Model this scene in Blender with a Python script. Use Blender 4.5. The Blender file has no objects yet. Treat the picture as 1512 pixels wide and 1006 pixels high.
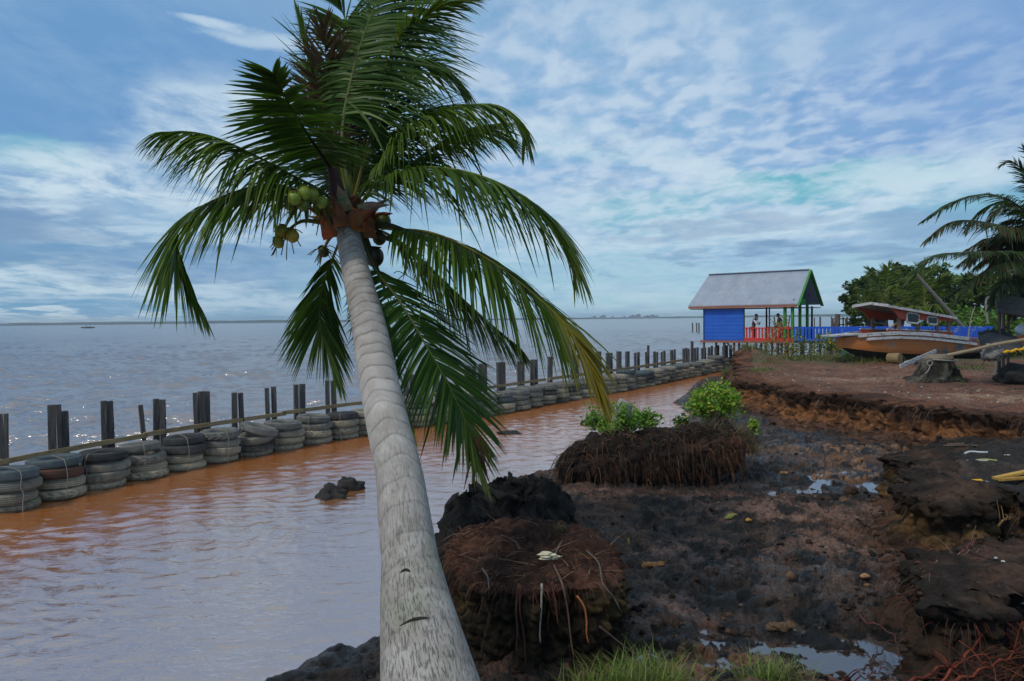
import bpy, math, random
import numpy as np
from mathutils import Vector, Matrix
R = math.radians
rng = random.Random(7)
nrng = np.random.RandomState(11)
sc = bpy.context.scene
COL = sc.collection
FOC, CX, CY, H = 1176.0, 756.0, 503.0, 3.6

# ------------------------------------------------------------------ camera
pitch, roll = math.atan(31.6/FOC), R(0.652)
fwd = Vector((0, math.cos(pitch), -math.sin(pitch)))
r0, u0 = Vector((1, 0, 0)), Vector((0, math.sin(pitch), math.cos(pitch)))
right = r0*math.cos(roll) - u0*math.sin(roll)
up = r0*math.sin(roll) + u0*math.cos(roll)
cam = bpy.data.cameras.new('camera'); cam.lens = 28; cam.sensor_width = 36
cam.clip_start = 0.05; cam.clip_end = 30000
co = bpy.data.objects.new('camera', cam); COL.objects.link(co)
m = Matrix((right, up, -fwd)).transposed().to_4x4(); m.translation = (0, 0, H)
co.matrix_world = m
sc.camera = co

def ray(px, py): return fwd + right*((px-CX)/FOC) - up*((py-CY)/FOC)
def P(px, py, d):                      # point seen at a pixel, d metres ahead
    r = ray(px, py); return Vector((0, 0, H)) + r*(d/r.y)
def G(px, py, z=0.0):                  # point of the plane z seen at a pixel
    r = ray(px, py); return Vector((0, 0, H)) + r*((z-H)/r.z)
def G2(px, py, z=0.0): g = G(px, py, z); return (g.x, g.y)

# ------------------------------------------------------------------ noise
def _hash(ix, iy, iz, seed):
    h = (ix.astype(np.int64)*374761393 + iy.astype(np.int64)*668265263 + iz.astype(np.int64)*2147483647 + seed*974634777) & 0xffffffff
    h = ((h ^ (h >> 13))*1274126177) & 0xffffffff
    h = ((h ^ (h >> 16))*2246822519) & 0xffffffff
    return ((h ^ (h >> 15)) & 0xffffff)/float(0xffffff)*2-1
def noise3(x, y, z, seed=0):
    x, y, z = np.broadcast_arrays(np.asarray(x, float), np.asarray(y, float), np.asarray(z, float))
    ix, iy, iz = np.floor(x), np.floor(y), np.floor(z)
    fx, fy, fz = x-ix, y-iy, z-iz
    sx, sy, sz = [f*f*f*(f*(f*6-15)+10) for f in (fx, fy, fz)]
    out = 0
    for a in (0, 1):
        wa = sx if a else 1-sx
        for b in (0, 1):
            wb = sy if b else 1-sy
            for c in (0, 1):
                wc = sz if c else 1-sz
                out = out + wa*wb*wc*_hash(ix+a, iy+b, iz+c, seed)
    return out
def noise2(x, y, seed=0):
    x, y = np.broadcast_arrays(np.asarray(x, float), np.asarray(y, float))
    ix, iy = np.floor(x), np.floor(y); fx, fy = x-ix, y-iy; zz = np.zeros_like(ix)
    sx, sy = [f*f*f*(f*(f*6-15)+10) for f in (fx, fy)]
    h = lambda a, b: _hash(ix+a, iy+b, zz, seed)
    return (h(0, 0)*(1-sx)+h(1, 0)*sx)*(1-sy) + (h(0, 1)*(1-sx)+h(1, 1)*sx)*sy
def fbm2(x, y, oct=4, seed=0, gain=.5):
    o, a, t = 0, 1, 0
    for k in range(oct):
        o = o + a*noise2(x*2**k+k*17.3, y*2**k-k*9.1, seed+k); t += a; a *= gain
    return o/t
def fbm3(x, y, z, oct=4, seed=0, gain=.5):
    o, a, t = 0, 1, 0
    for k in range(oct):
        o = o + a*noise3(x*2**k+k*17.3, y*2**k-k*9.1, z*2**k+k*5.7, seed+k); t += a; a *= gain
    return o/t
def worley(x, y, z=None, seed=0):      # distances to the nearest two scattered points
    x = np.asarray(x, float); y = np.asarray(y, float); three = z is not None
    z = np.asarray(z, float) if three else np.zeros_like(x)
    ix, iy, iz = np.floor(x), np.floor(y), np.floor(z); f1 = np.full(x.shape, 9.); f2 = np.full(x.shape, 9.)
    for a in (-1, 0, 1):
        for b in (-1, 0, 1):
            for c in ((-1, 0, 1) if three else (0,)):
                jx, jy, jz = ix+a, iy+b, iz+c
                d = (jx+.5+.45*_hash(jx, jy, jz, seed)-x)**2+(jy+.5+.45*_hash(jx, jy, jz, seed+1)-y)**2
                if three: d = d+(jz+.5+.45*_hash(jx, jy, jz, seed+2)-z)**2
                f2 = np.minimum(f2, np.maximum(f1, d)); f1 = np.minimum(f1, d)
    return np.sqrt(f1), np.sqrt(f2)
def sstep(a, b, x): t = np.clip((x-a)/(b-a), 0, 1); return t*t*(3-2*t)
def sdf(poly, x, y):                   # > 0 inside
    x = np.asarray(x, float); y = np.asarray(y, float)
    d = np.full(x.shape, 1e9); ins = np.zeros(x.shape, bool); n = len(poly)
    for i in range(n):
        ax, ay = poly[i]; bx, by = poly[(i+1) % n]
        ex, ey = bx-ax, by-ay; L = ex*ex+ey*ey+1e-12
        t = np.clip(((x-ax)*ex+(y-ay)*ey)/L, 0, 1)
        d = np.minimum(d, (x-ax-t*ex)**2+(y-ay-t*ey)**2)
        c = (ay > y) != (by > y)
        xi = ax+(y-ay)/((by-ay) if abs(by-ay) > 1e-12 else 1e-12)*ex
        ins ^= c & (x < xi)
    d = np.sqrt(d); return np.where(ins, d, -d)

# ------------------------------------------------------------------ objects
def link(o, parent=None):
    COL.objects.link(o)
    if parent is not None: o.parent = parent
    return o
def tag(o, label=None, cat=None, group=None, kind=None):
    if label: o['label'] = label
    if cat: o['category'] = cat
    if group: o['group'] = group
    if kind: o['kind'] = kind
    return o
def empty(name, loc=(0, 0, 0), label=None, cat=None, group=None):
    o = bpy.data.objects.new(name, None); o.location = loc; o.empty_display_size = .2
    COL.objects.link(o); return tag(o, label, cat, group)

class MB:                              # collects geometry, builds ONE mesh object
    def __init__(s): s.v, s.f, s.c, s.mi, s.tc = [], [], [], [], []
    def vert(s, p, c=(1, 1, 1)): s.v.append((p[0], p[1], p[2])); s.c.append(c); return len(s.v)-1
    def face(s, idx, mi=0): s.f.append(tuple(idx)); s.mi.append(mi)
    def box(s, c, size, rot=None, col=(1, 1, 1), mi=0, taper=1.0):
        b = len(s.v)
        for dz in (-1, 1):
            k = taper if dz > 0 else 1
            for dx, dy in ((-1, -1), (1, -1), (1, 1), (-1, 1)):
                p = Vector((dx*size[0]/2*k, dy*size[1]/2*k, dz*size[2]/2))
                if rot is not None: p = rot @ p
                s.vert(Vector(c)+p, col)
        for q in ((0, 3, 2, 1), (4, 5, 6, 7), (0, 1, 5, 4), (1, 2, 6, 5), (2, 3, 7, 6), (3, 0, 4, 7)):
            s.face([b+i for i in q], mi)
    def bar(s, a, b, w, t=None, col=(1, 1, 1), mi=0, upv=(0, 0, 1)):   # square beam a->b
        a, b = Vector(a), Vector(b); d = b-a; L = d.length; z = d/L
        u = Vector(upv)
        if abs(z.dot(u)) > .98: u = Vector((0, 1, 0))
        x = u.cross(z).normalized(); y = z.cross(x)
        s.box((a+b)/2, (w, t or w, L), Matrix((x, y, z)).transposed(), col, mi)
    def tube(s, pts, rad, n=6, col=(1, 1, 1), mi=0, cap=True, cols=None):
        pts = [Vector(p) for p in pts]; k = len(pts)
        if not hasattr(rad, '__len__'): rad = [rad]*k
        x = None; base = len(s.v)
        for i, p in enumerate(pts):
            t = (pts[min(i+1, k-1)]-pts[max(i-1, 0)])
            t = t.normalized() if t.length > 1e-9 else Vector((0, 0, 1))
            if x is None: x = t.orthogonal().normalized()
            else:
                x = x-t*x.dot(t); x = x.normalized() if x.length > 1e-6 else t.orthogonal().normalized()
            y = t.cross(x)
            for j in range(n):
                a = 2*math.pi*j/n
                s.vert(p+(x*math.cos(a)+y*math.sin(a))*rad[i], cols[i] if cols else col)
        for i in range(k-1):
            for j in range(n):
                j2 = (j+1) % n
                s.face((base+i*n+j, base+i*n+j2, base+(i+1)*n+j2, base+(i+1)*n+j), mi)
        if cap:
            s.face([base+j for j in range(n)][::-1], mi); s.face([base+(k-1)*n+j for j in range(n)], mi)
    def strip(s, pts, wdir, widths, cols, mi=0):      # thin blade
        base = len(s.v)
        for p, w, c in zip(pts, widths, cols):
            s.vert(p-wdir*w/2, c); s.vert(p+wdir*w/2, c)
        for i in range(len(pts)-1):
            s.face((base+2*i, base+2*i+1, base+2*i+3, base+2*i+2), mi)
    def ellipsoid(s, c, r, nu=12, nv=8, col=(1, 1, 1), mi=0, disp=0, fr=2., seed=0, rot=None):
        base = len(s.v)
        th, ph = np.meshgrid(np.linspace(0, math.pi, nv+1), np.arange(nu)*2*math.pi/nu, indexing='ij')
        D = np.stack([np.sin(th)*np.cos(ph), np.sin(th)*np.sin(ph), np.cos(th)], -1).reshape(-1, 3)
        q = D*np.array(r)
        if disp: q = q*(1+disp*fbm3(D[:, 0]*fr+seed*3.1, D[:, 1]*fr+seed, D[:, 2]*fr, 3, seed))[:, None]
        if rot is not None: q = q @ np.array(rot).T
        q = q+np.array(c)
        s.v.extend(map(tuple, q.tolist())); s.c.extend([tuple(col)]*len(q))
        for i in range(nv):
            for j in range(nu):
                j2 = (j+1) % nu
                s.face((base+i*nu+j, base+(i+1)*nu+j, base+(i+1)*nu+j2, base+i*nu+j2), mi)
    def build(s, name, mats, parent=None, smooth=False, origin=None):
        me = bpy.data.meshes.new(name)
        v = s.v
        if origin is not None: v = [(a-origin[0], b-origin[1], c-origin[2]) for a, b, c in v]
        me.from_pydata(v, [], s.f)
        at = me.attributes.new('col', 'FLOAT_COLOR', 'POINT')
        arr = np.ones((len(v), 4), np.float32)
        if len(v): arr[:, :3] = np.asarray(s.c, np.float32)
        at.data.foreach_set('color', arr.ravel())
        if s.tc:
            ta = me.attributes.new('tc', 'FLOAT_VECTOR', 'POINT'); ta.data.foreach_set('vector', np.asarray(s.tc, np.float32).ravel())
        for mm in (mats if isinstance(mats, (list, tuple)) else [mats]): me.materials.append(mm)
        if any(s.mi): me.polygons.foreach_set('material_index', s.mi)
        if smooth: me.polygons.foreach_set('use_smooth', [True]*len(s.f))
        me.update()
        o = bpy.data.objects.new(name, me); link(o, parent)
        if origin is not None: o.location = origin
        return o

def grid_obj(name, X, Y, Z, mat, col=None, extra=None, keep=None, smooth=True, parent=None):
    nr, nc = X.shape
    v = np.stack([X, Y, Z], -1).reshape(-1, 3)
    i = np.arange(nr-1)[:, None]*nc+np.arange(nc-1)[None, :]
    f = np.stack([i, i+1, i+nc+1, i+nc], -1).reshape(-1, 4)
    if keep is not None:
        f = f[keep.reshape(-1)]
        used = np.zeros(len(v), bool); used[f.ravel()] = True
        mp = np.cumsum(used)-1; f = mp[f]; v = v[used]
    else: used = np.ones(len(v), bool)
    me = bpy.data.meshes.new(name)
    me.vertices.add(len(v)); me.vertices.foreach_set('co', v.astype(np.float32).ravel())
    me.loops.add(f.size); me.loops.foreach_set('vertex_index', f.astype(np.int32).ravel())
    me.polygons.add(len(f)); me.polygons.foreach_set('loop_start', np.arange(0, f.size, 4, dtype=np.int32))
    me.polygons.foreach_set('loop_total', np.full(len(f), 4, np.int32))
    me.update(calc_edges=True)
    if smooth: me.polygons.foreach_set('use_smooth', np.ones(len(f), bool))
    if col is not None:
        at = me.attributes.new('col', 'FLOAT_COLOR', 'POINT')
        a = np.ones((len(v), 4), np.float32); a[:, :3] = col.reshape(-1, 3)[used]
        at.data.foreach_set('color', a.ravel())
    for k, arr in (extra or {}).items():
        at = me.attributes.new(k, 'FLOAT', 'POINT'); at.data.foreach_set('value', arr.reshape(-1)[used].astype(np.float32))
    me.materials.append(mat); me.validate(); me.update()
    o = bpy.data.objects.new(name, me); link(o, parent); return o

def spline(pts, n):                    # Catmull-Rom through points
    pts = [Vector(p) for p in pts]
    q = [pts[0]*2-pts[1]]+pts+[pts[-1]*2-pts[-2]]
    L = [0]
    for i in range(len(pts)-1): L.append(L[-1]+(pts[i+1]-pts[i]).length)
    out = []
    for k in range(n):
        s = L[-1]*k/(n-1); i = 0
        while i < len(pts)-2 and s > L[i+1]: i += 1
        t = (s-L[i])/max(L[i+1]-L[i], 1e-9)
        a, b, c, d = q[i], q[i+1], q[i+2], q[i+3]
        out.append(.5*((2*b)+(c-a)*t+(2*a-5*b+4*c-d)*t*t+(3*b-a-3*c+d)*t**3))
    return out

# ------------------------------------------------------------------ materials
class NT:
    def __init__(s, tree): s.t = tree
    def n(s, typ, **kw):
        nd = s.t.nodes.new(typ)
        for k, v in kw.items():
            if k in ('operation', 'blend_type', 'data_type', 'noise_dimensions', 'attribute_name', 'sky_type', 'feature', 'interpolation_type', 'clamp', 'use_clamp', 'sun_disc', 'sun_elevation', 'sun_rotation', 'wave_type', 'bands_direction', 'distance', 'normalize'): setattr(nd, k, v)
        return nd
    def l(s, a, b): s.t.links.new(a, b)
    def _in(s, sock, v):
        if isinstance(v, bpy.types.NodeSocket): s.l(v, sock)
        else: sock.default_value = v
    def math(s, op, a, b=0.0, c=0.0, clamp=False):
        nd = s.n('ShaderNodeMath', operation=op); nd.use_clamp = clamp
        s._in(nd.inputs[0], a); s._in(nd.inputs[1], b); s._in(nd.inputs[2], c); return nd.outputs[0]
    def noise(s, vec, scale, detail=4, rough=.55, dist=0.0, lac=2.0):
        nd = s.n('ShaderNodeTexNoise')
        if vec is not None: s.l(vec, nd.inputs['Vector'])
        nd.inputs['Scale'].default_value = scale; nd.inputs['Detail'].default_value = detail
        nd.inputs['Roughness'].default_value = rough; nd.inputs['Distortion'].default_value = dist
        return nd.outputs['Fac']
    def mapr(s, v, a, b, c=0.0, d=1.0, smooth=False):
        nd = s.n('ShaderNodeMapRange'); nd.clamp = True
        if smooth: nd.interpolation_type = 'SMOOTHSTEP'
        s._in(nd.inputs[0], v)
        for i, x in enumerate((a, b, c, d)): s._in(nd.inputs[i+1], x)
        return nd.outputs[0]
    def mix(s, f, a, b, blend='MIX'):
        nd = s.n('ShaderNodeMix', data_type='RGBA', blend_type=blend)
        s._in(nd.inputs[0], f)
        for k, x in ((6, a), (7, b)):
            if isinstance(x, (tuple, list)): x = tuple(x)+(1,) if len(x) == 3 else tuple(x)
            s._in(nd.inputs[k], x)
        return nd.outputs[2]
    def vmul(s, v, k):
        nd = s.n('ShaderNodeVectorMath', operation='MULTIPLY'); s.l(v, nd.inputs[0]); s._in(nd.inputs[1], k); return nd.outputs[0]
    def bump(s, h, strength, dist):
        nd = s.n('ShaderNodeBump'); nd.inputs['Strength'].default_value = strength; nd.inputs['Distance'].default_value = dist
        s.l(h, nd.inputs['Height']); return nd.outputs[0]
def new_mat(name):
    m = bpy.data.materials.new(name); m.use_nodes = True
    t = NT(m.node_tree); t.b = m.node_tree.nodes['Principled BSDF']; t.m = m
    return t
def pos(t): return t.n('ShaderNodeNewGeometry').outputs['Position']
def objc(t): return t.n('ShaderNodeTexCoord').outputs['Object']
def attr(t, name, out='Color'): return t.n('ShaderNodeAttribute', attribute_name=name).outputs[out]

def mat_simple(name, c1, c2=None, scale=3, rough=.7, bump=.0, bscale=None, stretch=(1, 1, 1), detail=6, spec=.5, dirt=None, dscale=2., dlo=.5, dhi=.75, metal=0, vcol=False, bdist=.02):
    t = new_mat(name); p = t.vmul(objc(t), stretch)
    n = t.noise(p, scale, detail, .6)
    c = t.mix(t.mapr(n, .3, .7), c1, c2 or c1)
    if vcol: c = t.mix(1.0, c, attr(t, 'col'), 'MULTIPLY')
    if dirt: c = t.mix(t.mapr(t.noise(p, dscale, 8, .65), dlo, dhi), c, dirt)
    t.l(c, t.b.inputs['Base Color'])
    t.b.inputs['Roughness'].default_value = rough; t.b.inputs['Specular IOR Level'].default_value = spec
    t.b.inputs['Metallic'].default_value = metal
    if bump: t.l(t.bump(t.noise(p, bscale or scale*4, 8, .65), bump, bdist), t.b.inputs['Normal'])
    return t.m
def mat_vcol(name, rough=.8, nscale=6, lo=.65, hi=1.35, bump=.5, bscale=25, spec=.3, bdist=.02, sss=0, wet=False):
    t = new_mat(name); p = pos(t)
    n = t.noise(p, nscale, 8, .65)
    k = t.mapr(n, .3, .7, lo, hi)
    g = t.n('ShaderNodeCombineColor')
    for i in range(3): t.l(k, g.inputs[i])
    c = t.mix(1.0, attr(t, 'col'), g.outputs[0], 'MULTIPLY')
    t.l(c, t.b.inputs['Base Color'])
    t.b.inputs['Roughness'].default_value = rough; t.b.inputs['Specular IOR Level'].default_value = spec
    if wet:
        p2 = t.noise(p, 17, 8, .7)
        vo = t.n('ShaderNodeTexVoronoi', feature='DISTANCE_TO_EDGE'); vo.inputs['Scale'].default_value = 7.5; vv = t.n('ShaderNodeVectorMath', operation='ADD'); nz = t.n('ShaderNodeTexNoise'); t.l(p, nz.inputs['Vector']); nz.inputs['Scale'].default_value = 5; nz.inputs['Detail'].default_value = 5; t.l(p, vv.inputs[0]); t.l(t.vmul(nz.outputs['Color'], (.35, .35, .35)), vv.inputs[1]); t.l(vv.outputs[0], vo.inputs['Vector'])
        ckm = t.mapr(t.noise(p, 1.3, 4, .6), .42, .58); ck = t.math('SUBTRACT', 1.0, t.math('MULTIPLY', ckm, t.mapr(vo.outputs[0], .0, .09, .72, 0)))
        g2 = t.n('ShaderNodeCombineColor'); kk = t.math('MULTIPLY', ck, t.mapr(t.noise(p, 48, 6, .75), .34, .68, .45, 1.7))
        for i in range(3): t.l(kk, g2.inputs[i])
        t.l(t.mix(1.0, c, g2.outputs[0], 'MULTIPLY'), t.b.inputs['Base Color'])
        w = t.mapr(t.math('ADD', attr(t, 'wet', 'Fac'), t.math('MULTIPLY', t.math('SUBTRACT', p2, .5), 1.5)), .22, .72, rough, .12)
        t.l(w, t.b.inputs['Roughness'])
    if bump: t.l(t.bump(t.noise(p, bscale, 8, .7), bump, bdist), t.b.inputs['Normal'])
    return t.m
def mat_leaf(name, rough=.45, trans=.25, spec=.4):
    t = new_mat(name)
    c = attr(t, 'col'); t.l(c, t.b.inputs['Base Color'])
    t.b.inputs['Roughness'].default_value = rough; t.b.inputs['Specular IOR Level'].default_value = spec
    tr = t.n('ShaderNodeBsdfTranslucent'); t.l(t.mix(1.0, c, (1.1, 1.25, .5), 'MULTIPLY'), tr.inputs['Color'])
    mx = t.n('ShaderNodeMixShader'); mx.inputs[0].default_value = trans
    t.l(t.b.outputs[0], mx.inputs[1]); t.l(tr.outputs[0], mx.inputs[2])
    out = [n for n in t.t.nodes if n.type == 'OUTPUT_MATERIAL'][0]
    t.l(mx.outputs[0], out.inputs['Surface']); return t.m

# ------------------------------------------------------------------ light
SUN_EL, SUN_AZ = 50, 228               # azimuth clockwise from +Y (view direction): from the left
world = bpy.data.worlds.new('World'); sc.world = world; world.use_nodes = True
w = NT(world.node_tree); world.node_tree.nodes.clear()
d = w.n('ShaderNodeTexCoord').outputs['Generated']
sep = w.n('ShaderNodeSeparateXYZ'); w.l(d, sep.inputs[0]); dx, dy, dz = sep.outputs
az = w.math('ARCTAN2', dx, dy); el = w.math('ARCSINE', dz)
elp = w.math('MAXIMUM', el, 0.0)
# plane of the cloud layer
den = w.math('ADD', w.math('MAXIMUM', dz, 0.0), .10)
pc = w.n('ShaderNodeCombineXYZ'); w.l(w.math('DIVIDE', dx, den), pc.inputs[0]); w.l(w.math('DIVIDE', dy, den), pc.inputs[1])
pv = pc.outputs[0]
# angular coordinates with a ragged edge
def wob(scale, amt, seed):
    mp = w.n('ShaderNodeVectorMath', operation='ADD'); w.l(pv, mp.inputs[0]); mp.inputs[1].default_value = (seed, seed*2.3, seed*.7)
    return w.math('MULTIPLY', w.math('SUBTRACT', w.noise(mp.outputs[0], scale, 7, .6), .5), amt)
azw = w.math('ADD', az, wob(1.1, .30, 3.1)); elw = w.math('ADD', el, wob(1.6, .07, 8.4))
def blob(px, py, rx, ry, tilt=0.0, soft=1.0):
    a0 = math.atan((px-756)/FOC); e0 = math.atan((471.5-(px-756)*.0114-py)/FOC*math.cos(a0))
    a = w.math('SUBTRACT', azw, a0); e = w.math('SUBTRACT', elw, e0)
    if tilt: e = w.math('SUBTRACT', e, w.math('MULTIPLY', a, tilt))
    q = w.math('ADD', w.math('POWER', w.math('ABSOLUTE', w.math('MULTIPLY', a, FOC/rx)), 2.0), w.math('POWER', w.math('ABSOLUTE', w.math('MULTIPLY', e, FOC/ry)), 2.0))
    return w.mapr(q, 0.0, 1.6, 1.0, 0.0, smooth=True)
cr = w.n('ShaderNodeValToRGB'); w.l(elp, cr.inputs[0]); e_ = cr.color_ramp.elements
SKY = [(0.0, (.30, .54, .68)), (.03, (.25, .48, .66)), (.09, (.30, .50, .68)), (.2, (.22, .40, .69)), (.42, (.23, .40, .60)), (.7, (.42, .50, .55)), (1.0, (.44, .51, .55))]
while len(e_) < len(SKY): e_.new(.5)
for q, (p_, c_) in zip(e_, SKY): q.position = p_; q.color = c_+(1,)
c = cr.outputs[0]
c = w.mix(w.math('MULTIPLY', blob(120, 380, 620, 150), .75), c, (.11, .31, .54))      # bluer low left
c = w.mix(w.math('MULTIPLY', blob(900, 410, 500, 110), .75), c, (.40, .66, .76))      # pale glow low right
# broad lavender-white cloud sheet
big = w.noise(w.vmul(pv, (1, .75, 1)), .8, 9, .6, .3)
c = w.mix(w.mapr(big, .42, .66, 0, .72, True), c, (.27, .46, .71))
c = w.mix(w.math('MULTIPLY', blob(1010, 150, 420, 230), .72), c, (.33, .51, .74))
c = w.mix(w.math('MULTIPLY', blob(1480, 90, 260, 170), .75), c, (.18, .34, .66))
c = w.mix(w.math('MULTIPLY', blob(120, 120, 420, 170), .8), c, (.13, .31, .59))
# teal gaps
for b_ in ((1235, 268, 170, 26, .0, .95), (960, 312, 140, 24, 0, .6), (1490, 290, 130, 30, 0, .5), (40, 232, 70, 20, 0, .6), (820, 215, 130, 26, -.3, .4)):
    c = w.mix(w.math('MULTIPLY', blob(*b_[:5]), b_[5]), c, (.13, .47, .58))
# rippled small clouds (altocumulus) in the right half
mpr = w.n('ShaderNodeMapping'); w.l(pv, mpr.inputs[0]); mpr.inputs['Rotation'].default_value = (0, 0, .35); mpr.inputs['Scale'].default_value = (6.5, 4.2, 1)
rip = w.noise(mpr.outputs[0], 1.35, 5, .50, .25)
rmask = w.math('MAXIMUM', blob(940, 190, 430, 190, -.1), w.math('MULTIPLY', blob(1250, 170, 300, 120), .5))
c = w.mix(w.math('MULTIPLY', w.mapr(rip, .40, .64, 0, .72, True), rmask), c, (.60, .72, .84))
c = w.mix(w.math('MULTIPLY', w.mapr(rip, .46, .28, 0, .55, True), rmask), c, (.15, .40, .62))
# white banks
wn = w.noise(w.vmul(pv, (1, .62, 1)), 2.6, 9, .64, .3)
wmod = w.mapr(wn, .33, .58, .15, 1, True)
for b_ in ((110, 270, 300, 36, -.02, .95), (330, 200, 110, 75, .2, .85), (1290, 300, 190, 24, .22, .8), (960, 235, 200, 34, -.3, .75), (860, 300, 170, 34, 0, .55), (1440, 225, 150, 24, .2, .7), (230, 345, 200, 20, -.05, .7), (80, 415, 220, 26, 0, .8), (330, 440, 120, 24, 0, .6), (70, 470, 190, 7, 0, .9), (390, 170, 60, 30, .3, .5), (420, 60, 60, 14, 0, .6), (355, 35, 40, 8, 0, .7), (880, 350, 400, 24, .06, .55), (1130, 440, 400, 26, 0, .4), (430, 300, 150, 60, 0, .5)):
    c = w.mix(w.math('MULTIPLY', w.math('MULTIPLY', blob(*b_[:5]), wmod), b_[5]), c, (.64, .78, .87))
# slate streaks
for b_ in ((40, 325, 130, 26, -.08, .85), (1165, 367, 62, 12, 0, .8), (1320, 377, 90, 12, .05, .6), (150, 380, 330, 16, 0, .45), (1080, 333, 180, 12, .06, .45), (250, 405, 160, 10, 0, .4), (980, 380, 60, 5, 0, .4), (420, 395, 200, 40, 0, .35), (1440, 330, 160, 20, 0, .45)):
    c = w.mix(w.math('MULTIPLY', blob(*b_[:5]), b_[5]), c, (.16, .29, .50))
fine = w.noise(w.vmul(pv, (1, .6, 1)), 3.4, 10, .66, .2)
fmod = w.mapr(w.noise(w.vmul(pv, (1, .8, 1)), .55, 3, .5), .40, .60, .25, 1.15, True)
c = w.mix(w.math('MULTIPLY', fmod, w.mapr(fine, .44, .74, 0, .36)), c, (.47, .64, .80))
c = w.mix(w.math('MULTIPLY', fmod, w.mapr(fine, .47, .28, 0, .46)), c, (.12, .30, .56))
below = w.mapr(dz, -.02, -.2, 0, 1)
c = w.mix(below, c, (.10, .09, .08))
sky = w.n('ShaderNodeTexSky', sky_type='NISHITA', sun_disc=False, sun_elevation=R(SUN_EL), sun_rotation=R(SUN_AZ))
bg1 = w.n('ShaderNodeBackground'); w.l(sky.outputs[0], bg1.inputs[0]); bg1.inputs[1].default_value = .05
bg2 = w.n('ShaderNodeBackground'); w.l(c, bg2.inputs[0]); bg2.inputs[1].default_value = .94
mxs = w.n('ShaderNodeMixShader'); mxs.inputs[0].default_value = .9
w.l(bg1.outputs[0], mxs.inputs[1]); w.l(bg2.outputs[0], mxs.inputs[2])
ow = w.n('ShaderNodeOutputWorld'); w.l(mxs.outputs[0], ow.inputs[0])
sl = bpy.data.lights.new('sun', 'SUN'); sl.energy = 1.5; sl.angle = R(10); sl.color = (1, .90, .76)
so = bpy.data.objects.new('sun', sl); COL.objects.link(so)
sdir = Vector((math.sin(R(SUN_AZ))*math.cos(R(SUN_EL)), math.cos(R(SUN_AZ))*math.cos(R(SUN_EL)), math.sin(R(SUN_EL))))
so.rotation_euler = sdir.to_track_quat('Z', 'Y').to_euler(); so.location = (-20, -20, 40)
sc.view_settings.view_transform = 'Standard'; sc.view_settings.look = 'None'
sc.view_settings.exposure = .16; sc.view_settings.gamma = 1; sc.view_settings.use_curve_mapping = False
# ------------------------------------------------------------------ layout lines
FRONT = [G2(*q) for q in ((2, 762), (65, 745), (170, 719), (297, 690), (407, 668), (530, 645), (640, 628), (737, 612), (800, 599), (875, 585), (915, 578), (960, 569), (1000, 560.5), (1030, 554))]
f0, f1 = Vector(FRONT[0]), Vector(FRONT[1])
FRONT = [tuple(f0+(f0-f1).normalized()*3.2)]+FRONT
fe = (Vector(FRONT[-1])-Vector(FRONT[-3])).normalized()
FRONT += [tuple(Vector(FRONT[-1])+fe*3), tuple(Vector(FRONT[-1])+fe*7.5+Vector((1.0, -.4)))]
def offset_line(line, d):
    out = []
    for i, p in enumerate(line):
        t = (Vector(line[min(i+1, len(line)-1)])-Vector(line[max(i-1, 0)])).normalized()
        out.append((p[0]-t.y*d, p[1]+t.x*d))
    return out
MID = [tuple(Vector(p)*(1+.53/Vector(p).length)) for p in FRONT]
def resample(line, step):
    pts = [Vector(p) for p in line]; out = [pts[0].copy()]; left = step
    for a, b in zip(pts, pts[1:]):
        L = (b-a).length; s = left
        while s <= L: out.append(a.lerp(b, s/L)); s += step
        left = s-L
    return out

# bank, block and mud outlines on the ground plan
ZB = 1.25
BANK_EDGE = [G2(*q, ZB) for q in ((1086, 533), (1091, 548), (1099, 561), (1152, 569), (1164, 578), (1215, 583), (1280, 589), (1340, 597), (1430, 607), (1512, 615), (1640, 634), (1800, 655))]
BANK = BANK_EDGE+[(26, 13), (60, 12), (300, 60), (320, 270), (130, 200), (58, 95), (36, 62), (28, 53), G2(1345, 525, ZB), G2(1240, 528, ZB), G2(1120, 529, ZB)]
A_EDGE = [G2(*q, 1.2) for q in ((1640, 648), (1512, 649), (1425, 652), (1360, 661), (1347, 675), (1338, 695), (1324, 714), (1345, 725), (1375, 735), (1418, 749), (1450, 746), (1476, 739), (1500, 748), (1560, 752))]
BLK_A = A_EDGE+[(9.5, 9.9), (14, 10), (14, 13.5)]
B_EDGE = [G2(1590, 795, 1.0), G2(1512, 798, 1.0), G2(1455, 795, 1.0), G2(1400, 803, 1.0), G2(1374, 815, 1.0), G2(1364, 843, 1.0), G2(1371, 886, 1.0), G2(1420, 893, 1.0), G2(1512, 884, 1.0), G2(1600, 880, 1.0)]
BLK_B = B_EDGE+[(9, 7.2), (9, 9.2)]
NEAR = [(-6, -6), (-2.2, 3.9), (-1.2, 5.0), (-.2, 5.35), (1.0, 5.5), (2.2, 5.5), (3.6, 5.6), (9, 5.4), (16, -6)]
MUD = [(-7, -8), (-4.2, 4.6), G2(330, 1040), G2(440, 985), G2(500, 960), G2(562, 938), (-.75, 9.1), G2(665, 890), G2(662, 850), G2(628, 835), G2(632, 775), G2(700, 728), G2(800, 716), G2(838, 716), G2(850, 700), G2(880, 676), G2(960, 655), G2(1010, 648), G2(1012, 628), G2(1000, 600), G2(1012, 578), G2(1060, 563), G2(1078, 556), G2(1072, 545), G2(1083, 533), (15.4, 46.5), (19, 47.5), (27, 51), (35, 61), (57, 95), (130, 205), (325, 280), (310, -8)]
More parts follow.
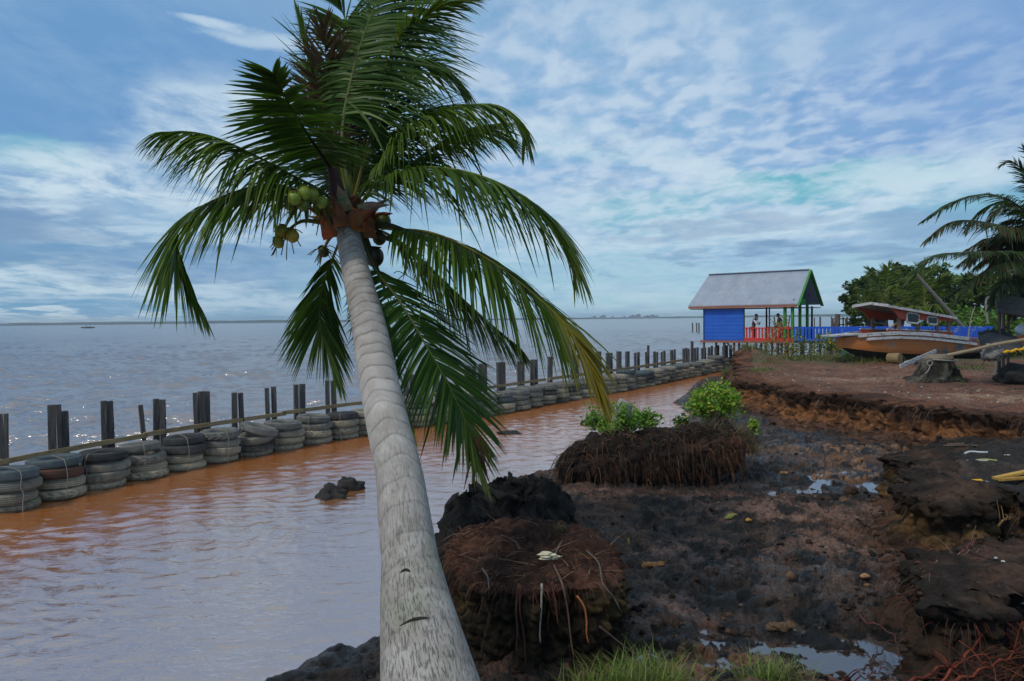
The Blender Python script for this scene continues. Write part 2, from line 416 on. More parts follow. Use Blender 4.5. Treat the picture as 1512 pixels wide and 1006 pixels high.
CH_C = [G2(668, 812, 1.2), G2(690, 780, 1.25), G2(760, 768, 1.25), G2(840, 775, 1.25), G2(884, 800, 1.2), G2(904, 835, 1.15), G2(896, 870, 1.15), G2(850, 862, 1.2), G2(780, 868, 1.22), G2(715, 858, 1.22), G2(676, 836, 1.2)]
def mud_z(x, y):
    s = sdf(MUD, x, y)
    sh = sstep(-.5, 1.0, s+fbm2(x*.9, y*.9, 3, 5)*.5)
    n1 = fbm2(x*.55, y*.55, 3, 21)*.13
    wx, wy = x+.25*fbm2(x*2, y*2, 3, 33), y+.25*fbm2(x*2, y*2, 3, 34)
    ck = sstep(-.12, .3, fbm2(x*.8, y*.8, 3, 35))
    fa, fb = worley(wx*2.6, wy*2.6, None, 36); fc, fd = worley(wx*6.5, wy*6.5, None, 38)
    n2 = (1-np.abs(fbm2(x*1.7, y*1.7, 4, 31))*2.2)*.05+ck*((.55-fa)*.16+np.minimum(fd-fc, .4)*.07)+(1-ck)*(np.minimum(fd-fc, .3)*.05)
    n3 = (.35-np.abs(fbm2(x*5.5, y*5.5, 4, 41)))*.10+(.3-np.abs(fbm2(x*13, y*13, 3, 45)))*.05*sstep(-.2, .3, fbm2(x*1.1, y*1.1, 3, 47))
    z = -.30+.68*sh+(n1+(n2+n3)*sstep(0, .6, s))*(.35+.65*sh)
    pn = .12+1.3*sstep(-.16, .26, fbm2(x*3.0, y*3.0, 4, 51))
    for px, py, rx, ry, dep in PUD:      # shallow wet hollows
        g = G(px, py, .35); dd = ((x-g.x)/rx)**2+((y-g.y)/ry)**2
        z = z-dep*np.exp(-dd*1.3)*pn
    # raised drier ridge
    rg = np.zeros_like(z)
    for px, py, rx, ry, hh in ((960, 745, 1.5, .8, .12), (1120, 765, 1.6, .8, .16), (1260, 805, 1.3, .7, .14), (1050, 765, 2.0, .6, .08)):
        g = G(px, py, .4); rg = np.maximum(rg, hh*np.exp(-(((x-g.x)/rx)**2+((y-g.y)/ry)**2)))
    nb = sdf(BANK, x, y)
    return z+rg+sstep(24, 34, y)*.12*sh-.20*sstep(-3.2, -.6, nb)*sstep(36, 28, y)*sh
_r = random.Random(44)
PUD = [(_r.uniform(900, 1330), _r.uniform(650, 990), _r.uniform(.10, .34), _r.uniform(.08, .26), _r.uniform(.10, .20)) for _ in range(64)]+[(1000, 846, .35, .35, .10), (985, 868, .35, .3, .10), (1060, 880, .35, .35, .13), (1120, 908, .5, .4, .14), (1175, 902, .35, .3, .10), (1240, 936, .40, .22, .13), (1300, 972, .40, .2, .14), (940, 850, .3, .25, .1), (1150, 850, .25, .2, .1), (1085, 850, .3, .2, .09), (1020, 905, .2, .15, .1), (1190, 950, .2, .15, .1), (1060, 690, .5, .5, .09), (1150, 720, .5, .4, .1), (1240, 690, .8, .5, .1), (1310, 735, .5, .4, .12), (1180, 670, .7, .6, .1), (975, 930, .22, .3, .13), (1075, 925, .3, .25, .12), (1050, 953, .25, .2, .10), (985, 965, .2, .3, .12), (1270, 715, 1.2, .9, .20), (1200, 735, .7, .4, .15), (1130, 655, .8, 1.0, .15), (1210, 650, .9, 1.0, .15), (1120, 690, .6, .6, .14), (1180, 700, .7, .5, .15)]
PZ = .327
def top_noise(x, y):
    wa, wb = worley(x*3.3+.4*fbm2(x*3, y*3, 3, 75), y*3.3, None, 76)
    return (np.minimum(wb-wa, .35)-.2)*.045+fbm2(x*.7, y*.7, 4, 61)*.12+(.3-np.abs(fbm2(x*3.2, y*3.2, 5, 71)))*.07+fbm2(x*14, y*14, 3, 73)*.02
def ground_z(x, y):
    x = np.asarray(x, float); y = np.asarray(y, float)
    z = mud_z(x, y)
    tn = top_noise(x, y)
    for poly, lev in ((BANK, ZB), (BLK_A, 1.2), (BLK_B, 1.0)):
        s = sdf(poly, x, y)
        tz = lev+tn*(1 if poly is BANK else 1.8)
        if poly is BANK: tz = tz+sstep(30, 46, y)*.12+.65*np.exp(-(((x-11.9)/1.1)**2+((y-40.0)/2.6)**2))+sstep(52, 75, y)*.5
        if poly is BLK_B: tz = tz+.12*sstep(0, 3, x-5)
        z = np.where(s > .1, np.maximum(z, z+(tz-z)*sstep(.14, .34, s)), z)
    s = sdf(NEAR, x, y)
    z = np.maximum(z, z+(1.02+tn-z)*sstep(-.9, .5, s+fbm2(x*1.3, y*1.3, 3, 81)*.35))
    return z

# ------------------------------------------------------------------ ground colours (the earth's own)
BLACK, DARK, BROWN, PINK, TAN, RED = [np.array(c) for c in ((.0085, .0075, .0072), (.042, .027, .020), (.13, .066, .042), (.25, .145, .11), (.38, .185, .075), (.17, .070, .038))]
def lerp3(a, b, t): return a+(b-a)*t[..., None]
def ground_col(x, y, z):
    n1 = fbm2(x*.8+3, y*.8, 5, 101); n2 = fbm2(x*3.1, y*3.1, 5, 111); n3 = fbm2(x*9, y*9, 4, 121)
    c = np.zeros(x.shape+(3,))+BLACK
    c = lerp3(c, DARK, sstep(-.15, .25, n2)); c = lerp3(c, BROWN, sstep(.08, .4, n1+.5*n3)*.7)
    def m(px, py, rx, ry, z0=.4, k=1.0):
        g = G(px, py, z0)
        return k*np.exp(-((((x-g.x)/rx)**2+((y-g.y)/ry)**2))**1.5)
    pink = np.maximum.reduce([m(960, 738, 1.6, .5), m(1090, 748, 1.5, .6), m(1180, 775, 1.4, .7), m(1290, 815, 1.3, .8), m(1020, 820, 1.0, .5, k=.8), m(1120, 835, 1.2, .5, k=.8), m(1000, 915, .7, .5, k=.6), m(1200, 990, 1.5, .5, k=.8), m(1330, 760, .9, 1.0, k=.8), m(1240, 870, 1.0, .6, k=.6)])
    c = lerp3(c, PINK, np.clip(pink*sstep(-.20, .35, n2+n3*.6)*1.0, 0, .80))
    tan = np.maximum.reduce([m(1250, 700, 1.1, .7), m(1310, 690, 1.2, 1.2), m(1230, 665, 1.4, 1.2, k=.8), m(1290, 740, .9, .6, k=.7), m(1320, 660, 1.4, 1.0, k=.8), m(980, 985, .9, .35, k=.5), m(1085, 965, .6, .3, k=.4)])
    c = lerp3(c, TAN, np.clip(tan*sstep(-.1, .3, n2*.8+n3*.9), 0, .8))
    grey = np.maximum(m(1190, 850, 1.2, .6, k=.8), m(1270, 890, 1.0, .7, k=.7))
    c = lerp3(c, np.array((.10, .078, .066)), np.clip(grey*sstep(-.3, .2, n2), 0, .8))
    # bank tops
    s = sdf(BANK, x, y); bt = sstep(.0, .3, s)
    btc = lerp3(np.zeros(x.shape+(3,))+RED, np.array((.24, .125, .08)), sstep(-.15, .4, n1+.4*n2)*.8)
    btc = lerp3(btc, np.array((.05, .03, .022)), sstep(.1, .45, n2+.3*n3)*.75)
    def mb(px, py, rx, ry, k=1.): return m(px, py, rx, ry, 1.3, k)
    pale = np.maximum(mb(1300, 557, 2.6, .8), mb(1480, 585, 2.5, 1.2, .8))
    btc = lerp3(btc, np.array((.36, .24, .16)), np.clip(pale*sstep(-.3, .2, n2), 0, .9))
    grass = np.clip(sstep(36.5, 40, y+n1*4)*sstep(-.25, .15, n2+n1), 0, 1)
    btc = lerp3(btc, np.array((.055, .075, .02)), grass*.85)
    c = c+(btc-c)*bt[..., None]
    s2 = np.maximum(sdf(BLK_A, x, y), sdf(BLK_B, x, y)); b2 = sstep(0, .3, s2)
    c2 = lerp3(np.zeros(x.shape+(3,))+np.array((.024, .020, .018)), np.array((.080, .050, .037)), sstep(-.1, .45, n1+n2*.6))
    c = c+(c2-c)*b2[..., None]
    s3 = sstep(-.6, .2, sdf(NEAR, x, y)); c = lerp3(c, np.array((.03, .022, .018)), s3*.8)
    wet = np.clip(1-sstep(PZ+.0, PZ+.16, z), 0, 1)*.8+np.clip(m(1250, 700, 1.6, 1.3)+m(1140, 650, 1.6, 2)+m(1150, 900, 1.6, .9)+m(1200, 850, 1.5, .8)+m(1080, 660, 1.5, 2), 0, 1)*.55
    wet = wet*(1-bt)*(1-b2)
    under = sstep(.05, -.1, z)                       # silt where it meets the brown water
    c = lerp3(c, np.array((.18, .07, .02)), under)
    wet = np.clip(wet+.22*(1-bt)*(1-b2)*sstep(.2, .6, z)*0+.20*(1-bt)*(1-b2), 0, 1)-.35*bt
    return c*(1-.25*np.clip(wet, 0, 1))[..., None], wet

M_ground = mat_vcol('ground_earth', rough=.85, nscale=13, lo=.45, hi=1.65, bump=1.0, bscale=20, bdist=.07, spec=.5, wet=True)
def axis_geo(a, b, ratio):
    o = [a]
    while o[-1] < b: o.append(o[-1]*(1+ratio))
    return np.array(o)
ys = np.concatenate([np.arange(-5, 3.2, .12), axis_geo(3.2, 60, .0042), axis_geo(60.4, 420, .03)])
us = np.linspace(-1, 1, 960); us = np.where(us < -.42, -.42+(us+.42)*1.0, us)
us = np.concatenate([np.linspace(-.95, -.2, 150, endpoint=False), np.linspace(-.2, .78, 900), np.linspace(.79, 2.2, 60)])
Yg, Ug = np.meshgrid(ys, us, indexing='ij')
Xg = Ug*np.maximum(Yg, 4.0)
Zg = ground_z(Xg, Yg)
Cg, Wg = ground_col(Xg, Yg, Zg)
ok = (Zg > -.22)
kp = ok[:-1, :-1] | ok[1:, :-1] | ok[:-1, 1:] | ok[1:, 1:]
def gz(x, y):                          # height of the built ground
    i = min(max(np.searchsorted(ys, y)-1, 0), len(ys)-2); u = x/max(y, 4.0); j = min(max(np.searchsorted(us, u)-1, 0), len(us)-2)
    a = min(max((y-ys[i])/(ys[i+1]-ys[i]), 0), 1); b = min(max((u-us[j])/(us[j+1]-us[j]), 0), 1); Zq = GZ
    return float((Zq[i, j]*(1-b)+Zq[i, j+1]*b)*(1-a)+(Zq[i+1, j]*(1-b)+Zq[i+1, j+1]*b)*a)
GZ = Zg
tag(grid_obj('ground', Xg, Yg, Zg, M_ground, Cg, {'wet': Wg}, keep=kp), kind='structure')

# ------------------------------------------------------------------ eroded faces of the banks
M_face = mat_vcol('bank_earth', rough=.95, nscale=9, lo=.5, hi=1.5, bump=1.0, bscale=22, bdist=.05, spec=.2)
def bank_face(name, edge, lev, ds, cols, seed, rough=.07, lip=.07, foot=.3, nrow=52):
    P_ = resample(edge, ds); n = len(P_)
    px = np.array([p.x for p in P_]); py = np.array([p.y for p in P_])
    k = max(2, int((.25 if lev == ZB else .07)/ds)); ker = np.ones(2*k+1)/(2*k+1)
    pad = lambda a: np.concatenate([np.full(k, a[0]), a, np.full(k, a[-1])])
    px, py = np.convolve(pad(px), ker, 'valid'), np.convolve(pad(py), ker, 'valid')
    tx, ty = np.gradient(px), np.gradient(py); L = np.hypot(tx, ty)+1e-9
    ox, oy = -ty/L, tx/L                              # outward = left of travel direction; flip if inside
    poly = {ZB: BANK, 1.2: BLK_A, 1.0: BLK_B}[lev]
    inside = sdf(poly, px+ox*.1, py+oy*.1)
    if np.median(inside) > 0: ox, oy = -ox, -oy
    s = np.arange(n)*ds
    wav = fbm2(s*.55, np.zeros(n), 4, seed)*.30+fbm2(s*2.2, np.ones(n), 3, seed+3)*.26+fbm2(s*6, np.ones(n), 3, seed+4)*.14
    keys_t = [0, .10, .2, .27, .33, .42, .55, .72, .88, 1.0]
    keys_o = [-.75, -.42, -.12, lip*.7, lip, -.0, -.08, -.02, foot*.55, foot*1.3]
    keys_z = [0, 0, 0, -.01, -.08, -.24, -.45, -.7, -.9, -1.06]    # fraction of the drop, 0..-1
    T = np.linspace(0, 1, nrow)
    O = np.interp(T, keys_t, keys_o); Zf = np.interp(T, keys_t, keys_z)
    X = np.zeros((nrow, n)); Y = np.zeros((nrow, n)); Z = np.zeros((nrow, n))
    for r in range(nrow):
        w_ = sstep(.05, .25, np.array([T[r]]))[0]
        X[r] = px+ox*(O[r]+wav*w_); Y[r] = py+oy*(O[r]+wav*w_)
        gt = lev+top_noise(X[r], Y[r])*(1 if poly is BANK else 1.8)
        if poly is BANK: gt = gt+sstep(30, 46, Y[r])*.12+.65*np.exp(-(((X[r]-11.9)/1.1)**2+((Y[r]-40.0)/2.6)**2))
        fx, fy = px+ox*(foot*1.2+.1), py+oy*(foot*1.2+.1)
        base = np.minimum(mud_z(fx, fy), gt-.3)
        lift = .03*math.sin(math.pi*min(1, T[r]/.27)) - (.03 if r == 0 else 0)
        Z[r] = gt+lift+Zf[r]*(gt-base)
    S = np.broadcast_to(s, (nrow, n)); TT = np.broadcast_to(T[:, None], (nrow, n))
    amp = rough*(.25+.75*sstep(.12, .3, TT))
    d = fbm3(X*2.4, Y*2.4, Z*2.4, 5, seed+7)*1.5+(.3-np.abs(fbm3(X*6, Y*6, Z*3, 4, seed+8)))*.9+fbm3(S*9, Z*1.2, 0*S, 3, seed+9)*.5
    ka, kb = worley(X*3.2, Y*3.2, Z*3.2, seed+12); kc, kd = worley(X*8, Y*8, Z*8, seed+15)
    d = d+(np.minimum(kb-ka, .4)-.2)*2.4+(np.minimum(kd-kc, .4)-.2)*1.1
    X = X+ox*d*amp*1.5; Y = Y+oy*d*amp*1.5; Z = Z+fbm3(X*5, Y*5, Z*5, 3, seed+10)*amp*.5
    top, lipc, mid, ft = [np.array(q) for q in cols]
    n1 = fbm3(X*1.7, Y*1.7, Z*3, 5, seed+21); n2 = fbm3(S*7, Z*2, 0*S, 4, seed+22)
    C = np.zeros((nrow, n, 3))+top
    if lev == ZB:
        tcol = lerp3(np.zeros(X.shape+(3,))+np.array((.15, .066, .038)), np.array((.06, .032, .022)), sstep(-.15, .35, n1))
    else:
        tcol = lerp3(np.zeros(X.shape+(3,))+np.array((.028, .022, .019)), np.array((.085, .052, .038)), sstep(-.05, .4, n1+.3*n2))
    C = lerp3(tcol, lipc, sstep(.2, .30, TT+n1*.05)); C = lerp3(C, mid, sstep(.40, .5, TT+n1*.14+n2*.10)); C = lerp3(C, ft, sstep(.74, .9, TT+n1*.1))
    C = lerp3(C, lipc, np.clip(sstep(.05, .4, n2+n1*.5)*sstep(.3, .4, TT)*.75, 0, 1))
    o = grid_obj(name, X, Y, Z, M_face, C)
    tag(o, kind='structure')
    return px+ox*(lip+wav), py+oy*(lip+wav), ox, oy
LIPS = {}
LIPS['far'] = bank_face('bank', BANK_EDGE, ZB, .05, ((.13, .06, .035), (.045, .024, .016), (.23, .105, .045), (.11, .062, .042)), 300, rough=.085)
LIPS['a'] = bank_face('bank', A_EDGE, 1.2, .025, ((.03, .02, .018), (.032, .023, .017), (.14, .085, .036), (.095, .05, .033)), 330, rough=.085, lip=.05)
LIPS['b'] = bank_face('bank', B_EDGE, 1.0, .02, ((.03, .02, .018), (.026, .02, .017), (.062, .042, .026), (.05, .032, .022)), 360, rough=.08, lip=.05, foot=.18)

# ------------------------------------------------------------------ water
def water_mat(name, c1, c2, rough, ior, b1, b2, s1, s2, spec, f0, painted_refl=False):
    t = new_mat(name); p = pos(t)
    n_ = t.noise(t.vmul(p, (1, 1.6, 1)), .35 if painted_refl else .12, 6, .6)
    c = t.mix(t.mapr(t.math('ADD', t.math('MULTIPLY', attr(t, 'clear', 'Fac'), .9), t.math('MULTIPLY', t.math('SUBTRACT', n_, .5), 1.3)), .2, .8) if painted_refl else t.mapr(n_, .35, .65), c1, c2)  # base colour graded to imitate tyre wall and sky reflections, broken by noise
    t.l(c, t.b.inputs['Base Color']); t.b.inputs['Roughness'].default_value = rough; t.b.inputs['IOR'].default_value = 1.33
    t.b.inputs['Specular IOR Level'].default_value = spec
    n1 = t.noise(t.vmul(p, (.75, 1.25, 1)), s1, 5, .6, .4); n2 = t.noise(t.vmul(p, (.7, 1.3, 1)), s2, 3, .5)
    nb = t.n('ShaderNodeBump'); nb.inputs['Strength'].default_value = 1; nb.inputs['Distance'].default_value = b1; t.l(n1, nb.inputs['Height'])
    nb2 = t.n('ShaderNodeBump'); nb2.inputs['Strength'].default_value = 1; nb2.inputs['Distance'].default_value = b2; t.l(n2, nb2.inputs['Height']); t.l(nb.outputs[0], nb2.inputs['Normal'])
    t.l(nb2.outputs[0], t.b.inputs['Normal'])
    t.b.inputs['Specular IOR Level'].default_value = 0
    gl = t.n('ShaderNodeBsdfGlossy'); gl.inputs['Roughness'].default_value = rough; t.l(nb2.outputs[0], gl.inputs['Normal'])
    lw = t.n('ShaderNodeLayerWeight'); lw.inputs['Blend'].default_value = .5; t.l(nb2.outputs[0], lw.inputs['Normal'])
    mx = t.n('ShaderNodeMixShader'); t.l(t.mapr(lw.outputs['Facing'], f0, .97, ior, spec), mx.inputs[0]); t.l(t.b.outputs[0], mx.inputs[1]); t.l(gl.outputs[0], mx.inputs[2])
    out = [n for n in t.t.nodes if n.type == 'OUTPUT_MATERIAL'][0]; t.l(mx.outputs[0], out.inputs['Surface']); return t.m
M_sea = water_mat('sea_water', (.22, .165, .175), (.18, .14, .15), .17, .40, .16, .05, 1.4, 5.0, .86, .55)
M_lag = water_mat('lagoon_water', (.58, .195, .042), (.42, .185, .068), .03, .62, .022, .006, 3.0, 10.0, .72, .45, painted_refl=True)
yw_ = np.concatenate([axis_geo(3.5, 420, .0055), axis_geo(425, 26000, .06)])
uw_ = np.concatenate([np.linspace(-1.6, -.8, 60, endpoint=False), np.linspace(-.8, .62, 900), np.linspace(.63, 1.3, 40)])
Yw, Uw = np.meshgrid(yw_, uw_, indexing='ij'); Xw = Uw*Yw
seapoly = MID+[(60, 47), (60, 200), (30000, 200), (30000, 30000), (-60000, 30000), (-60000, -50)]
sw = sdf(MID+[(40, 60), (40, 200), (-300, 200), (-300, MID[0][1]-20)], np.clip(Xw, -290, 39), np.clip(Yw, -30, 190))
def waves(X, Y, comps):
    Z = np.zeros_like(X); sp = np.maximum(Y*.0055, np.abs(Y)*.0016)
    wx = X+.9*fbm2(X*.35, Y*.35, 2, 401); wy = Y+.9*fbm2(X*.35, Y*.35, 2, 402)
    for lam, a, th, ph in comps:
        k = 2*math.pi/lam; f = sstep(1.6, 4, lam/sp)
        q = np.sin(k*(wx*math.cos(th)+wy*math.sin(th))+ph)
        Z += a*f*(q+.35*np.cos(2*k*(wx*math.cos(th)+wy*math.sin(th))+2*ph))
    return Z
rs = np.random.RandomState(5)
def spectrum(n, l0, l1, steep, th0, spread):
    o = []
    for _ in range(n):
        lam = math.exp(rs.uniform(math.log(l0), math.log(l1)))
        o.append((lam, lam*steep*rs.uniform(.5, 1.3), th0+rs.normal(0, spread), rs.uniform(0, 6.28)))
    return o
far_f = sstep(500, 200, Yw)
env = .55+.9*np.clip(fbm2(Xw*.12, Yw*.12, 3, 410)+.5, 0, 1)
Zs = waves(Xw, Yw, spectrum(60, .5, 4.5, .0076, R(-100), .55))*far_f*env
Zl = waves(Xw, Yw, spectrum(34, .16, .9, .0030, R(-80), .7))*sstep(60, 40, Yw)*(.5+1.0*np.clip(fbm2(Xw*.4, Yw*.4, 3, 411)+.5, 0, 1))
mid = lambda a: (a[:-1, :-1]+a[1:, 1:]+a[1:, :-1]+a[:-1, 1:])/4
swm, ym, xm = mid(sw), mid(Yw), mid(Xw)
sea_keep = (swm > 0) | (ym > 58)
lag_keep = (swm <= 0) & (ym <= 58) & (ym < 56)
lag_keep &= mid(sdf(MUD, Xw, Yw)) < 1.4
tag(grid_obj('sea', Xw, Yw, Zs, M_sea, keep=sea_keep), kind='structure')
tag(grid_obj('lagoon_water', Xw, Yw, Zl, M_lag, extra={'clear': sstep(1.5, 6.5, -sw)*sstep(26, 15, Yw)*sstep(-.5, .0, -sdf(MUD, Xw, Yw))}, keep=lag_keep), kind='structure')  # 'clear' fades orange to greyer brown away from tyres, reflection painted as colour

# puddles lying in the mud hollows
t = new_mat('puddle_water'); t.b.inputs['Base Color'].default_value = (.06, .045, .04, 1); t.b.inputs['Roughness'].default_value = .05; t.b.inputs['IOR'].default_value = 2.2
t.l(t.bump(t.noise(pos(t), 7, 3, .5), 1, .003), t.b.inputs['Normal']); M_pud = t.m
m_ = MB()
q = [G(880, 820, .3), G(1080, 625, .3), G(1330, 645, .3), G(1335, 760, .3), G(1400, 960, .3), G(1340, 1030, .3), G(930, 1030, .3)]
q = [(g.x, g.y, PZ) for g in q]
m_.face([m_.vert(v) for v in q]); tag(m_.build('puddle_water', M_pud), kind='structure')

# the air between here and the far shore
m_ = MB(); m_.box((0, 2300, 12), (9600, 5000, 27)); t = new_mat('haze'); t.t.nodes.remove(t.b)
pvn = t.n('ShaderNodeVolumePrincipled'); pvn.inputs['Color'].default_value = (.75, .88, 1, 1); pvn.inputs['Density'].default_value = .00022
out = [n for n in t.t.nodes if n.type == 'OUTPUT_MATERIAL'][0]; t.l(pvn.outputs[0], out.inputs['Volume'])
tag(m_.build('haze', t.m), 'thin bluish haze over the water', 'haze', kind='stuff')

# far shore across the water
t = mat_simple('far_woods', (.028, .050, .036), (.040, .065, .042), .02, .95)
m_ = MB()
for (xa, ya, xb, yb, h0, h1) in ((-4200, 3000, -300, 2900, 11, 8), (-300, 2900, 700, 3300, 6, 6), (700, 3300, 1400, 2100, 7, 10), (1400, 2100, 3200, 1700, 10, 15)):
    n = 160
    for i in range(n):
        a, b = i/n, (i+1)/n
        x0, y0, x1, y1 = xa+(xb-xa)*a, ya+(yb-ya)*a, xa+(xb-xa)*b, ya+(yb-ya)*b
        hh = (h0+(h1-h0)*a)*(1+.35*float(fbm2(x0*.01, y0*.01, 4, 5)))
        m_.bar((x0, y0, hh/2-1), (x1+1, y1, hh/2-1), 60, hh+2)
tag(m_.build('hills', t), kind='structure')
# ------------------------------------------------------------------ palms
M_leaf = mat_leaf('palm_leaflets', rough=.45, trans=.34, spec=.28)
M_dry = mat_vcol('dry_palm', rough=.85, nscale=25, bump=.5, bscale=60, bdist=.01)
def frond(mb, pts, n=80, L=.75, droop=.35, side=.9, fwdk=.5, roll=0., start=.16, w=.030, c1=(.050, .105, .012), c2=(.125, .205, .020), tip=None, tipat=.8, dead=None, rr=.022, gaps=.05, asym=(1, 1), upk=.1, stalk=(.10, .13, .02), seed=0, thin=1.0):
    n = int(n*1.6); L = L*1.18; w = w*1.02; wild = .06 if not dead or dead < .5 else .30
    r = random.Random(seed)
    sp = spline(pts, 64); k = len(sp)
    rad = [rr*(1-.85*(i/(k-1))**.8) for i in range(k)]
    sc_ = [stalk if i < k*.5 else tuple(stalk[j]*.6+c2[j]*.4 for j in range(3)) for i in range(k)]
    if tip: sc_ = [tuple(sc_[i][j]*(1-max(0, (i/k-tipat+.2)/.4))+(.42, .30, .03)[j]*max(0, min(1, (i/k-tipat+.2)/.4)) for j in range(3)) for i in range(k)]
    mb.tube(sp, rad, 5, cols=sc_)
    for sgn, am in ((-1, asym[0]), (1, asym[1])):
        if am == 0: continue
        skip = 0
        for i in range(n):
            if skip > 0: skip -= 1; continue
            if r.random() < gaps: skip = r.choice((0, 0, 1, 2)); continue
            t = start+(1-start)*(i+.3*r.random())/n
            f = t*(k-1); i0 = min(int(f), k-2); p = sp[i0].lerp(sp[i0+1], f-i0)
            T = (sp[min(i0+2, k-1)]-sp[max(i0-1, 0)]).normalized()
            U = Vector((0, 0, 1)); U = U-T*U.dot(T)
            if U.length < .2: U = Vector((0, -1, 0))-T*(-T.y)
            U.normalize(); S = T.cross(U)
            if roll: U, S = U*math.cos(roll)+S*math.sin(roll), S*math.cos(roll)-U*math.sin(roll)
            q = (t-start)/(1-start)
            ln = L*am*thin*(.45+.55*min(1, q/.22))*(1-.62*max(0, (q-.45)/.55)**1.4)*r.uniform(.86, 1.1)
            d = (S*sgn*side*(1-.45*q*q)+T*(fwdk+.75*q*q)+U*upk+Vector((r.uniform(-wild, wild), r.uniform(-wild, wild), r.uniform(-wild, wild)))).normalized()
            if r.random() < .05: d = (d+Vector((r.uniform(-.4, .4), r.uniform(-.4, .4), -.5))).normalized()
            wd = T-d*T.dot(d); wd = wd.normalized() if wd.length > .05 else U
            tw = r.uniform(-.8, .8); wd = (wd*math.cos(tw)+d.cross(wd)*math.sin(tw)).normalized()
            dp = droop*r.uniform(.7, 1.35)*(1-.42*q); seg = 5; pp = [p.copy()]; dd = d.copy()
            for s_ in range(seg):
                dd = (dd+Vector((0, 0, -1))*dp*(.62-.09*s_)*.62).normalized(); pp.append(pp[-1]+dd*ln/seg)
            a = r.random(); g = r.uniform(.8, 1.2)
            base = Vector(c1).lerp(Vector(c2), a)*g
            cs = []
            for s_ in range(seg+1):
                cc = base.copy()
                if tip and t > tipat-.12:
                    kk = min(1, max(0, (t-tipat+.12)/.2))*r.uniform(.7, 1); cc = cc.lerp(Vector(tip), kk)
                if dead and r.random() < dead: cc = cc.lerp(Vector((.10, .055, .03)), .85)
                if s_ == seg and r.random() < .35: cc = cc.lerp(Vector((.22, .16, .05)), .6)
                cs.append(tuple(cc))
            mb.strip(pp, wd, [w*x for x in (.55, 1, .95, .78, .5, .06)], cs)

# the leaning coconut palm
TR = [(1006, 633, 145), (900, 616, 109), (826, 606, 85), (760, 597, 78), (693, 588, 69), (604, 568, 61), (500, 548, 53), (450, 537, 47), (400, 525, 41), (350, 515, 36), (322, 510, 33)]
def tdepth(y): return 1/np.interp(y, [322, 1006], [1/9.05, 1/5.0])
axis = [P(cx, y, float(tdepth(y))) for y, cx, wd in TR]
rads = [wd/2/FOC*float(tdepth(y)) for y, cx, wd in TR]
d0 = (axis[0]-axis[1]).normalized()
axis = [axis[0]+d0*.55+Vector((.02, 0, -.06)), axis[0]+d0*.25]+axis
rads = [rads[0]*1.22, rads[0]*1.1]+rads
axis, rads = axis[::-1], rads[::-1]                    # from crown to foot
palm = empty('coconut_palm', tuple(axis[-1]), 'leaning coconut palm with pale ringed trunk and hanging green coconuts', 'tree')
off = -Vector(axis[-1])
def rel(o):
    o.parent = palm; o.location = Vector(o.location)-palm.location; return o
sp = spline(axis, 760)
Ls = [0]
for a, b in zip(sp, sp[1:]): Ls.append(Ls[-1]+(b-a).length)
cum = np.interp(Ls, np.linspace(0, Ls[-1], len(rads)), rads)
from bisect import bisect
AL = [0]
for a, b in zip(axis, axis[1:]): AL.append(AL[-1]+(b-a).length)
def rad_at(s): return float(np.interp(s/Ls[-1]*AL[-1], AL, rads))
rings = []; s = 0.0; rr_ = random.Random(3)
while s < Ls[-1]+.5: rings.append(s); s += (.085+.20*min(1, (s/Ls[-1])**1.1))*rr_.uniform(.8, 1.2)
mb = MB(); NS = 56; x = None; dens = 2
for i, p in enumerate(sp):
    T = (sp[min(i+1, 759)]-sp[max(i-1, 0)]).normalized()
    x = (x-T*x.dot(T)).normalized() if x is not None else T.orthogonal().normalized()
    y = T.cross(x); r = rad_at(Ls[i])
    for j in range(NS):
        a = 2*math.pi*j/NS; dv = x*math.cos(a)+y*math.sin(a)
        ss = Ls[i]+.045*dv.z*r/.2+.018*math.sin(a*2+Ls[i]*1.7)+.012*math.sin(a*5+Ls[i]*4)
        k = max(0, bisect(rings, ss)-1); seg = (rings[k+1]-rings[k]) if k+1 < len(rings) else .2
        q = (ss-rings[k])/seg                       # 0 at the upper scar
        wq = .011/max(seg, .03); fd_ = 1-.8*min(1, max(0, (Ls[i]/Ls[-1]-.45)/.4)); gro = fd_*max(math.exp(-(q/wq)**2), math.exp(-((1-q)/wq)**2))
        rr = r*(.99+.011*fd_*(1-q)**1.5 + .012*math.sin(ss*3.1+a) + .010*math.sin(a*3+ss))
        rr -= .009*gro*r/.2
        sh = (1-.62*gro*(.55+.45*math.sin(a*3+k*2.1)**2))*(1.06-.14*q*fd_)
        g = .9+.12*math.sin(k*12.9)+.05*math.sin(k*3.3+a)
        c = (.38*sh*g, .345*sh*g, .315*sh*g)
        mb.vert(p+dv*rr, c); mb.tc.append((math.cos(a)*r, math.sin(a)*r, ss))
for i in range(759):
    for j in range(NS):
        j2 = (j+1) % NS; mb.face((i*NS+j, i*NS+j2, (i+1)*NS+j2, (i+1)*NS+j))
t = new_mat('palm_bark'); tc = attr(t, 'tc', 'Vector')
cr_ = t.noise(t.vmul(tc, (80, 80, 10.0)), 1, 6, .65, .5)
low = t.mapr(t.n('ShaderNodeSeparateXYZ').outputs[2], 0, 1)   # replaced below
sx = t.n('ShaderNodeSeparateXYZ'); t.l(tc, sx.inputs[0])
low = t.mapr(sx.outputs[2], Ls[-1]*.45, Ls[-1]*.95)
crk = t.mapr(cr_, .34, .50, t.math('SUBTRACT', 1.0, t.math('MULTIPLY', low, .66)), 1.0, True)
blot = t.noise(tc, 5, 8, .7); c = t.mix(t.mapr(blot, .45, .72, 0, .6), attr(t, 'col'), t.mix(.65, attr(t, 'col'), (.62, .60, .58), 'SCREEN'))
c = t.mix(t.mapr(t.noise(tc, 2.3, 6, .6), .52, .75, 0, .55), c, (.26, .225, .20))
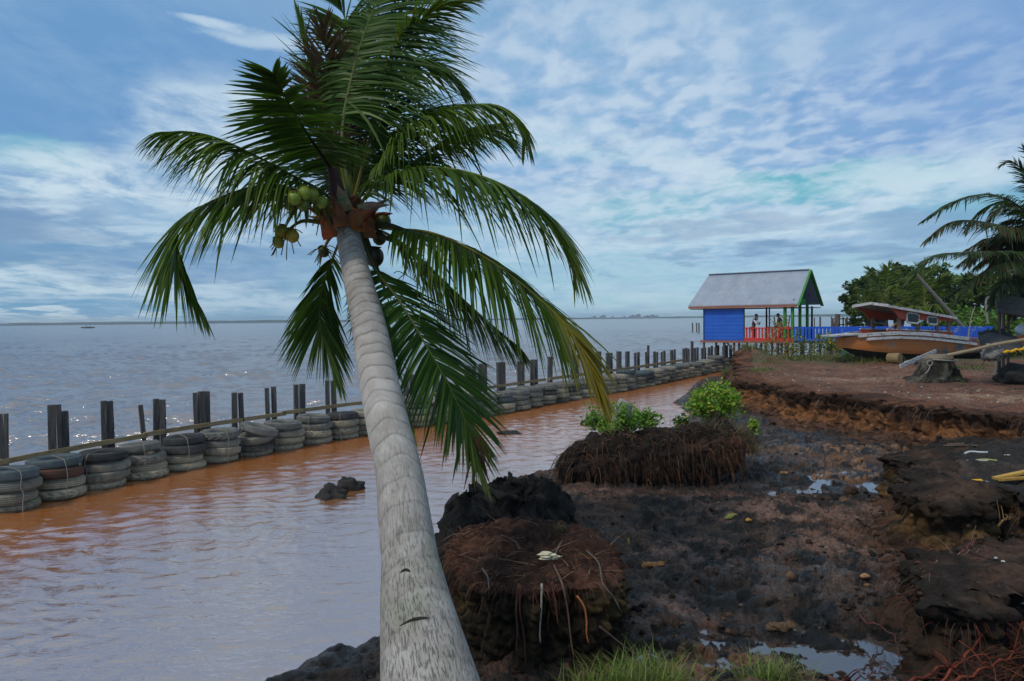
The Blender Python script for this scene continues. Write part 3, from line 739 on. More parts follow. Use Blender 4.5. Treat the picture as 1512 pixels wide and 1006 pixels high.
c = t.mix(t.math('MULTIPLY', low, t.mapr(t.noise(tc, 3.1, 7, .65), .5, .68, 0, .55)), c, (.20, .24, .14))
g = t.n('ShaderNodeCombineColor'); [t.l(crk, g.inputs[i]) for i in range(3)]
c = t.mix(.85, c, g.outputs[0], 'MULTIPLY'); t.l(c, t.b.inputs['Base Color']); t.b.inputs['Roughness'].default_value = .85; t.b.inputs['Specular IOR Level'].default_value = .25
hgt = t.math('ADD', t.math('MULTIPLY', crk, .7), t.math('MULTIPLY', t.noise(t.vmul(tc, (20, 20, 9)), 1, 8, .7), .6))
t.l(t.bump(hgt, 1.0, .012), t.b.inputs['Normal'])
tk = rel(mb.build('trunk', t.m, None, True))
# two dark splits in the bark near the foot
for (xa, ya, xb, yb) in ((597, 945, 652, 938), (594, 868, 612, 866)):
    pa = []; mb = MB()
    for i in range(9):
        q = i/8; X_, Y_ = xa+(xb-xa)*q, ya+(yb-ya)*q-5*math.sin(math.pi*q)
        dd = float(tdepth(Y_)); pc_ = P(float(np.interp(Y_, [900, 1006], [616, 633])), Y_, dd)
        r_ = float(np.interp(Y_, [826, 900, 1006], [85, 109, 145]))/2/FOC*dd; v = P(X_, Y_, dd)-pc_
        hh = math.sqrt(max(0, r_*r_-v.x*v.x)); pa.append(pc_+Vector((v.x, -hh*.74, v.z+hh*.66)))
    mb.tube(pa, [.004+.012*math.sin(math.pi*i/8) for i in range(9)], 6, col=(.03, .026, .022)); rel(mb.build('bark_split', M_dry, None, True))

CC = P(513, 318, 9.05)                                 # heart of the crown
def px3(l): return [P(*q) for q in l]
DK = dict(c1=(.034, .076, .010), c2=(.075, .145, .016))
YT = (.50, .31, .03)
FR = [  # rachis points (pixel, pixel, depth), options
 ([(507, 318, 9.0), (478, 285, 8.7), (430, 258, 8.4), (345, 214, 8.0), (290, 196, 7.8), (238, 195, 7.7)], dict(n=84, L=.76, droop=1.5, side=.55, fwdk=.55, start=.2)),
 ([(505, 322, 9.0), (455, 288, 8.6), (395, 274, 8.3), (330, 290, 8.1), (280, 318, 8.0), (258, 352, 7.9), (263, 395, 7.9), (290, 450, 7.9)], dict(n=92, L=.88, droop=.95, side=.75, fwdk=.45, start=.14, tip=(.10, .17, .02), tipat=.85)),
 ([(511, 300, 9.0), (485, 245, 8.7), (455, 200, 8.2), (425, 150, 7.7), (403, 108, 7.4)], dict(n=58, L=.66, droop=.35, side=1.0, fwdk=.25, start=.25, rr=.035, stalk=(.035, .04, .012), upk=-.15, w=.04, **DK)),
 ([(514, 290, 9.2), (497, 210, 9.2), (484, 120, 9.1), (478, 38, 9.0)], dict(n=70, L=.52, droop=.45, side=.75, fwdk=.7, dead=.85, gaps=.3, c1=(.05, .035, .018), c2=(.09, .06, .03), start=.2, stalk=(.16, .17, .03))),
 ([(517, 290, 8.8), (505, 200, 8.75), (520, 110, 8.9), (545, 30, 9.2), (575, -30, 9.6)], dict(n=110, L=1.15, droop=.8, side=.95, fwdk=.35, start=.28, asym=(.35, 1.0), c1=(.036, .085, .014), c2=(.085, .155, .024), w=.034, roll=.3, stalk=(.22, .24, .08))),
 ([(524, 290, 9.2), (550, 190, 9.3), (590, 80, 9.3), (635, 20, 9.2), (692, 0, 9.2)], dict(n=80, L=.62, droop=.8, side=.8, fwdk=.5, dead=.3, start=.25, w=.024, stalk=(.20, .19, .05))),
 ([(526, 300, 9.2), (565, 240, 9.0), (610, 185, 8.9), (665, 160, 8.8), (730, 155, 8.7), (768, 178, 8.6), (776, 205, 8.6)], dict(n=88, L=.72, droop=1.2, side=.7, fwdk=.5, start=.18, w=.026, tip=(.12, .17, .03), tipat=.9)),
 ([(530, 300, 9.3), (590, 255, 9.6), (650, 212, 9.8), (712, 190, 9.9), (748, 205, 9.9)], dict(n=76, L=.80, droop=.7, side=.8, fwdk=.5, start=.2, **DK)),
 ([(528, 308, 9.0), (560, 268, 8.7), (620, 248, 8.5), (690, 254, 8.3), (760, 282, 8.1), (815, 326, 8.0), (850, 392, 7.9)], dict(n=110, L=1.02, droop=.85, side=.65, fwdk=.45, start=.12, tip=(.26, .28, .03), tipat=.86, stalk=(.22, .27, .05), c1=(.038, .09, .012), c2=(.09, .165, .018))),
 ([(535, 330, 9.0), (575, 338, 8.7), (640, 345, 8.4), (715, 380, 8.1), (785, 432, 7.9), (840, 487, 7.7), (884, 566, 7.6)], dict(n=124, L=1.04, droop=.8, side=.75, fwdk=.45, start=.16, tip=YT, tipat=.84, stalk=(.30, .26, .05), c1=(.04, .095, .012), c2=(.10, .17, .018))),
 ([(534, 335, 9.1), (570, 345, 9.3), (610, 372, 9.4), (660, 420, 9.5), (715, 470, 9.5), (765, 512, 9.5)], dict(n=84, L=.80, droop=1.1, side=.7, fwdk=.45, start=.2, dead=.25, **DK)),
 ([(532, 345, 8.9), (552, 395, 8.5), (590, 445, 8.1), (632, 515, 7.8), (668, 580, 7.6), (694, 640, 7.5), (708, 690, 7.5)], dict(n=104, L=.80, droop=.4, side=.95, fwdk=.35, start=.2, tip=(.24, .26, .03), tipat=.93, stalk=(.10, .11, .03), c1=(.022, .06, .01), c2=(.05, .115, .016))),
 ([(508, 340, 9.2), (490, 385, 9.5), (476, 430, 9.6), (474, 485, 9.7), (498, 560, 9.8)], dict(n=72, L=.70, droop=.55, side=.75, fwdk=.6, start=.22, tip=(.09, .17, .02), tipat=.8, **DK)),
 ([(516, 345, 9.4), (525, 400, 9.9), (548, 470, 10.2), (576, 550, 10.3), (604, 630, 10.3)], dict(n=84, L=.70, droop=.5, side=.65, fwdk=.6, start=.25, tip=(.26, .28, .03), tipat=.85, **DK)),
 ([(514, 290, 9.3), (480, 190, 9.4), (458, 100, 9.4), (442, 32, 9.4)], dict(n=64, L=.60, droop=.2, side=.6, fwdk=.85, start=.3, w=.024)),
 ([(522, 290, 9.3), (545, 190, 9.7), (585, 110, 10.0), (640, 95, 10.1), (685, 130, 10.1)], dict(n=84, L=.82, droop=.9, side=.75, fwdk=.5, start=.25, w=.028)),
 ([(518, 290, 9.2), (515, 160, 9.5), (512, 40, 9.6), (492, -10, 9.5), (505, -40, 9.4)], dict(n=76, L=.60, droop=.6, side=.8, fwdk=.5, start=.35)),
 ([(520, 290, 9.3), (536, 180, 9.8), (565, 60, 9.9), (640, -30, 9.8), (690, -20, 9.8)], dict(n=80, L=.66, droop=.8, side=.8, fwdk=.5, start=.3, w=.024)),
 ([(524, 300, 9.4), (560, 235, 9.9), (600, 180, 10.2), (645, 165, 10.3), (690, 190, 10.4)], dict(n=76, L=.95, droop=.9, side=.7, fwdk=.4, start=.1, **DK)),
 ([(510, 300, 9.4), (470, 240, 9.8), (445, 200, 9.9), (432, 175, 9.9), (420, 190, 9.9)], dict(n=56, L=.75, droop=.9, side=.7, fwdk=.4, start=.15, **DK)),
 ([(512, 290, 9.3), (498, 220, 9.6), (490, 160, 9.8), (488, 110, 9.9)], dict(n=70, L=.8, droop=.6, side=.8, fwdk=.45, start=.1, c1=(.02, .04, .012), c2=(.035, .07, .02))),
 ([(522, 300, 9.3), (540, 240, 9.5), (560, 190, 9.6), (590, 160, 9.6)], dict(n=70, L=.95, droop=.8, side=.8, fwdk=.35, start=.05, **DK)),
]
for i, (pt, kw) in enumerate(FR):
    mb = MB(); frond(mb, px3(pt), seed=100+i, **kw); fo = rel(mb.build('frond', M_leaf))
    if i == 3: fo['label'] = 'withered brown upright frond'
    if i == 9: fo['label'] = 'long right frond yellow at its tip'
# brown withered tip hanging under the lowest frond
mb = MB(); r = random.Random(4)
for i in range(46):
    p0 = P(700+r.uniform(-6, 10), 655+r.uniform(-15, 25), 7.5); d = Vector((r.uniform(-.35, .5), r.uniform(-.2, .2), -1)); l = r.uniform(.15, .36)
    mb.strip([p0, p0+d*l*.5, p0+d*l+Vector((0, 0, -.03))], Vector((1, 0, 0)), [.014, .012, .003], [(.12, .06, .03)]*3)
rel(mb.build('withered_tip', M_leaf))

# sheaths, dead stalks, flower stalks and fruit
mb = MB(); r = random.Random(9)
def flap(px, py, d, ln, wid, ang, c, curl=.2):
    p = P(px, py, d); up_ = Vector((math.sin(ang), -.25, math.cos(ang))).normalized(); sd = up_.cross(Vector((0, 1, 0))).normalized()
    n = 7; base = len(mb.v)
    for i in range(n):
        q = i/(n-1); ww = wid*(1-q**1.6)*(.9+.2*r.random()); cc = tuple(x*(.75+.5*r.random()) for x in c)
        c0 = p+up_*ln*q+Vector((0, -curl*math.sin(q*2.2)*ln, -curl*q*q*ln))
        for s_ in (-1, -.33, .33, 1): mb.vert(c0+sd*s_*ww/2+Vector((0, (abs(s_)-.5)*.05+r.uniform(-.008, .008), 0)), cc)
    for i in range(n-1):
        for j in range(3): mb.face((base+i*4+j, base+i*4+j+1, base+i*4+j+5, base+i*4+j+4))
OR, OB, GB = (.36, .11, .035), (.20, .075, .035), (.30, .22, .15)
for a in ((489, 352, 8.85, .30, .16, -.25, OR), (530, 342, 8.8, .26, .17, .15, OR), (545, 352, 8.85, .30, .14, .1, OB), (520, 332, 8.75, .22, .2, .5, OB), (505, 335, 8.75, .3, .16, -.1, OB), (537, 330, 8.8, .22, .15, -.5, OR),
          (512, 312, 8.8, .30, .14, -.2, GB), (530, 312, 8.75, .34, .12, 1.25, GB), (500, 322, 8.85, .3, .14, -.2, OB), (540, 318, 8.8, .34, .07, .9, GB), (488, 340, 8.9, .34, .08, -.05, GB), (524, 326, 8.7, .25, .12, 1.0, OB)):
    flap(a[0], a[1], a[2]-.17, a[3]*1.15, a[4]*1.15, *a[5:])
for i in range(26):
    a = r.uniform(0, 6.28); flap(517+28*math.cos(a), 328+14*math.sin(a), 9.0-.18*math.sin(a)*-1, r.uniform(.2, .36), r.uniform(.08, .17), r.uniform(-.7, .7)+.5*math.cos(a), r.choice((OR, OB, OB, GB)))
mb.ellipsoid(P(516, 322, 9.05), (.24, .22, .26), 14, 10, (.10, .04, .022), disp=.3, fr=3)
rel(mb.build('fibre_sheath', M_dry))
mb = MB()
mb.tube(spline(px3([(505, 330, 8.8), (500, 295, 8.75), (492, 255, 8.75), (484, 215, 8.7)]), 14), [.14, .13, .12, .11, .10, .09, .08, .07, .06, .055, .05, .045, .04, .035], 9, col=(.075, .035, .035))
rel(mb.build('dead_leaf_base', M_dry, None, True))
mb = MB(); r = random.Random(12)
for st in ([(506, 335, 8.8), (470, 328, 8.6), (445, 327, 8.5), (425, 340, 8.4)], [(500, 325, 8.8), (486, 300, 8.4), (460, 286, 8.15), (440, 280, 8.0)], [(512, 320, 8.8), (490, 312, 8.6), (478, 305, 8.5)], [(545, 345, 8.9), (585, 358, 8.7), (600, 385, 8.6), (597, 405, 8.6)], [(540, 352, 8.9), (558, 400, 8.8), (572, 440, 8.8)], [(502, 340, 8.95), (488, 350, 9.0), (479, 366, 9.0)], [(545, 340, 8.9), (570, 332, 8.7), (610, 345, 8.5), (660, 360, 8.3)]):
    mb.tube(spline(px3(st), 12), [.035-.002*i for i in range(12)], 6, col=(.16, .13, .03) if st[-1][0] < 560 else (.05, .05, .018))
    e = P(*st[-1])
    for i in range(14 if st[-1][0] < 500 else 4):
        dd = Vector((r.uniform(-1, 1), r.uniform(-.5, .5), r.uniform(-1.2, .3))); mb.tube(spline([e, e+dd*.12, e+dd*.22+Vector((0, 0, -.05))], 5), [.006]*5, 4, col=(.13, .10, .03))
rel(mb.build('fruit_stalk', M_dry))
M_nut = mat_simple('coconut_husk', (.16, .21, .02), (.26, .28, .03), 6, .45, vcol=True, dirt=(.12, .09, .03), dscale=9, dlo=.6, dhi=.8, bump=.2)
for (x_, y_, dd, pxr, c) in ((435, 293, 7.85, 9.5, (1, 1.1, 1)), (450, 285, 7.9, 9.5, (1, 1.1, .9)), (475, 299, 8.2, 8.5, (.9, 1.0, 1)), (447, 303, 8.0, 9, (.5, .55, .6)), (462, 288, 8.05, 9, (.8, .85, .8)), (428, 303, 8.0, 8, (.55, .6, .6)), (416, 342, 8.3, 9.5, (1.25, .85, .6)), (432, 349, 8.25, 9.5, (1.5, .95, .6)), (411, 358, 8.3, 8.5, (1.2, .8, .6)), (424, 346, 8.5, 8.5, (.7, .5, .5)), (553, 380, 8.9, 14, (.12, .09, .15)), (478, 372, 9.0, 8, (.2, .2, .2)), (566, 328, 8.9, 11, (.35, .4, .3)), (560, 352, 9.0, 10, (.3, .28, .2))):
    mb = MB(); r_ = pxr/FOC*dd; o_ = P(x_, y_, dd)
    mb.ellipsoid((0, 0, 0), (r_, r_, r_*1.12), 16, 11, c, disp=.06, fr=1.2)
    for a in range(5): mb.box((.35*r_*math.cos(a*1.257), .35*r_*math.sin(a*1.257), r_*1.08), (r_*.5, r_*.35, r_*.12), Matrix.Rotation(a*1.257, 3, 'Z'), (.5*c[0], .35*c[1], .3))
    n_ = mb.build('coconut', M_nut, None, True); n_.location = o_; n_.rotation_euler = (rng.uniform(-.4, .4), rng.uniform(-.5, .5), rng.uniform(0, 3)); rel(n_)

# oil palm at the right edge and the two young palms by the trees
def palm_thing(name, foot, crown, label, cat, rad, fronds, M=M_leaf, seed=0):
    o = empty(name, foot, label, cat)
    mb = MB(); f, c_ = Vector(foot), Vector(crown)
    pts = spline([Vector((0, 0, -.2)), (c_-f)*.5+Vector((.1, 0, 0)), c_-f], 16); rr = random.Random(seed)
    mb.tube(pts, [rad*(1.15-.35*i/15)*(1+.10*(i % 2)) for i in range(16)], 10, col=(.10, .085, .065))
    mb.build('trunk', M_dry, o)
    for i, (pt, kw) in enumerate(fronds):
        mb = MB(); frond(mb, [Vector(p)-f for p in pt], seed=seed+i, **kw); mb.build('frond', M, o)
    return o
OD = 27.0
ocr = P(1552, 385, OD); ofo = (ocr.x+.5, ocr.y+.3, 1.2)
OG = dict(c1=(.026, .056, .018), c2=(.060, .105, .030), w=.05, stalk=(.10, .085, .055), gaps=.10, rr=.05, thin=.80)
def o3(l, dz=0): return [ocr]+[P(a, b, OD+c_) for a, b, c_ in l]
ofr = [(o3([(1512, 312, -.5), (1464, 288, -1), (1415, 297, -1.5), (1366, 325, -1.8)]), dict(n=83, L=.95, droop=.75, side=.8, fwdk=.6, upk=.3, **OG)),
       (o3([(1520, 345, -.8), (1480, 334, -1.2), (1435, 326, -1.6), (1400, 330, -1.8), (1366, 356, -2)]), dict(n=83, L=.95, droop=1.0, side=.75, fwdk=.5, dead=.35, **OG)),
       (o3([(1515, 374, -1), (1470, 372, -1.6), (1425, 373, -2), (1375, 382, -2.4), (1342, 416, -2.6)]), dict(n=85, L=.95, droop=.7, side=.85, fwdk=.5, upk=.25, dead=.1, **OG)),
       (o3([(1520, 385, -1), (1480, 390, -1.8), (1440, 412, -2), (1412, 442, -2)]), dict(n=78, L=.9, droop=.9, side=.8, fwdk=.5, dead=.25, **OG)),
       (o3([(1540, 320, 0), (1520, 270, 0), (1498, 240, 0), (1480, 242, 0)]), dict(n=78, L=.85, droop=.7, side=.8, fwdk=.5, **OG)),
       (o3([(1548, 320, 0), (1532, 260, 0), (1515, 220, 0)]), dict(n=78, L=.85, droop=.3, side=.6, fwdk=.7, **OG)),
       (o3([(1530, 340, 1), (1490, 300, 1.5), (1450, 310, 2), (1425, 340, 2)]), dict(n=78, L=.95, droop=.9, side=.8, fwdk=.5, **OG)),
       (o3([(1530, 400, 0), (1505, 405, -.5), (1480, 420, -1), (1462, 450, -1)]), dict(n=78, L=1.0, droop=.9, side=.8, fwdk=.5, dead=.2, **OG)),
       (o3([(1530, 350, 1), (1500, 345, 1), (1460, 360, 1), (1430, 390, 1)]), dict(n=78, L=1.0, droop=.9, side=.8, fwdk=.5, dead=.6, **OG)),
       (o3([(1535, 340, 1), (1510, 310, 1), (1480, 305, 1), (1455, 330, 1)]), dict(n=78, L=1.1, droop=.9, side=.8, fwdk=.5, dead=.3, **OG)),
       (o3([(1535, 400, 1), (1518, 420, 1), (1500, 440, 1), (1495, 465, 1)]), dict(n=65, L=1.0, droop=.8, side=.8, fwdk=.5, dead=.5, **OG)),
       (o3([(1580, 330, 0), (1620, 300, 0), (1670, 320, 0), (1700, 360, 0)]), dict(n=65, L=.95, droop=.8, side=.8, fwdk=.5, **OG)),
       (o3([(1575, 380, -1), (1620, 380, -1), (1670, 400, -1), (1700, 440, -1)]), dict(n=65, L=.95, droop=.8, side=.8, fwdk=.5, **OG))]
_r = random.Random(88)
for _k in range(16):
    _a = _r.uniform(-2.6, .8); _e = _r.uniform(.5, 1.3); _d = Vector((math.sin(_a)*.9, math.cos(_a)*.7, 0)); _l = _r.uniform(2.2, 3.2)
    _p = [ocr+_d*_l*q+Vector((0, 0, _l*(_e*q*1.3-.85*q*q))) for q in (0, .25, .5, .75, 1)]
    ofr.append((_p, dict(n=76, L=.95, droop=.9, side=.8, fwdk=.5, dead=_r.choice((.1, .3, .7)), **OG)))
palm_thing('oil_palm', ofo, tuple(ocr), 'big dark oil palm with ragged fronds reaching in from the right edge', 'tree', .38, ofr, seed=500)
YG = dict(c1=(.07, .12, .018), c2=(.16, .20, .025), w=.09, rr=.07, stalk=(.22, .22, .05), gaps=.1)
def young(px, py, dep, label, fr, seed):
    c_ = P(px, py, dep); f_ = (c_.x, c_.y, gz(c_.x, c_.y))
    palm_thing('young_coconut_palm', f_, tuple(c_), label, 'tree', .16, [([c_]+[P(a, b, dep+e) for a, b, e in l], dict(n=44, L=1.15, droop=.9, side=.75, fwdk=.55, **YG)) for l in fr], seed=seed)
young(1307, 458, 56, 'young coconut palm with yellowish fronds directly behind the roof of the orange wooden boat', [[(1298, 425, 0), (1290, 408, 0), (1284, 398, 0)], [(1315, 430, 0), (1328, 418, -1), (1340, 408, -1)], [(1290, 450, -1), (1275, 446, -1), (1262, 450, -1)], [(1325, 448, -1), (1345, 440, -1), (1362, 445, -1)], [(1308, 430, 1), (1310, 408, 1), (1314, 390, 1)], [(1296, 445, 1), (1280, 430, 1), (1268, 425, 1)], [(1320, 450, 0), (1340, 455, 0), (1356, 465, 0)]], 700)
young(1366, 455, 53, 'young coconut palm with upright fronds left of the leaning pole', [[(1364, 430, 0), (1362, 405, 0), (1366, 388, 0)], [(1376, 435, 0), (1388, 415, -1), (1396, 405, -1)], [(1350, 452, -1), (1338, 455, -1), (1330, 465, -1)], [(1380, 450, -1), (1392, 455, -1), (1402, 470, -1)], [(1358, 435, 1), (1348, 418, 1), (1336, 412, 1)], [(1370, 430, 1), (1376, 405, 1), (1380, 392, 1)]], 720)
# ------------------------------------------------------------------ tyre wall
ORD = 'zeroth first second third fourth fifth sixth seventh eighth ninth tenth eleventh twelfth thirteenth fourteenth fifteenth sixteenth seventeenth eighteenth nineteenth'.split()
def ordn(n):
    if n < 20: return ORD[n]
    tens = {2: 'twent', 3: 'thirt', 4: 'fort', 5: 'fift'}[n//10]
    return tens+'ieth' if n % 10 == 0 else tens+'y-'+ORD[n % 10]
def tyre_mesh(kind, Ro=.555, Wd=.204):
    mb = MB(); ns = 84 if kind != 'worn' else 60; hw = Wd/2; Ri = .30
    prof = [(Ri, -.07), (Ri+.02, -.088), (Ri+.09, -hw-.004), (Ri+.16, -hw-.010), (Ro-.095, -hw+.0), (Ro-.052, -hw+.013), (Ro-.02, -hw+.042)]
    tread = [-.064, -.058, -.052, -.026, -.022, -.016, .016, .022, .026, .052, .058, .064] if kind in ('rib', 'block') else list(np.linspace(-.066, .066, 10))
    tr = []
    for z in tread:
        g = .024 if kind in ('rib', 'block') and abs(abs(z)-.058) < .003 or kind in ('rib', 'block') and abs(abs(z)-.022) < .002 else 0
        tr.append((Ro-g-.02*(z/hw)**2, z))
    prof = prof+tr+[(r, -z) for r, z in prof[::-1]]
    prof += [(Ri-.012, .05), (Ri-.012, -.05)]                       # bead
    k = len(prof)
    for j in range(ns):
        a = 2*math.pi*j/ns
        for i, (r, z) in enumerate(prof):
            rr = r
            if r > Ro-.07:
                if kind == 'lug':
                    ph = (j+(3 if z > 0 else 0)) % 6
                    if ph < 2 and abs(z) > .03: rr -= .032
                elif kind == 'diag':
                    ph = (j+int(abs(z)/.018)) % 5
                    if ph < 2 and abs(z) > .02: rr -= .028
                elif kind == 'block' and j % 4 == 0: rr -= .02
                elif kind == 'rib' and abs(z) > .08 and j % 3 == 0: rr -= .015
            mb.vert((rr*math.cos(a), rr*math.sin(a), z))
    for j in range(ns):
        j2 = (j+1) % ns
        for i in range(k):
            i2 = (i+1) % k; mb.face((j*k+i, j2*k+i, j2*k+i2, j*k+i2))
    return mb
def tyre_mat(name, c1, c2, mudc, lo, hi):
    t = new_mat(name); p = pos(t); o = objc(t)
    n = t.noise(p, 5, 8, .65); c = t.mix(t.mapr(n, .3, .7), c1, c2)
    sp_ = t.n('ShaderNodeSeparateXYZ'); t.l(p, sp_.inputs[0])
    k = t.math('ADD', sp_.outputs[2], t.math('MULTIPLY', t.math('SUBTRACT', t.noise(p, 2.2, 6, .6), .5), 1.1))
    c = t.mix(t.mapr(k, lo, hi, .92, .0, True), c, t.mix(t.mapr(t.noise(p, 9, 8, .7), .35, .65), mudc, tuple(x*.55 for x in mudc)))
    c = t.mix(t.mapr(sp_.outputs[2], .10, .02, 0, .75), c, (.05, .035, .022))
    t.l(c, t.b.inputs['Base Color']); t.b.inputs['Roughness'].default_value = .75; t.b.inputs['Specular IOR Level'].default_value = .35
    t.l(t.bump(t.noise(p, 30, 6, .7), .6, .01), t.b.inputs['Normal']); return t.m
MT = {'black': tyre_mat('tyre_black', (.020, .021, .023), (.062, .064, .066), (.20, .17, .125), -.1, .55),
      'grey': tyre_mat('tyre_grey', (.08, .083, .080), (.19, .19, .175), (.32, .28, .205), .1, .75),
      'tan': tyre_mat('tyre_muddy', (.16, .155, .135), (.30, .275, .22), (.42, .36, .26), .3, .9),
      'bluish': tyre_mat('tyre_bluish', (.045, .062, .070), (.10, .125, .135), (.22, .20, .16), -.2, .4),
      'rusty': tyre_mat('tyre_rusty', (.035, .030, .028), (.13, .05, .03), (.25, .20, .14), -.2, .4)}
WORD = {'black': 'black', 'grey': 'grey', 'tan': 'mud-caked tan', 'bluish': 'faded bluish', 'rusty': 'rust-stained'}
TM = {}
def get_tyre(kind, colr):
    if (kind, colr) not in TM:
        o = tyre_mesh(kind).build('tyre', MT[colr]); TM[(kind, colr)] = o.data
        for pl in o.data.polygons: pl.use_smooth = True
        o.data.set_sharp_from_angle(angle=R(32)) if hasattr(o.data, 'set_sharp_from_angle') else None
        bpy.data.objects.remove(o)
    o = bpy.data.objects.new('tyre', TM[(kind, colr)]); COL.objects.link(o); return o
r = random.Random(21)
stacks = resample(MID, 1.13)
px_of = lambda p: CX+FOC*p[0]/p[1]
stacks = [s for s in stacks if px_of((s.x+.5, s.y)) > -25 and s.y < 60]
M_cord = mat_simple('pale_cord', (.30, .27, .21), (.18, .16, .13), 30, .8)
PRE = {0: ['grey', 'grey', 'grey', 'bluish'], 1: ['tan', 'tan', 'rusty', 'bluish'], 2: ['tan', 'grey', 'grey', 'black'], 3: ['tan', 'tan', 'grey', 'grey'], 4: ['tan', 'tan', 'black', 'black'], 5: ['tan', 'tan', 'grey', 'grey'], 6: ['grey', 'black', 'grey', 'grey'], 7: ['tan', 'tan', 'grey', 'grey']}
POSW = {4: ['bottom', 'second lowest', 'second highest', 'topmost'], 5: ['bottom', 'second lowest', 'middle', 'second highest', 'topmost']}
TOPS = []
for i, s in enumerate(stacks):
    nt = 4 if r.random() < .75 or i < 9 else 5
    lx, ly = r.uniform(-.03, .03), r.uniform(-.03, .03); z = r.uniform(-.02, .03)
    if i == 6: lx = .08
    th = .208
    for k in range(nt):
        kind = r.choice(['rib', 'block', 'lug', 'diag', 'worn', 'worn', 'rib'])
        cl = PRE[i][k] if i in PRE else r.choices(['grey', 'tan', 'black', 'bluish'], [5, 3.2 if k < 2 else 1.5, 2 if 15 < i < 24 else .8, .8])[0]
        t_ = get_tyre(kind, cl)
        sc_ = r.uniform(.93, 1.02)*(1.0 if k < nt-1 else r.uniform(.92, 1))
        zz = z+.07+k*th*(.97 if nt == 5 else 1.0)
        t_.location = (s.x+lx*k+r.uniform(-.045, .045), s.y+ly*k+r.uniform(-.045, .045), zz)
        ti = .05+(.16 if i in (6, 3, 19) else 0)*k/3
        t_.rotation_euler = (r.uniform(-.05, .05)-(ti if i == 6 else 0), r.uniform(-.06, .06)+(ti*.6 if i in (3, 6) else 0), r.uniform(0, 6.28)); t_.scale = (sc_, sc_, 1.0)
        pw = POSW[nt][k]
        tag(t_, '%s %s tyre in the %s tyre stack counted from the left' % (pw, WORD[cl], ordn(i+1)), 'tyre', 'old truck tyres stacked as a sea wall')
    TOPS.append((s, z+.07+(nt-.5)*th, lx, ly, nt))
    if i < 16 and i not in (14,):                        # cord round the stack
        mb = MB(); tdir = Vector((-s.x, -s.y)).normalized(); a0 = r.uniform(-.5, .5)
        ct, sn = math.cos(a0), math.sin(a0); dv = Vector((tdir.x*ct-tdir.y*sn, tdir.x*sn+tdir.y*ct)); tp = z+.07+(nt-.5)*th+.01
        pts = [Vector((s.x-dv.x*.15, s.y-dv.y*.15, tp+.01)), Vector((s.x+dv.x*.3, s.y+dv.y*.3, tp+.012)), Vector((s.x+dv.x*.52, s.y+dv.y*.52, tp-.01)), Vector((s.x+dv.x*.60, s.y+dv.y*.60, tp-.10))]
        for q in range(6): pts.append(Vector((s.x+dv.x*(.60+r.uniform(-.01, .015)), s.y+dv.y*(.60+r.uniform(-.01, .015)), tp-.2-.12*q)) + Vector((-dv.y, dv.x, 0))*r.uniform(-.03, .03))
        mb.tube(spline(pts, 26), .008, 5)
        tag(mb.build('cord', M_cord), 'pale cord looped over the front of the %s tyre stack from the left' % ordn(i+1), 'cord', 'cords tying the tyre stacks')

# posts behind the wall
M_post = mat_simple('weathered_post', (.030, .028, .028), (.105, .098, .095), 4, .9, bump=.7, bscale=14, stretch=(9, 9, .7), dirt=(.15, .14, .135), dscale=3)
def on_wall_x(px, off):
    best = None; L = resample(offset_line(MID, off), .04)
    return min(L, key=lambda p: abs(px_of(p)-px) if p.y > 1 else 1e9)
BEHIND = offset_line(MID, .78); BL = resample(BEHIND, .03)
PC = [[(1, 611, 7), (8, 611, 6)], [(76, 598, 12), (87, 597, 7), (96, 607, 10)], [(153, 592, 9), (162, 592, 10)], [(219, 597, 7), (230, 589, 9), (240, 590, 9)], [(288, 580, 7), (297, 578, 9), (306, 578, 8)], [(346, 580, 9), (355, 580, 7)], [(394, 573, 7), (404, 571, 8)], [(437, 568, 7), (446, 567, 9)], [(483, 562, 7), (492, 562, 8)], [(600, 552, 8), (608, 553, 8)], [(645, 545, 8), (654, 546, 7)], [(690, 540, 9), (700, 541, 7)], [(709, 537, 6), (716, 537, 7)], [(736, 535, 8), (743, 535, 7)], [(766, 534, 6), (772, 534, 5)], [(785, 531, 5), (791, 531, 6)], [(812, 527, 7)], [(846, 523, 6), (852, 524, 5)], [(884, 519, 7)], [(897, 521, 5), (902, 521, 5)], [(914, 519, 7)], [(927, 519, 6)], [(938.5, 521, 3.5), (942.5, 520, 4)], [(954, 520, 3), (957, 510, 3.5)], [(966, 519, 4), (970, 520, 3)], [(977, 520, 3), (981, 518, 3.5)], [(992, 517, 4), (996, 516, 3)], [(1009, 515, 3), (1013, 514, 3.5), (1017, 515, 3)], [(1021.5, 504, 4)], [(1026, 514, 4), (1030, 513, 3)], [(1037, 514, 3), (1041, 513, 3)], [(1047, 513, 3.5), (1051, 511, 3)], [(1056, 513, 3), (1060, 510, 3.5)], [(1068, 512, 3), (1073, 510, 3), (1079, 510, 4)]]
WHICH = {1: ['lone'], 2: ['left', 'right'], 3: ['left', 'middle', 'right']}
pm = None
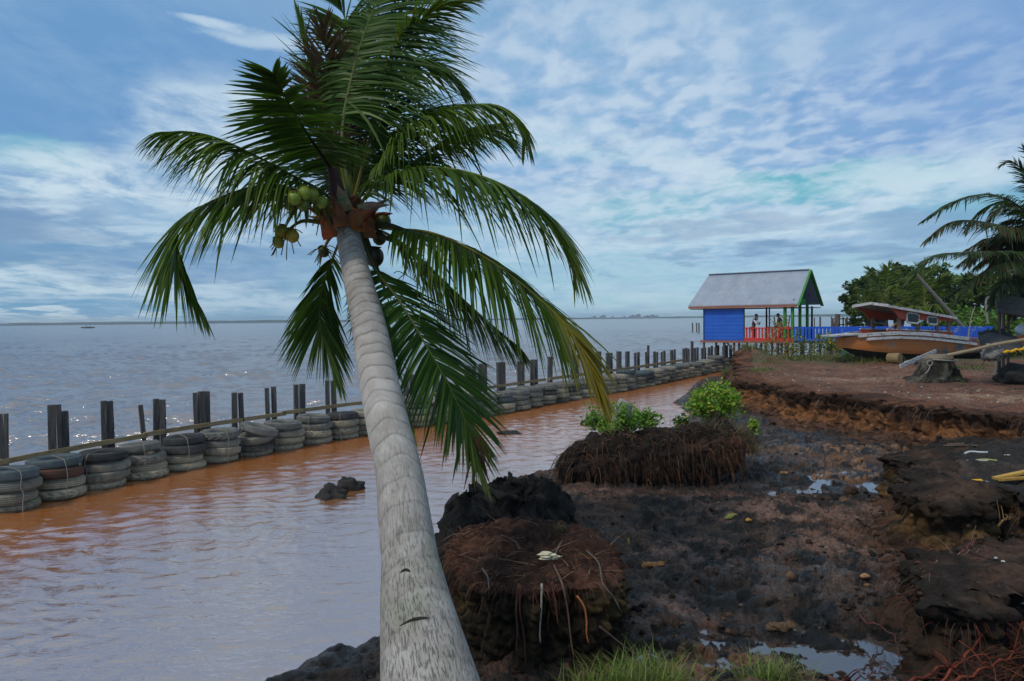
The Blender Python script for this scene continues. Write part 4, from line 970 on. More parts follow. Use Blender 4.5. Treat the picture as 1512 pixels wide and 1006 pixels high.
for ci, cl in enumerate(PC):
    for k, (px, pyt, wd) in enumerate(cl):
        p = min(BL, key=lambda q: abs(px_of(q)-px) if q.y > 1 else 1e9); dd = p.y+r.uniform(-.1, .12)*(1 if len(cl) > 1 else 0)
        top = P(px, pyt, dd); w_ = max(.085, wd/FOC*dd*.92)
        mb = MB(); ln = r.uniform(-.05, .05)
        hh = top.z+.9
        mb.box((0, 0, hh/2), (w_, w_*r.uniform(.7, 1.0), hh), None, (1, 1, 1), 0, r.uniform(.96, 1)); 
        o = mb.build('wooden_post', M_post)
        bv = o.modifiers.new('bevel', 'BEVEL'); bv.width = .008; bv.segments = 1
        lx = r.uniform(-.02, .02); o.location = (top.x-lx*hh, dd, -.9)
        if ci == 3 and k == 0: lx = -.07
        o.rotation_euler = (r.uniform(-.015, .015), lx, r.uniform(.2, .7))
        if len(cl) == 1: lb = 'dark square post standing alone as the %s post cluster from the left behind the tyres' % ordn(ci+1)
        else: lb = 'dark square post, %s one in the %s cluster from the left behind the tyre wall' % (WHICH[len(cl)][k], ordn(ci+1))
        tag(o, lb, 'post', 'wooden posts behind the tyre wall')
# nailed rails along the posts
M_rail = mat_simple('rail_wood', (.30, .19, .09), (.42, .29, .15), 3, .85, stretch=(1, 1, 4), bump=.4, dirt=(.10, .07, .05), dscale=4)
RL = resample(offset_line(MID, .68), .05)
def rail(pa, pb, z0, z1, label, w_=.11):
    a = min(RL, key=lambda q: abs(px_of(q)-pa) if q.y > 1 else 1e9); b = min(RL, key=lambda q: abs(px_of(q)-pb) if q.y > 1 else 1e9)
    i0, i1 = RL.index(a), RL.index(b); mb = MB(); n = 10
    pts = [RL[i0+(i1-i0)*k//n] for k in range(n+1)]
    for k in range(n): mb.bar((pts[k].x, pts[k].y, z0+(z1-z0)*k/n), (pts[k+1].x, pts[k+1].y, z0+(z1-z0)*(k+1)/n), .05, w_)
    tag(mb.build('wooden_rail', M_rail), label, 'rail', 'wooden rails along the tyre wall')
rail(-40, 215, .80, .84, 'brown wooden rail along the posts at the left end of the tyre wall')
rail(210, 420, .86, .87, 'yellowish brown rail running behind the fourth to seventh tyre stacks')
rail(416, 640, .90, .90, 'light brown rail passing behind the leaning palm trunk')
rail(640, 805, .92, .92, 'light brown rail under the hanging palm frond tips')
rail(810, 1010, .93, .93, 'greyish rail along the far tyre stacks toward the blue hut', .13)

# lumps of mud in the lagoon and thin poles out at sea
M_mudlump = mat_simple('black_mud', (.012, .011, .0105), (.030, .025, .022), 7, .65, bump=1, bscale=14, bdist=.04, spec=.4)
def lump(px, py, rx, ry, rz, label, seed, name='mud_lump', z=0., dz=0):
    g = G(px, py, z); mb = MB(); mb.ellipsoid((0, 0, 0), (rx, ry, rz), 40, 26, disp=.75, fr=1.7, seed=seed)
    o = mb.build(name, M_mudlump, None, True); o.location = (g.x, g.y+ry*.5, z+dz); tag(o, label, 'mud lump')
    return o
lump(487, 736, .27, .25, .22, 'lower black mud lump in the orange water left of the palm trunk', 3)
lump(514, 724, .30, .24, .20, 'higher black mud lump in the orange water beside the palm trunk', 8)
lump(752, 641, .34, .2, .07, 'low flat dark lump just breaking the lagoon surface near the hanging frond', 12)
lump(880, 628, .45, .3, .22, 'dark lump in the lagoon left of the grey stump', 14)
mb = None
for k, (px, yt, yb) in enumerate(((1022.5, 477, 491), (1028.5, 477, 491), (1032, 477, 492))):
    g = G(px, yb, 0); mb = MB(); tz = P(px, yt, g.y).z; mb.tube([(0, 0, -1), (.03, 0, tz*.5), (0, 0, tz)], .15, 6, col=(1, 1, 1)); o = mb.build('thin_pole', M_post); o.location = g
    tag(o, 'thin dark pole in the open water, %s of three left of the hut' % ('leftmost', 'middle', 'rightmost')[k], 'pole', 'poles in the open water')
mb = MB(); g = G(130, 485, 0)
for i in range(12): mb.box((-5+i*.9, 0, .45+.35*abs((i-5.5)/5.5)**2.5), (.92, 1.6, .9), None, (.04, .035, .03))
mb.box((-1.5, 0, 1.3), (.5, .5, 1.2), None, (.03, .03, .03)); mb.box((2, 0, 1.2), (.5, .5, 1.0), None, (.03, .03, .03))
mb.box((0.2, 0, 1.1), (2.5, 1.2, .5), None, (.05, .04, .04))
o = mb.build('distant_boat', M_dry); o.location = g; tag(o, 'tiny dark boat far out on the water near the left horizon', 'boat')
# hazy town on the far shore
M_town = mat_simple('pale_concrete', (.10, .13, .16), (.13, .16, .19), .05, .9)
r2 = random.Random(3)
for k, (px, hh, wd) in enumerate(((876, 8, 28), (890, 12, 22), (904, 7, 14), (921, 7, 14), (933, 11, 20), (942, 15, 18), (954, 9, 20), (962, 11, 30), (970, 8, 14))):
    p = P(px, 467, 3050); mb = MB(); mb.box((0, 0, hh/2), (wd, 20, hh)); mb.box((wd*.15, 0, hh+2), (wd*.35, 10, 4)); o = mb.build('town_building', M_town); o.location = (p.x, 3050, 0)
    tag(o, 'pale blocky building on the far shore, %s from the left in the distant town' % ordn(k+1), 'building', 'town buildings on the far shore')
# ------------------------------------------------------------------ mounds of peat and roots
M_peat = mat_vcol('peat', rough=.95, nscale=14, lo=.45, hi=1.6, bump=1.0, bscale=28, bdist=.05, spec=.2)
M_root = mat_vcol('root_strands', rough=.8, nscale=20, bump=.3, bscale=60, bdist=.005, spec=.25)
def mound(name, outline, ztop, zbot, parent, seed, cols, undercut=.10, flare=.25, rough=.06, nth=260, dome=.06, zslope=None):
    c = np.mean(np.array(outline), 0); n = len(outline)
    th = np.linspace(0, 2*math.pi, nth, endpoint=False)
    ang = np.array([math.atan2(p[1]-c[1], p[0]-c[0]) for p in outline]); rad_ = np.array([math.hypot(p[0]-c[0], p[1]-c[1]) for p in outline])
    o = np.argsort(ang % (2*math.pi)); a_, r_ = (ang % (2*math.pi))[o], rad_[o]
    Rr = np.interp(th, np.concatenate([[a_[-1]-2*math.pi], a_, [a_[0]+2*math.pi]]), np.concatenate([[r_[-1]], r_, [r_[0]]]))
    ker = np.ones(13)/13; Rr = np.convolve(np.concatenate([Rr[-6:], Rr, Rr[:6]]), ker, 'valid')
    T = np.concatenate([np.linspace(0.02, .45, 36), np.linspace(.46, 1, 60)])
    kt = [0, .38, .45, .50, .56, .66, .8, .92, 1.0]; kr = [0, .95, 1.0, 1.0, .98, 1-undercut*.8, 1-undercut, 1+flare*.3, 1+flare]; kz = [1, 1, .985, .93, .84, .62, .35, .10, -.12]
    RR = np.interp(T, kt, kr); ZZ = np.interp(T, kt, kz)
    X = c[0]+np.outer(RR, Rr*np.cos(th)); Y = c[1]+np.outer(RR, Rr*np.sin(th))
    top = ztop+(zslope(X, Y) if zslope else 0)
    Z = zbot+(top-zbot)*ZZ[:, None]+dome*(1-np.clip(RR[:, None]/1.0, 0, 1)**2)
    ka, kb = worley(X*3.6, Y*3.6, Z*3.6, seed+12); kc, kd = worley(X*9, Y*9, Z*9, seed+15)
    N1 = (np.minimum(kb-ka, .4)-.2)*2.6+(np.minimum(kd-kc, .4)-.2)*1.4+fbm3(X*2.2, Y*2.2, Z*2.2, 5, seed)*1.6+(.3-np.abs(fbm3(X*6, Y*6, Z*6, 4, seed+1)))*.9
    strand = fbm3(np.broadcast_to(th*Rr.mean()*9, X.shape), Z*1.3, 0*X, 4, seed+2)
    side = sstep(.40, .5, T)[:, None]
    disp = rough*(N1+strand*.9*side)
    X = X+np.cos(th)*disp*side*1.6; Y = Y+np.sin(th)*disp*side*1.6; Z = Z+(disp*.9+fbm3(X*3, Y*3, 0*Z, 4, seed+3)*.09)*(1-side)+disp*side*.3
    C = np.zeros(X.shape+(3,))+np.array(cols[0]); n1 = fbm3(X*3, Y*3, Z*3, 5, seed+5); n2 = fbm3(X*11, Y*11, Z*5, 4, seed+6)
    C = lerp3(C, np.array(cols[1]), sstep(-.1, .4, n1+n2*.6)); TT = np.broadcast_to(T[:, None], X.shape)
    C = lerp3(C, np.array(cols[2]), sstep(.44, .54, TT+n1*.06)); C = lerp3(C, np.array(cols[3]), sstep(.05, .4, n1+strand*.8)*sstep(.48, .6, TT))
    X, Y, Z, C = [np.concatenate([q, q[:, :1]], 1) for q in (X, Y, Z, C)]
    return grid_obj(name, X, Y, Z, M_peat, C, parent=parent), c, (th, Rr)
def strands(mb, n, pts_fn, r, lmin, lmax, rad, cols, wig=.12, grav=1.0, seg=6):
    for _ in range(n):
        p, out = pts_fn(); l = r.uniform(lmin, lmax); d = (out+Vector((r.uniform(-.5, .5), r.uniform(-.5, .5), r.uniform(-.3, .5)))).normalized(); pp = [p]
        for s in range(seg):
            d = (d+Vector((r.uniform(-wig, wig), r.uniform(-wig, wig), -grav*.35))).normalized(); pp.append(pp[-1]+d*l/seg)
        q = r.uniform(.6, 1.3); c = r.choice(cols); c = tuple(x*q for x in c); rr = rad*r.uniform(.5, 1.4)
        mb.tube(pp, [rr*(1-.75*i/seg) for i in range(seg+1)], 3, col=c, cap=False)
r = random.Random(31)
pk = empty('peat_block', (0, 0, 0), 'big square block of dark peat capped with red roots beside the foot of the palm', 'peat block')
pk.location = (1.0, 8.2, .35)
def relp(o, par): o.parent = par; o.location = Vector(o.location)-par.location; return o
zs = lambda X, Y: (Y-7.3)*.03
b_, cC, (thC, RC) = mound('block_body', CH_C, 1.19, .28, None, 800, ((.048, .025, .018), (.12, .058, .038), (.024, .018, .012), (.075, .050, .022)), undercut=.07, flare=.16, rough=.065, zslope=zs, nth=420, dome=.02)
relp(b_, pk)
def rimC(k=1.0):
    j = r.randrange(len(thC)); a = thC[j]; R_ = RC[j]*k
    return Vector((cC[0]+R_*math.cos(a), cC[1]+R_*math.sin(a), 1.21+(cC[1]+R_*math.sin(a)-7.3)*.03)), Vector((math.cos(a), math.sin(a), .1))
REDS = [(.10, .030, .018), (.07, .028, .02), (.14, .06, .035), (.20, .11, .06), (.045, .028, .02)]
mb = MB()
strands(mb, 420, lambda: rimC(r.uniform(.9, 1.0)), r, .06, .34, .003, REDS, wig=.3)
def topC():
    q = math.sqrt(r.random())*.95; p, o = rimC(q); a = r.uniform(0, 6.28); p.z += .03; return p, Vector((math.cos(a), math.sin(a), .15))
strands(mb, 480, topC, r, .06, .3, .003, REDS+[(.26, .17, .10)], wig=.35, grav=.15)
def sideC():
    p, o = rimC(.99); p.z -= r.uniform(.1, .7); return p, o*.5+Vector((0, 0, -.7))
strands(mb, 260, sideC, r, .08, .3, .0025, [(.05, .03, .02), (.08, .03, .018), (.03, .022, .016), (.09, .06, .03)], wig=.2)
fr_ = relp(mb.build('fine_roots', M_root), pk); fr_['kind'] = 'stuff'
for pts, rad, c in (([(800, 862), (799, 900), (797, 930), (798, 950)], .011, (.42, .33, .28)), ([(852, 880), (862, 895), (866, 915), (866, 935), (869, 950)], .011, (.38, .13, .05)), ([(818, 835), (830, 862), (838, 900), (843, 945), (848, 975)], .012, (.13, .07, .05)), ([(766, 862), (762, 900), (764, 930), (762, 965)], .011, (.12, .05, .03)), ([(768, 865), (768, 905), (774, 940), (776, 985)], .008, (.13, .05, .03)), ([(815, 860), (820, 890), (824, 922)], .009, (.12, .04, .03)), ([(836, 790), (826, 806), (818, 822)], .016, (.13, .10, .09)), ([(866, 813), (884, 832), (890, 862), (905, 880), (918, 905)], .010, (.12, .10, .09)), ([(706, 824), (740, 826), (790, 835)], .010, (.13, .08, .06)), ([(712, 840), (720, 852), (722, 870)], .012, (.16, .11, .09)), ([(740, 790), (760, 800), (768, 812)], .009, (.15, .10, .09)), ([(885, 925), (910, 945), (940, 968)], .009, (.09, .065, .05))):
    mb = MB(); pp = []
    for (a, b_2) in pts:
        onTop = b_2 < 860
        pp.append(G(a, b_2, 1.27) if onTop else P(a, b_2, 6.98))
    mb.tube(spline(pp, 16), [rad*(1-.03*i) for i in range(16)], 6, col=c); relp(mb.build('root', M_root, None, True), pk)
# pale husk lying on the block
mb = MB(); g = G(812, 828, 1.27)
for i in range(7): mb.ellipsoid((r.uniform(-.06, .06), r.uniform(-.03, .03), .015+.01*i), (.06, .035, .012), 8, 5, (.62, .56, .40), disp=.5, fr=3, seed=i)
o = mb.build('pale_husk', M_dry, None, True); o.location = g; tag(o, 'cream coloured husk lying on top of the peat block near the palm', 'husk')

# black cloddy heap behind the trunk
hp = [G2(632, 835, .1), G2(636, 765, .7), G2(690, 728, 1.0), G2(745, 716, 1.0), G2(800, 726, .8), G2(850, 738, .6), G2(850, 775, .5), G2(790, 812, .7), G2(700, 838, .7), G2(662, 860, .4)]
def heap(name, outline, hz, seed, label, base=.2, amp=1.0, mat=M_mudlump):
    xs = [p[0] for p in outline]; ys_ = [p[1] for p in outline]
    X, Y = np.meshgrid(np.linspace(min(xs)-.6, max(xs)+.6, 260), np.linspace(min(ys_)-.8, max(ys_)+.8, 260)); s = sdf(outline, X, Y)+fbm2(X*1.5, Y*1.5, 3, seed)*.3
    Z = base-.4+hz(X, Y)*sstep(-.35, .55, s)+amp*sstep(-.2, .35, s)*((.28-np.abs(fbm2(X*2.0, Y*2.0, 3, seed+1)))*.45+(.45-worley(X*2.6+.3*fbm2(X*4, Y*4, 2, seed), Y*2.6, None, seed+6)[0]**2)*.40+(.4-worley(X*7, Y*7, None, seed+7)[0]**2)*.16+fbm2(X*14, Y*14, 3, seed+3)*.05)
    X2 = X+fbm3(X*4, Y*4, Z*4, 4, seed+8)*.20; Y2 = Y+fbm3(X*4, Y*4, Z*4, 4, seed+9)*.20
    mdl = lambda a: np.maximum.reduce([a[:-1, :-1], a[1:, 1:], a[1:, :-1], a[:-1, 1:]])
    o = grid_obj(name, X2, Y2, Z, mat, keep=mdl(Z) > base-.38); tag(o, label, 'mud heap'); return o
M_clod = mat_simple('black_clods', (.013, .012, .0115), (.032, .025, .022), 6, .85, bump=1, bscale=22, bdist=.05, spec=.25)
pkg = G(745, 720, 1.0)
heap('mud_heap', hp, lambda X, Y: .85+.36*np.exp(-(((X-pkg.x)/1.0)**2+((Y-pkg.y+.6)/1.2)**2))+.25*np.exp(-(((X+1.1)/.6)**2+((Y-10.6)/1.)**2)), 900, 'black cloddy heap of mud at the water edge just right of the palm trunk', mat=M_clod)
heap('mud_heap', [G2(380, 1045, .3), G2(420, 1000, .35), G2(470, 975, .4), G2(520, 955, .45), G2(580, 940, .5), G2(640, 990, .6), G2(620, 1040, .6)], lambda X, Y: .5+0*X, 930, 'rough black mud rim at the bottom of the picture left of the palm foot', base=.2, amp=.7, mat=M_clod)

# fallen root mass
rt = empty('root_mass', (0, 0, 0), 'long toppled mass of dark fibrous roots lying on the mud at the water edge', 'root mass')
ra, rb = P(822, 684, 15.2), P(1092, 662, 15.6); rt.location = ((ra.x+rb.x)/2, 15.4, .4)
ax = (rb-ra); LN = ax.length; axn = ax.normalized(); sdv = Vector((0, 0, 1)).cross(axn).normalized()
nu, nv = 260, 130
U_, V_ = np.meshgrid(np.linspace(0, 1, nu), np.linspace(0, 2*math.pi, nv), indexing='ij')
hr = np.interp(U_, [0, .03, .08, .25, .5, .75, .93, .98, 1], [.02, .24, .40, .47, .48, .50, .52, .36, .02])
upb = np.interp(U_, [0, .12, .3, .6, .8, .92, 1], [0, .02, .06, .03, .06, .20, .14])
cx_ = ra.x+(rb.x-ra.x)*U_; cy_ = ra.y+(rb.y-ra.y)*U_; cz_ = ra.z+(rb.z-ra.z)*U_+upb*.6-.03
dirx = np.cos(V_); dirz = np.sin(V_)
nn = 1+.34*fbm3(U_*LN*1.1, dirx*1.1, dirz*1.1, 5, 950)+.26*fbm3(U_*LN*4, dirx*2, dirz*2, 5, 951)
wa, wb = worley(U_*LN*3.2, dirx*1.7, dirz*1.7, 957); nn = nn+(np.minimum(wb-wa, .45)-.2)*.55; sq = np.where(dirz > 0, .92, 1.0)
X = cx_+sdv.x*dirx*hr*1.15*nn; Y = cy_+sdv.y*dirx*hr*1.15*nn; Z = cz_+dirz*hr*nn*sq
C = np.zeros(X.shape+(3,))+np.array((.022, .016, .013)); fr1 = sstep(-.15, .3, fbm3(U_*LN*1.5, V_*1.3, 0*U_, 4, 955)); C = lerp3(C, np.array((.085, .038, .024)), fr1*sstep(-.6, -.1, -dirz+0.35)*sstep(.95, .3, dirz)*sstep(.15, .35, U_)); C = lerp3(C, np.array((.012, .010, .009)), sstep(-.25, -.6, dirz))  # reddish fibre band; underside blackened, shade painted into the colour
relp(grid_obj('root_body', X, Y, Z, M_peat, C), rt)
def surfE(umin=0, umax=1, vmin=0, vmax=2*math.pi):
    i = r.randrange(int(umin*(nu-1)), int(umax*(nu-1))); j = int(r.uniform(vmin, vmax)/(2*math.pi)*(nv-1)) % nv
    return Vector((X[i, j], Y[i, j], Z[i, j])), Vector((sdv.x*dirx[i, j], sdv.y*dirx[i, j], dirz[i, j]))*.9-axn*(.9 if U_[i, j] < .1 else 0)
def flatE(a, b, c, d):
    p, o = surfE(a, b, c, d); return p-o*.02, o*.42+Vector((0, 0, -.75))
def topE():
    p, o = surfE(0, 1, math.pi*.1, math.pi*.9); return p, axn*r.uniform(-1, 1)+sdv*r.uniform(-.6, .4)+Vector((0, 0, .25))
mb = MB(); vf = (math.pi*.55, math.pi*1.25) if sdv.y > 0 else (-math.pi*.25, math.pi*.45)
BR = [(.10, .045, .025), (.16, .07, .035), (.06, .035, .025), (.035, .024, .018), (.20, .11, .06)]
strands(mb, 2300, lambda: flatE(.10, 1, *vf), r, .06, .28, .0035, BR, wig=.3, grav=1.0)
strands(mb, 900, lambda: flatE(0, .25, 0, 6.28), r, .08, .30, .004, [(.02, .016, .014), (.035, .024, .02), (.05, .032, .024)], wig=.15, grav=.8)
strands(mb, 260, lambda: topE(), r, .12, .45, .005, [(.10, .075, .065), (.05, .035, .03), (.16, .12, .10)], wig=.3, grav=.35)
strands(mb, 320, lambda: surfE(0, 1, *vf), r, .25, .6, .006, BR, wig=.12, grav=1.6)
o = relp(mb.build('fine_roots', M_root), rt); o['kind'] = 'stuff'

# grey stump and green plants on top of the root mass
M_grass = mat_leaf('leafy_green', rough=.5, trans=.25)
M_bark = mat_simple('grey_bark', (.20, .19, .175), (.38, .37, .35), 5, .9, stretch=(3, 3, .6), bump=.8, dirt=(.10, .085, .07), dscale=5)
def leaves(mb, cen, n, spread, size, c1, c2, rr, up=.3, shape=1.0, yel=None, yelk=.0):
    for _ in range(n):
        while True:
            v = Vector((rr.uniform(-1, 1), rr.uniform(-1, 1), rr.uniform(-1, 1)))
            if v.length < 1: break
        p = Vector(cen)+Vector((v.x*spread[0], v.y*spread[1], v.z*spread[2]))
        leaf(mb, p, size*rr.uniform(.6, 1.3), c1, c2, rr, up, shape, yel, yelk, v)
def leaf(mb, p, s, c1, c2, rr, up=.3, shape=1.0, yel=None, yelk=0, out=None):
    d = Vector((rr.uniform(-1, 1), rr.uniform(-1, 1), rr.uniform(-.6, .9)))+(out*.8 if out is not None else Vector())
    d = d.normalized(); n = (Vector((rr.uniform(-.8, .8), rr.uniform(-.8, .8), up+.5))).normalized(); sd = d.cross(n)
    sd = sd.normalized() if sd.length > .05 else d.orthogonal().normalized(); n = sd.cross(d)
    q = rr.random(); g = rr.uniform(.75, 1.25); c = tuple((c1[i]*(1-q)+c2[i]*q)*g for i in range(3))
    if yel and rr.random() < yelk: c = tuple(x*g for x in yel)
    w_ = s*.30*shape; b = len(mb.v)
    for v in (p, p+d*s*.45+sd*w_-n*s*.05, p+d*s*.45+n*s*.04, p+d*s*.45-sd*w_-n*s*.05, p+d*s-n*s*.12): mb.vert(v, c)
    mb.face((b, b+1, b+2)); mb.face((b+1, b+4, b+2)); mb.face((b, b+2, b+3)); mb.face((b+2, b+4, b+3))
def bush(name, foot, rad_xyz, n, size, c1, c2, label, cat='shrub', seed=0, yel=None, yelk=0, nstem=16, shape=1., lift=.5, group=None, stemc=(.07, .05, .02), nc=26):
    rr = random.Random(seed); o = empty(name, foot, label, cat, group); mb, ms = MB(), MB()
    for k in range(nc):
        a = rr.uniform(0, 6.28); q = math.sqrt(rr.random())
        cc = Vector((math.cos(a)*q*rad_xyz[0], math.sin(a)*q*rad_xyz[1], rad_xyz[2]*(lift+(1-lift)*rr.random()*(1.25-.7*q))))
        leaves(mb, cc, n//nc, (rad_xyz[0]*.28, rad_xyz[1]*.28, rad_xyz[2]*.2), size, c1, c2, rr, shape=shape, yel=yel, yelk=yelk)
        if k < nstem: ms.tube(spline([Vector((cc.x*.35, cc.y*.35, 0)), cc*.5+Vector((rr.uniform(-.05, .05), 0, .05)), cc*1.02], 6), [.012, .011, .009, .008, .006, .004], 4, col=stemc)
    mb.build('foliage', M_grass, o); ms.build('stems', M_root, o); return o
G1, G2_, G3 = (.08, .19, .02), (.21, .37, .035), (.30, .40, .035)
def grassy(mb, area, n, h0, h1, cols, rr, w_=.008, zf=None):
    for _ in range(n):
        x_, y_ = area(); z_ = zf(x_, y_) if zf else 0
        a = rr.uniform(0, 6.28); ln = rr.uniform(.1, .9); hh = rr.uniform(h0, h1); d = Vector((math.cos(a)*ln, math.sin(a)*ln, 1)).normalized(); p = [Vector((x_, y_, z_-.02))]
        for s in range(4): d = (d+Vector((math.cos(a)*.12, math.sin(a)*.12, -.16))).normalized(); p.append(p[-1]+d*hh/4)
        q = rr.uniform(.7, 1.25); c = tuple(v*q for v in rr.choice(cols)); sd = Vector((-math.sin(a), math.cos(a), 0))
        mb.strip(p, sd, [w_, w_*.95, w_*.8, w_*.5, w_*.06], [c]*5)
pS = P(913, 640, 15.75)
mb = MB(); rr = random.Random(2)
mb.tube(spline([(0, 0, -.5), (0, 0, .1), (.02, 0, .5), (.05, 0, .66)], 12), [.24, .22, .21, .20, .19, .19, .18, .18, .17, .17, .16, .15], 16)
o = mb.build('tree_stump', M_bark, None, True); o.location = (pS.x, 15.75, pS.z); o.rotation_euler = (0, .18, 0)
tag(o, 'pale grey cut stump half hidden in green weeds on the lagoon shore', 'stump')
def ft(px, py, dep): p = P(px, py, dep); return (p.x, p.y, p.z)
bush('leafy_weed', ft(893, 640, 16.3), (.42, .3, .66), 1200, .075, G1, G2_, 'bright green weeds growing over the pale grey stump', 'weed', 11, nc=30, lift=.2)
bush('leafy_weed', ft(952, 640, 16.1), (.32, .3, .46), 900, .08, G1, G2_, 'bright green weeds to the right of the pale stump on the root mass', 'weed', 12, nc=30, lift=.25)
bush('leafy_weed', ft(1004, 640, 16.4), (.18, .2, .4), 220, .10, (.05, .12, .02), (.11, .2, .03), 'thin sparse weed with open leaves before the lagoon between two green clumps', 'weed', 13, nc=10, lift=.3, nstem=10)
bush('leafy_shrub', ft(1060, 630, 15.9), (.54, .40, .80), 2400, .085, (.10, .23, .018), (.29, .46, .03), 'round bright yellow-green shrub on the right end of the root mass', 'shrub', 14, yel=(.40, .34, .05), yelk=.12, nc=36, lift=.35, nstem=30)
bush('leafy_weed', ft(1112, 640, 15.2), (.14, .14, .25), 160, .08, G2_, G3, 'small yellow-green sprig beside the right end of the root mass', 'weed', 15, nc=6, lift=.2, nstem=6)
bush('leafy_weed', ft(926, 642, 15.35), (.24, .15, .72), 420, .075, G1, G2_, 'thin green weed climbing the right side of the pale grey stump', 'weed', 17, nc=14, lift=.2, nstem=8)
bush('leafy_weed', ft(908, 646, 15.5), (.42, .2, .42), 1000, .06, G1, G2_, 'low green weeds at the foot of the pale grey stump', 'weed', 16, nc=16, lift=.1, nstem=8)
mb = MB(); rr = random.Random(5); fp = ft(1075, 640, 15.6)
grassy(mb, lambda: (rr.uniform(-.55, .5), rr.uniform(-.3, .3)), 900, .3, .65, [(.12, .085, .05), (.18, .13, .07), (.08, .07, .03)], rr, .012)
o = mb.build('dry_grass', M_grass); o.location = (fp[0], fp[1]-.15, fp[2]-.12); o.rotation_euler = (.5, .25, 0); tag(o, 'dry brown grass drooping below the bright shrub on the root mass', 'grass')
# foreground grass
for (px, py, n, rx, ry, h, lb, sd) in ((945, 1012, 800, .42, .3, .5, 'green grass tuft at the bottom edge in front of the peat block', 1), (1140, 1006, 420, .26, .2, .38, 'green grass tuft at the bottom edge among the puddles', 2), (870, 1016, 260, .3, .2, .3, 'short dark grass tuft at the foot of the peat block', 3), (826, 782, 130, .10, .08, .16, 'tiny olive grass tuft on the back of the peat block', 4)):
    g = G(px, py, 1.25 if sd == 4 else .42); rr = random.Random(sd); mb = MB()
    grassy(mb, lambda: (rr.gauss(0, rx*.5), rr.gauss(0, ry*.5)), n, h*.4, h, [(.08, .16, .02), (.13, .23, .03), (.20, .27, .05), (.24, .22, .08)] if sd != 4 else [(.16, .17, .03), (.12, .12, .03)], rr, .0075)
    o = mb.build('grass_tuft', M_grass); o.location = (g.x, g.y, (1.24 if sd == 4 else gz(g.x, g.y))); tag(o, lb, 'grass tuft')

# hanging roots along the broken bank edges
mb = MB(); r = random.Random(77)
def lipf(key, dz, i0=0, i1=1.0):
    lx, ly, ox, oy = LIPS[key]
    def f():
        while True:
            j = r.randrange(int(len(lx)*i0), max(int(len(lx)*i1), 1))
            if r.random() < DEN[key][j]: break
        z = {'far': ZB, 'a': 1.2, 'b': 1.0}[key]
        if key == 'far': z += .12*float(sstep(30, 46, np.array([ly[j]]))[0])
        return Vector((lx[j], ly[j], z-r.uniform(.02, dz))), Vector((ox[j], oy[j], .1))
    return f
DEN = {k: sstep(-.1, .4, fbm2(np.arange(len(v[0]))*(.05 if k == 'far' else .025)*1.1, np.zeros(len(v[0])), 3, 990))+.04 for k, v in LIPS.items()}
strands(mb, 1300, lipf('far', .25), r, .08, .55, .005, [(.05, .03, .02), (.10, .045, .03), (.16, .10, .07), (.03, .02, .015), (.22, .16, .12)], wig=.22, grav=1.5)
strands(mb, 260, lipf('a', .15), r, .1, .5, .0035, [(.05, .035, .025), (.10, .05, .03), (.14, .10, .06)], wig=.22, grav=1.4)
strands(mb, 220, lipf('b', .15), r, .1, .5, .0035, [(.05, .03, .025), (.12, .035, .022), (.10, .06, .04)], wig=.22, grav=1.4)
o = mb.build('hanging_roots', M_root); tag(o, 'fine roots hanging from the broken edges of the earth bank', 'roots', kind='stuff')
# loose red roots at the lower right
def loose(pts, rad, c, label, group=None, name='bare_root'):
    mb = MB(); pp = [G(a, b, z) for a, b, z in pts]; g = pp[0]; s = spline(pp, 20)
    s = [p+Vector((0, 0, .025*math.sin(i*1.9))) for i, p in enumerate(s)]
    mb.tube([p-g for p in s], [rad*(1-.035*i) for i in range(20)], 6, col=c); rr = random.Random(int(pts[0][0]))
    for k in range(5):
        i = rr.randrange(4, 18); a = s[i]-g; d = Vector((rr.uniform(-1, 1), rr.uniform(-1, 1), rr.uniform(-.2, .9))).normalized()*rr.uniform(.08, .28)
        mb.tube(spline([a, a+d*.5+Vector((0, 0, .03)), a+d], 6), [rad*.5*(1-.12*j) for j in range(6)], 4, col=c)
    o = mb.build(name, M_root, None, True); o.location = g; tag(o, label, 'root', group)
RD, GY, BN = (.11, .026, .02), (.20, .14, .12), (.10, .055, .04)
loose([(1252, 898, .45), (1280, 918, .5), (1318, 936, .5), (1330, 985, .5)], .009, (.12, .045, .04), 'thin pinkish root lying across the mud left of the lower right earth block')
loose([(1200, 1010, .45), (1270, 1002, .5), (1310, 985, .55)], .010, RD, 'dark red root at the bottom edge between the puddle and the earth block')
loose([(1375, 1020, .6), (1420, 975, .7), (1480, 905, .8), (1482, 900, .85)], .014, (.20, .045, .025), 'bright red root slanting up in front of the lower right earth block')
loose([(1340, 1010, .5), (1420, 975, .6), (1512, 955, .7), (1560, 940, .7)], .016, (.15, .035, .025), 'thick dark red root running off the lower right corner')
loose([(1380, 1020, .6), (1460, 985, .7), (1530, 950, .75)], .016, (.17, .04, .02), 'orange-red root closest to the lower right corner')
loose([(1365, 840, 1.02), (1366, 860, 1.04), (1378, 884, 1.0), (1395, 884, 1.0)], .009, (.20, .11, .07), 'pale curved root looping over the left corner of the lower right block')
loose([(1380, 833, 1.05), (1420, 818, 1.05), (1455, 812, 1.05)], .009, GY, 'pale grey root lying on the lower right block beside the dark notch')
loose([(1350, 832, 1.03), (1400, 836, 1.05), (1470, 840, 1.05)], .009, (.13, .045, .04), 'long reddish root stretched flat over the lower right block')
loose([(1418, 838, 1.05), (1423, 855, 1.02), (1420, 875, 1.0), (1419, 925, .75)], .010, (.26, .13, .06), 'tan root hanging over the front of the lower right block')
loose([(1498, 888, .95), (1508, 905, .85), (1512, 935, .7)], .010, (.24, .10, .05), 'short tan root at the right edge in front of the lower block')
loose([(1474, 778, 1.0), (1482, 768, 1.1), (1496, 764, 1.15)], .010, (.30, .18, .08), 'light tan root bridging the dark notch between the two right blocks')
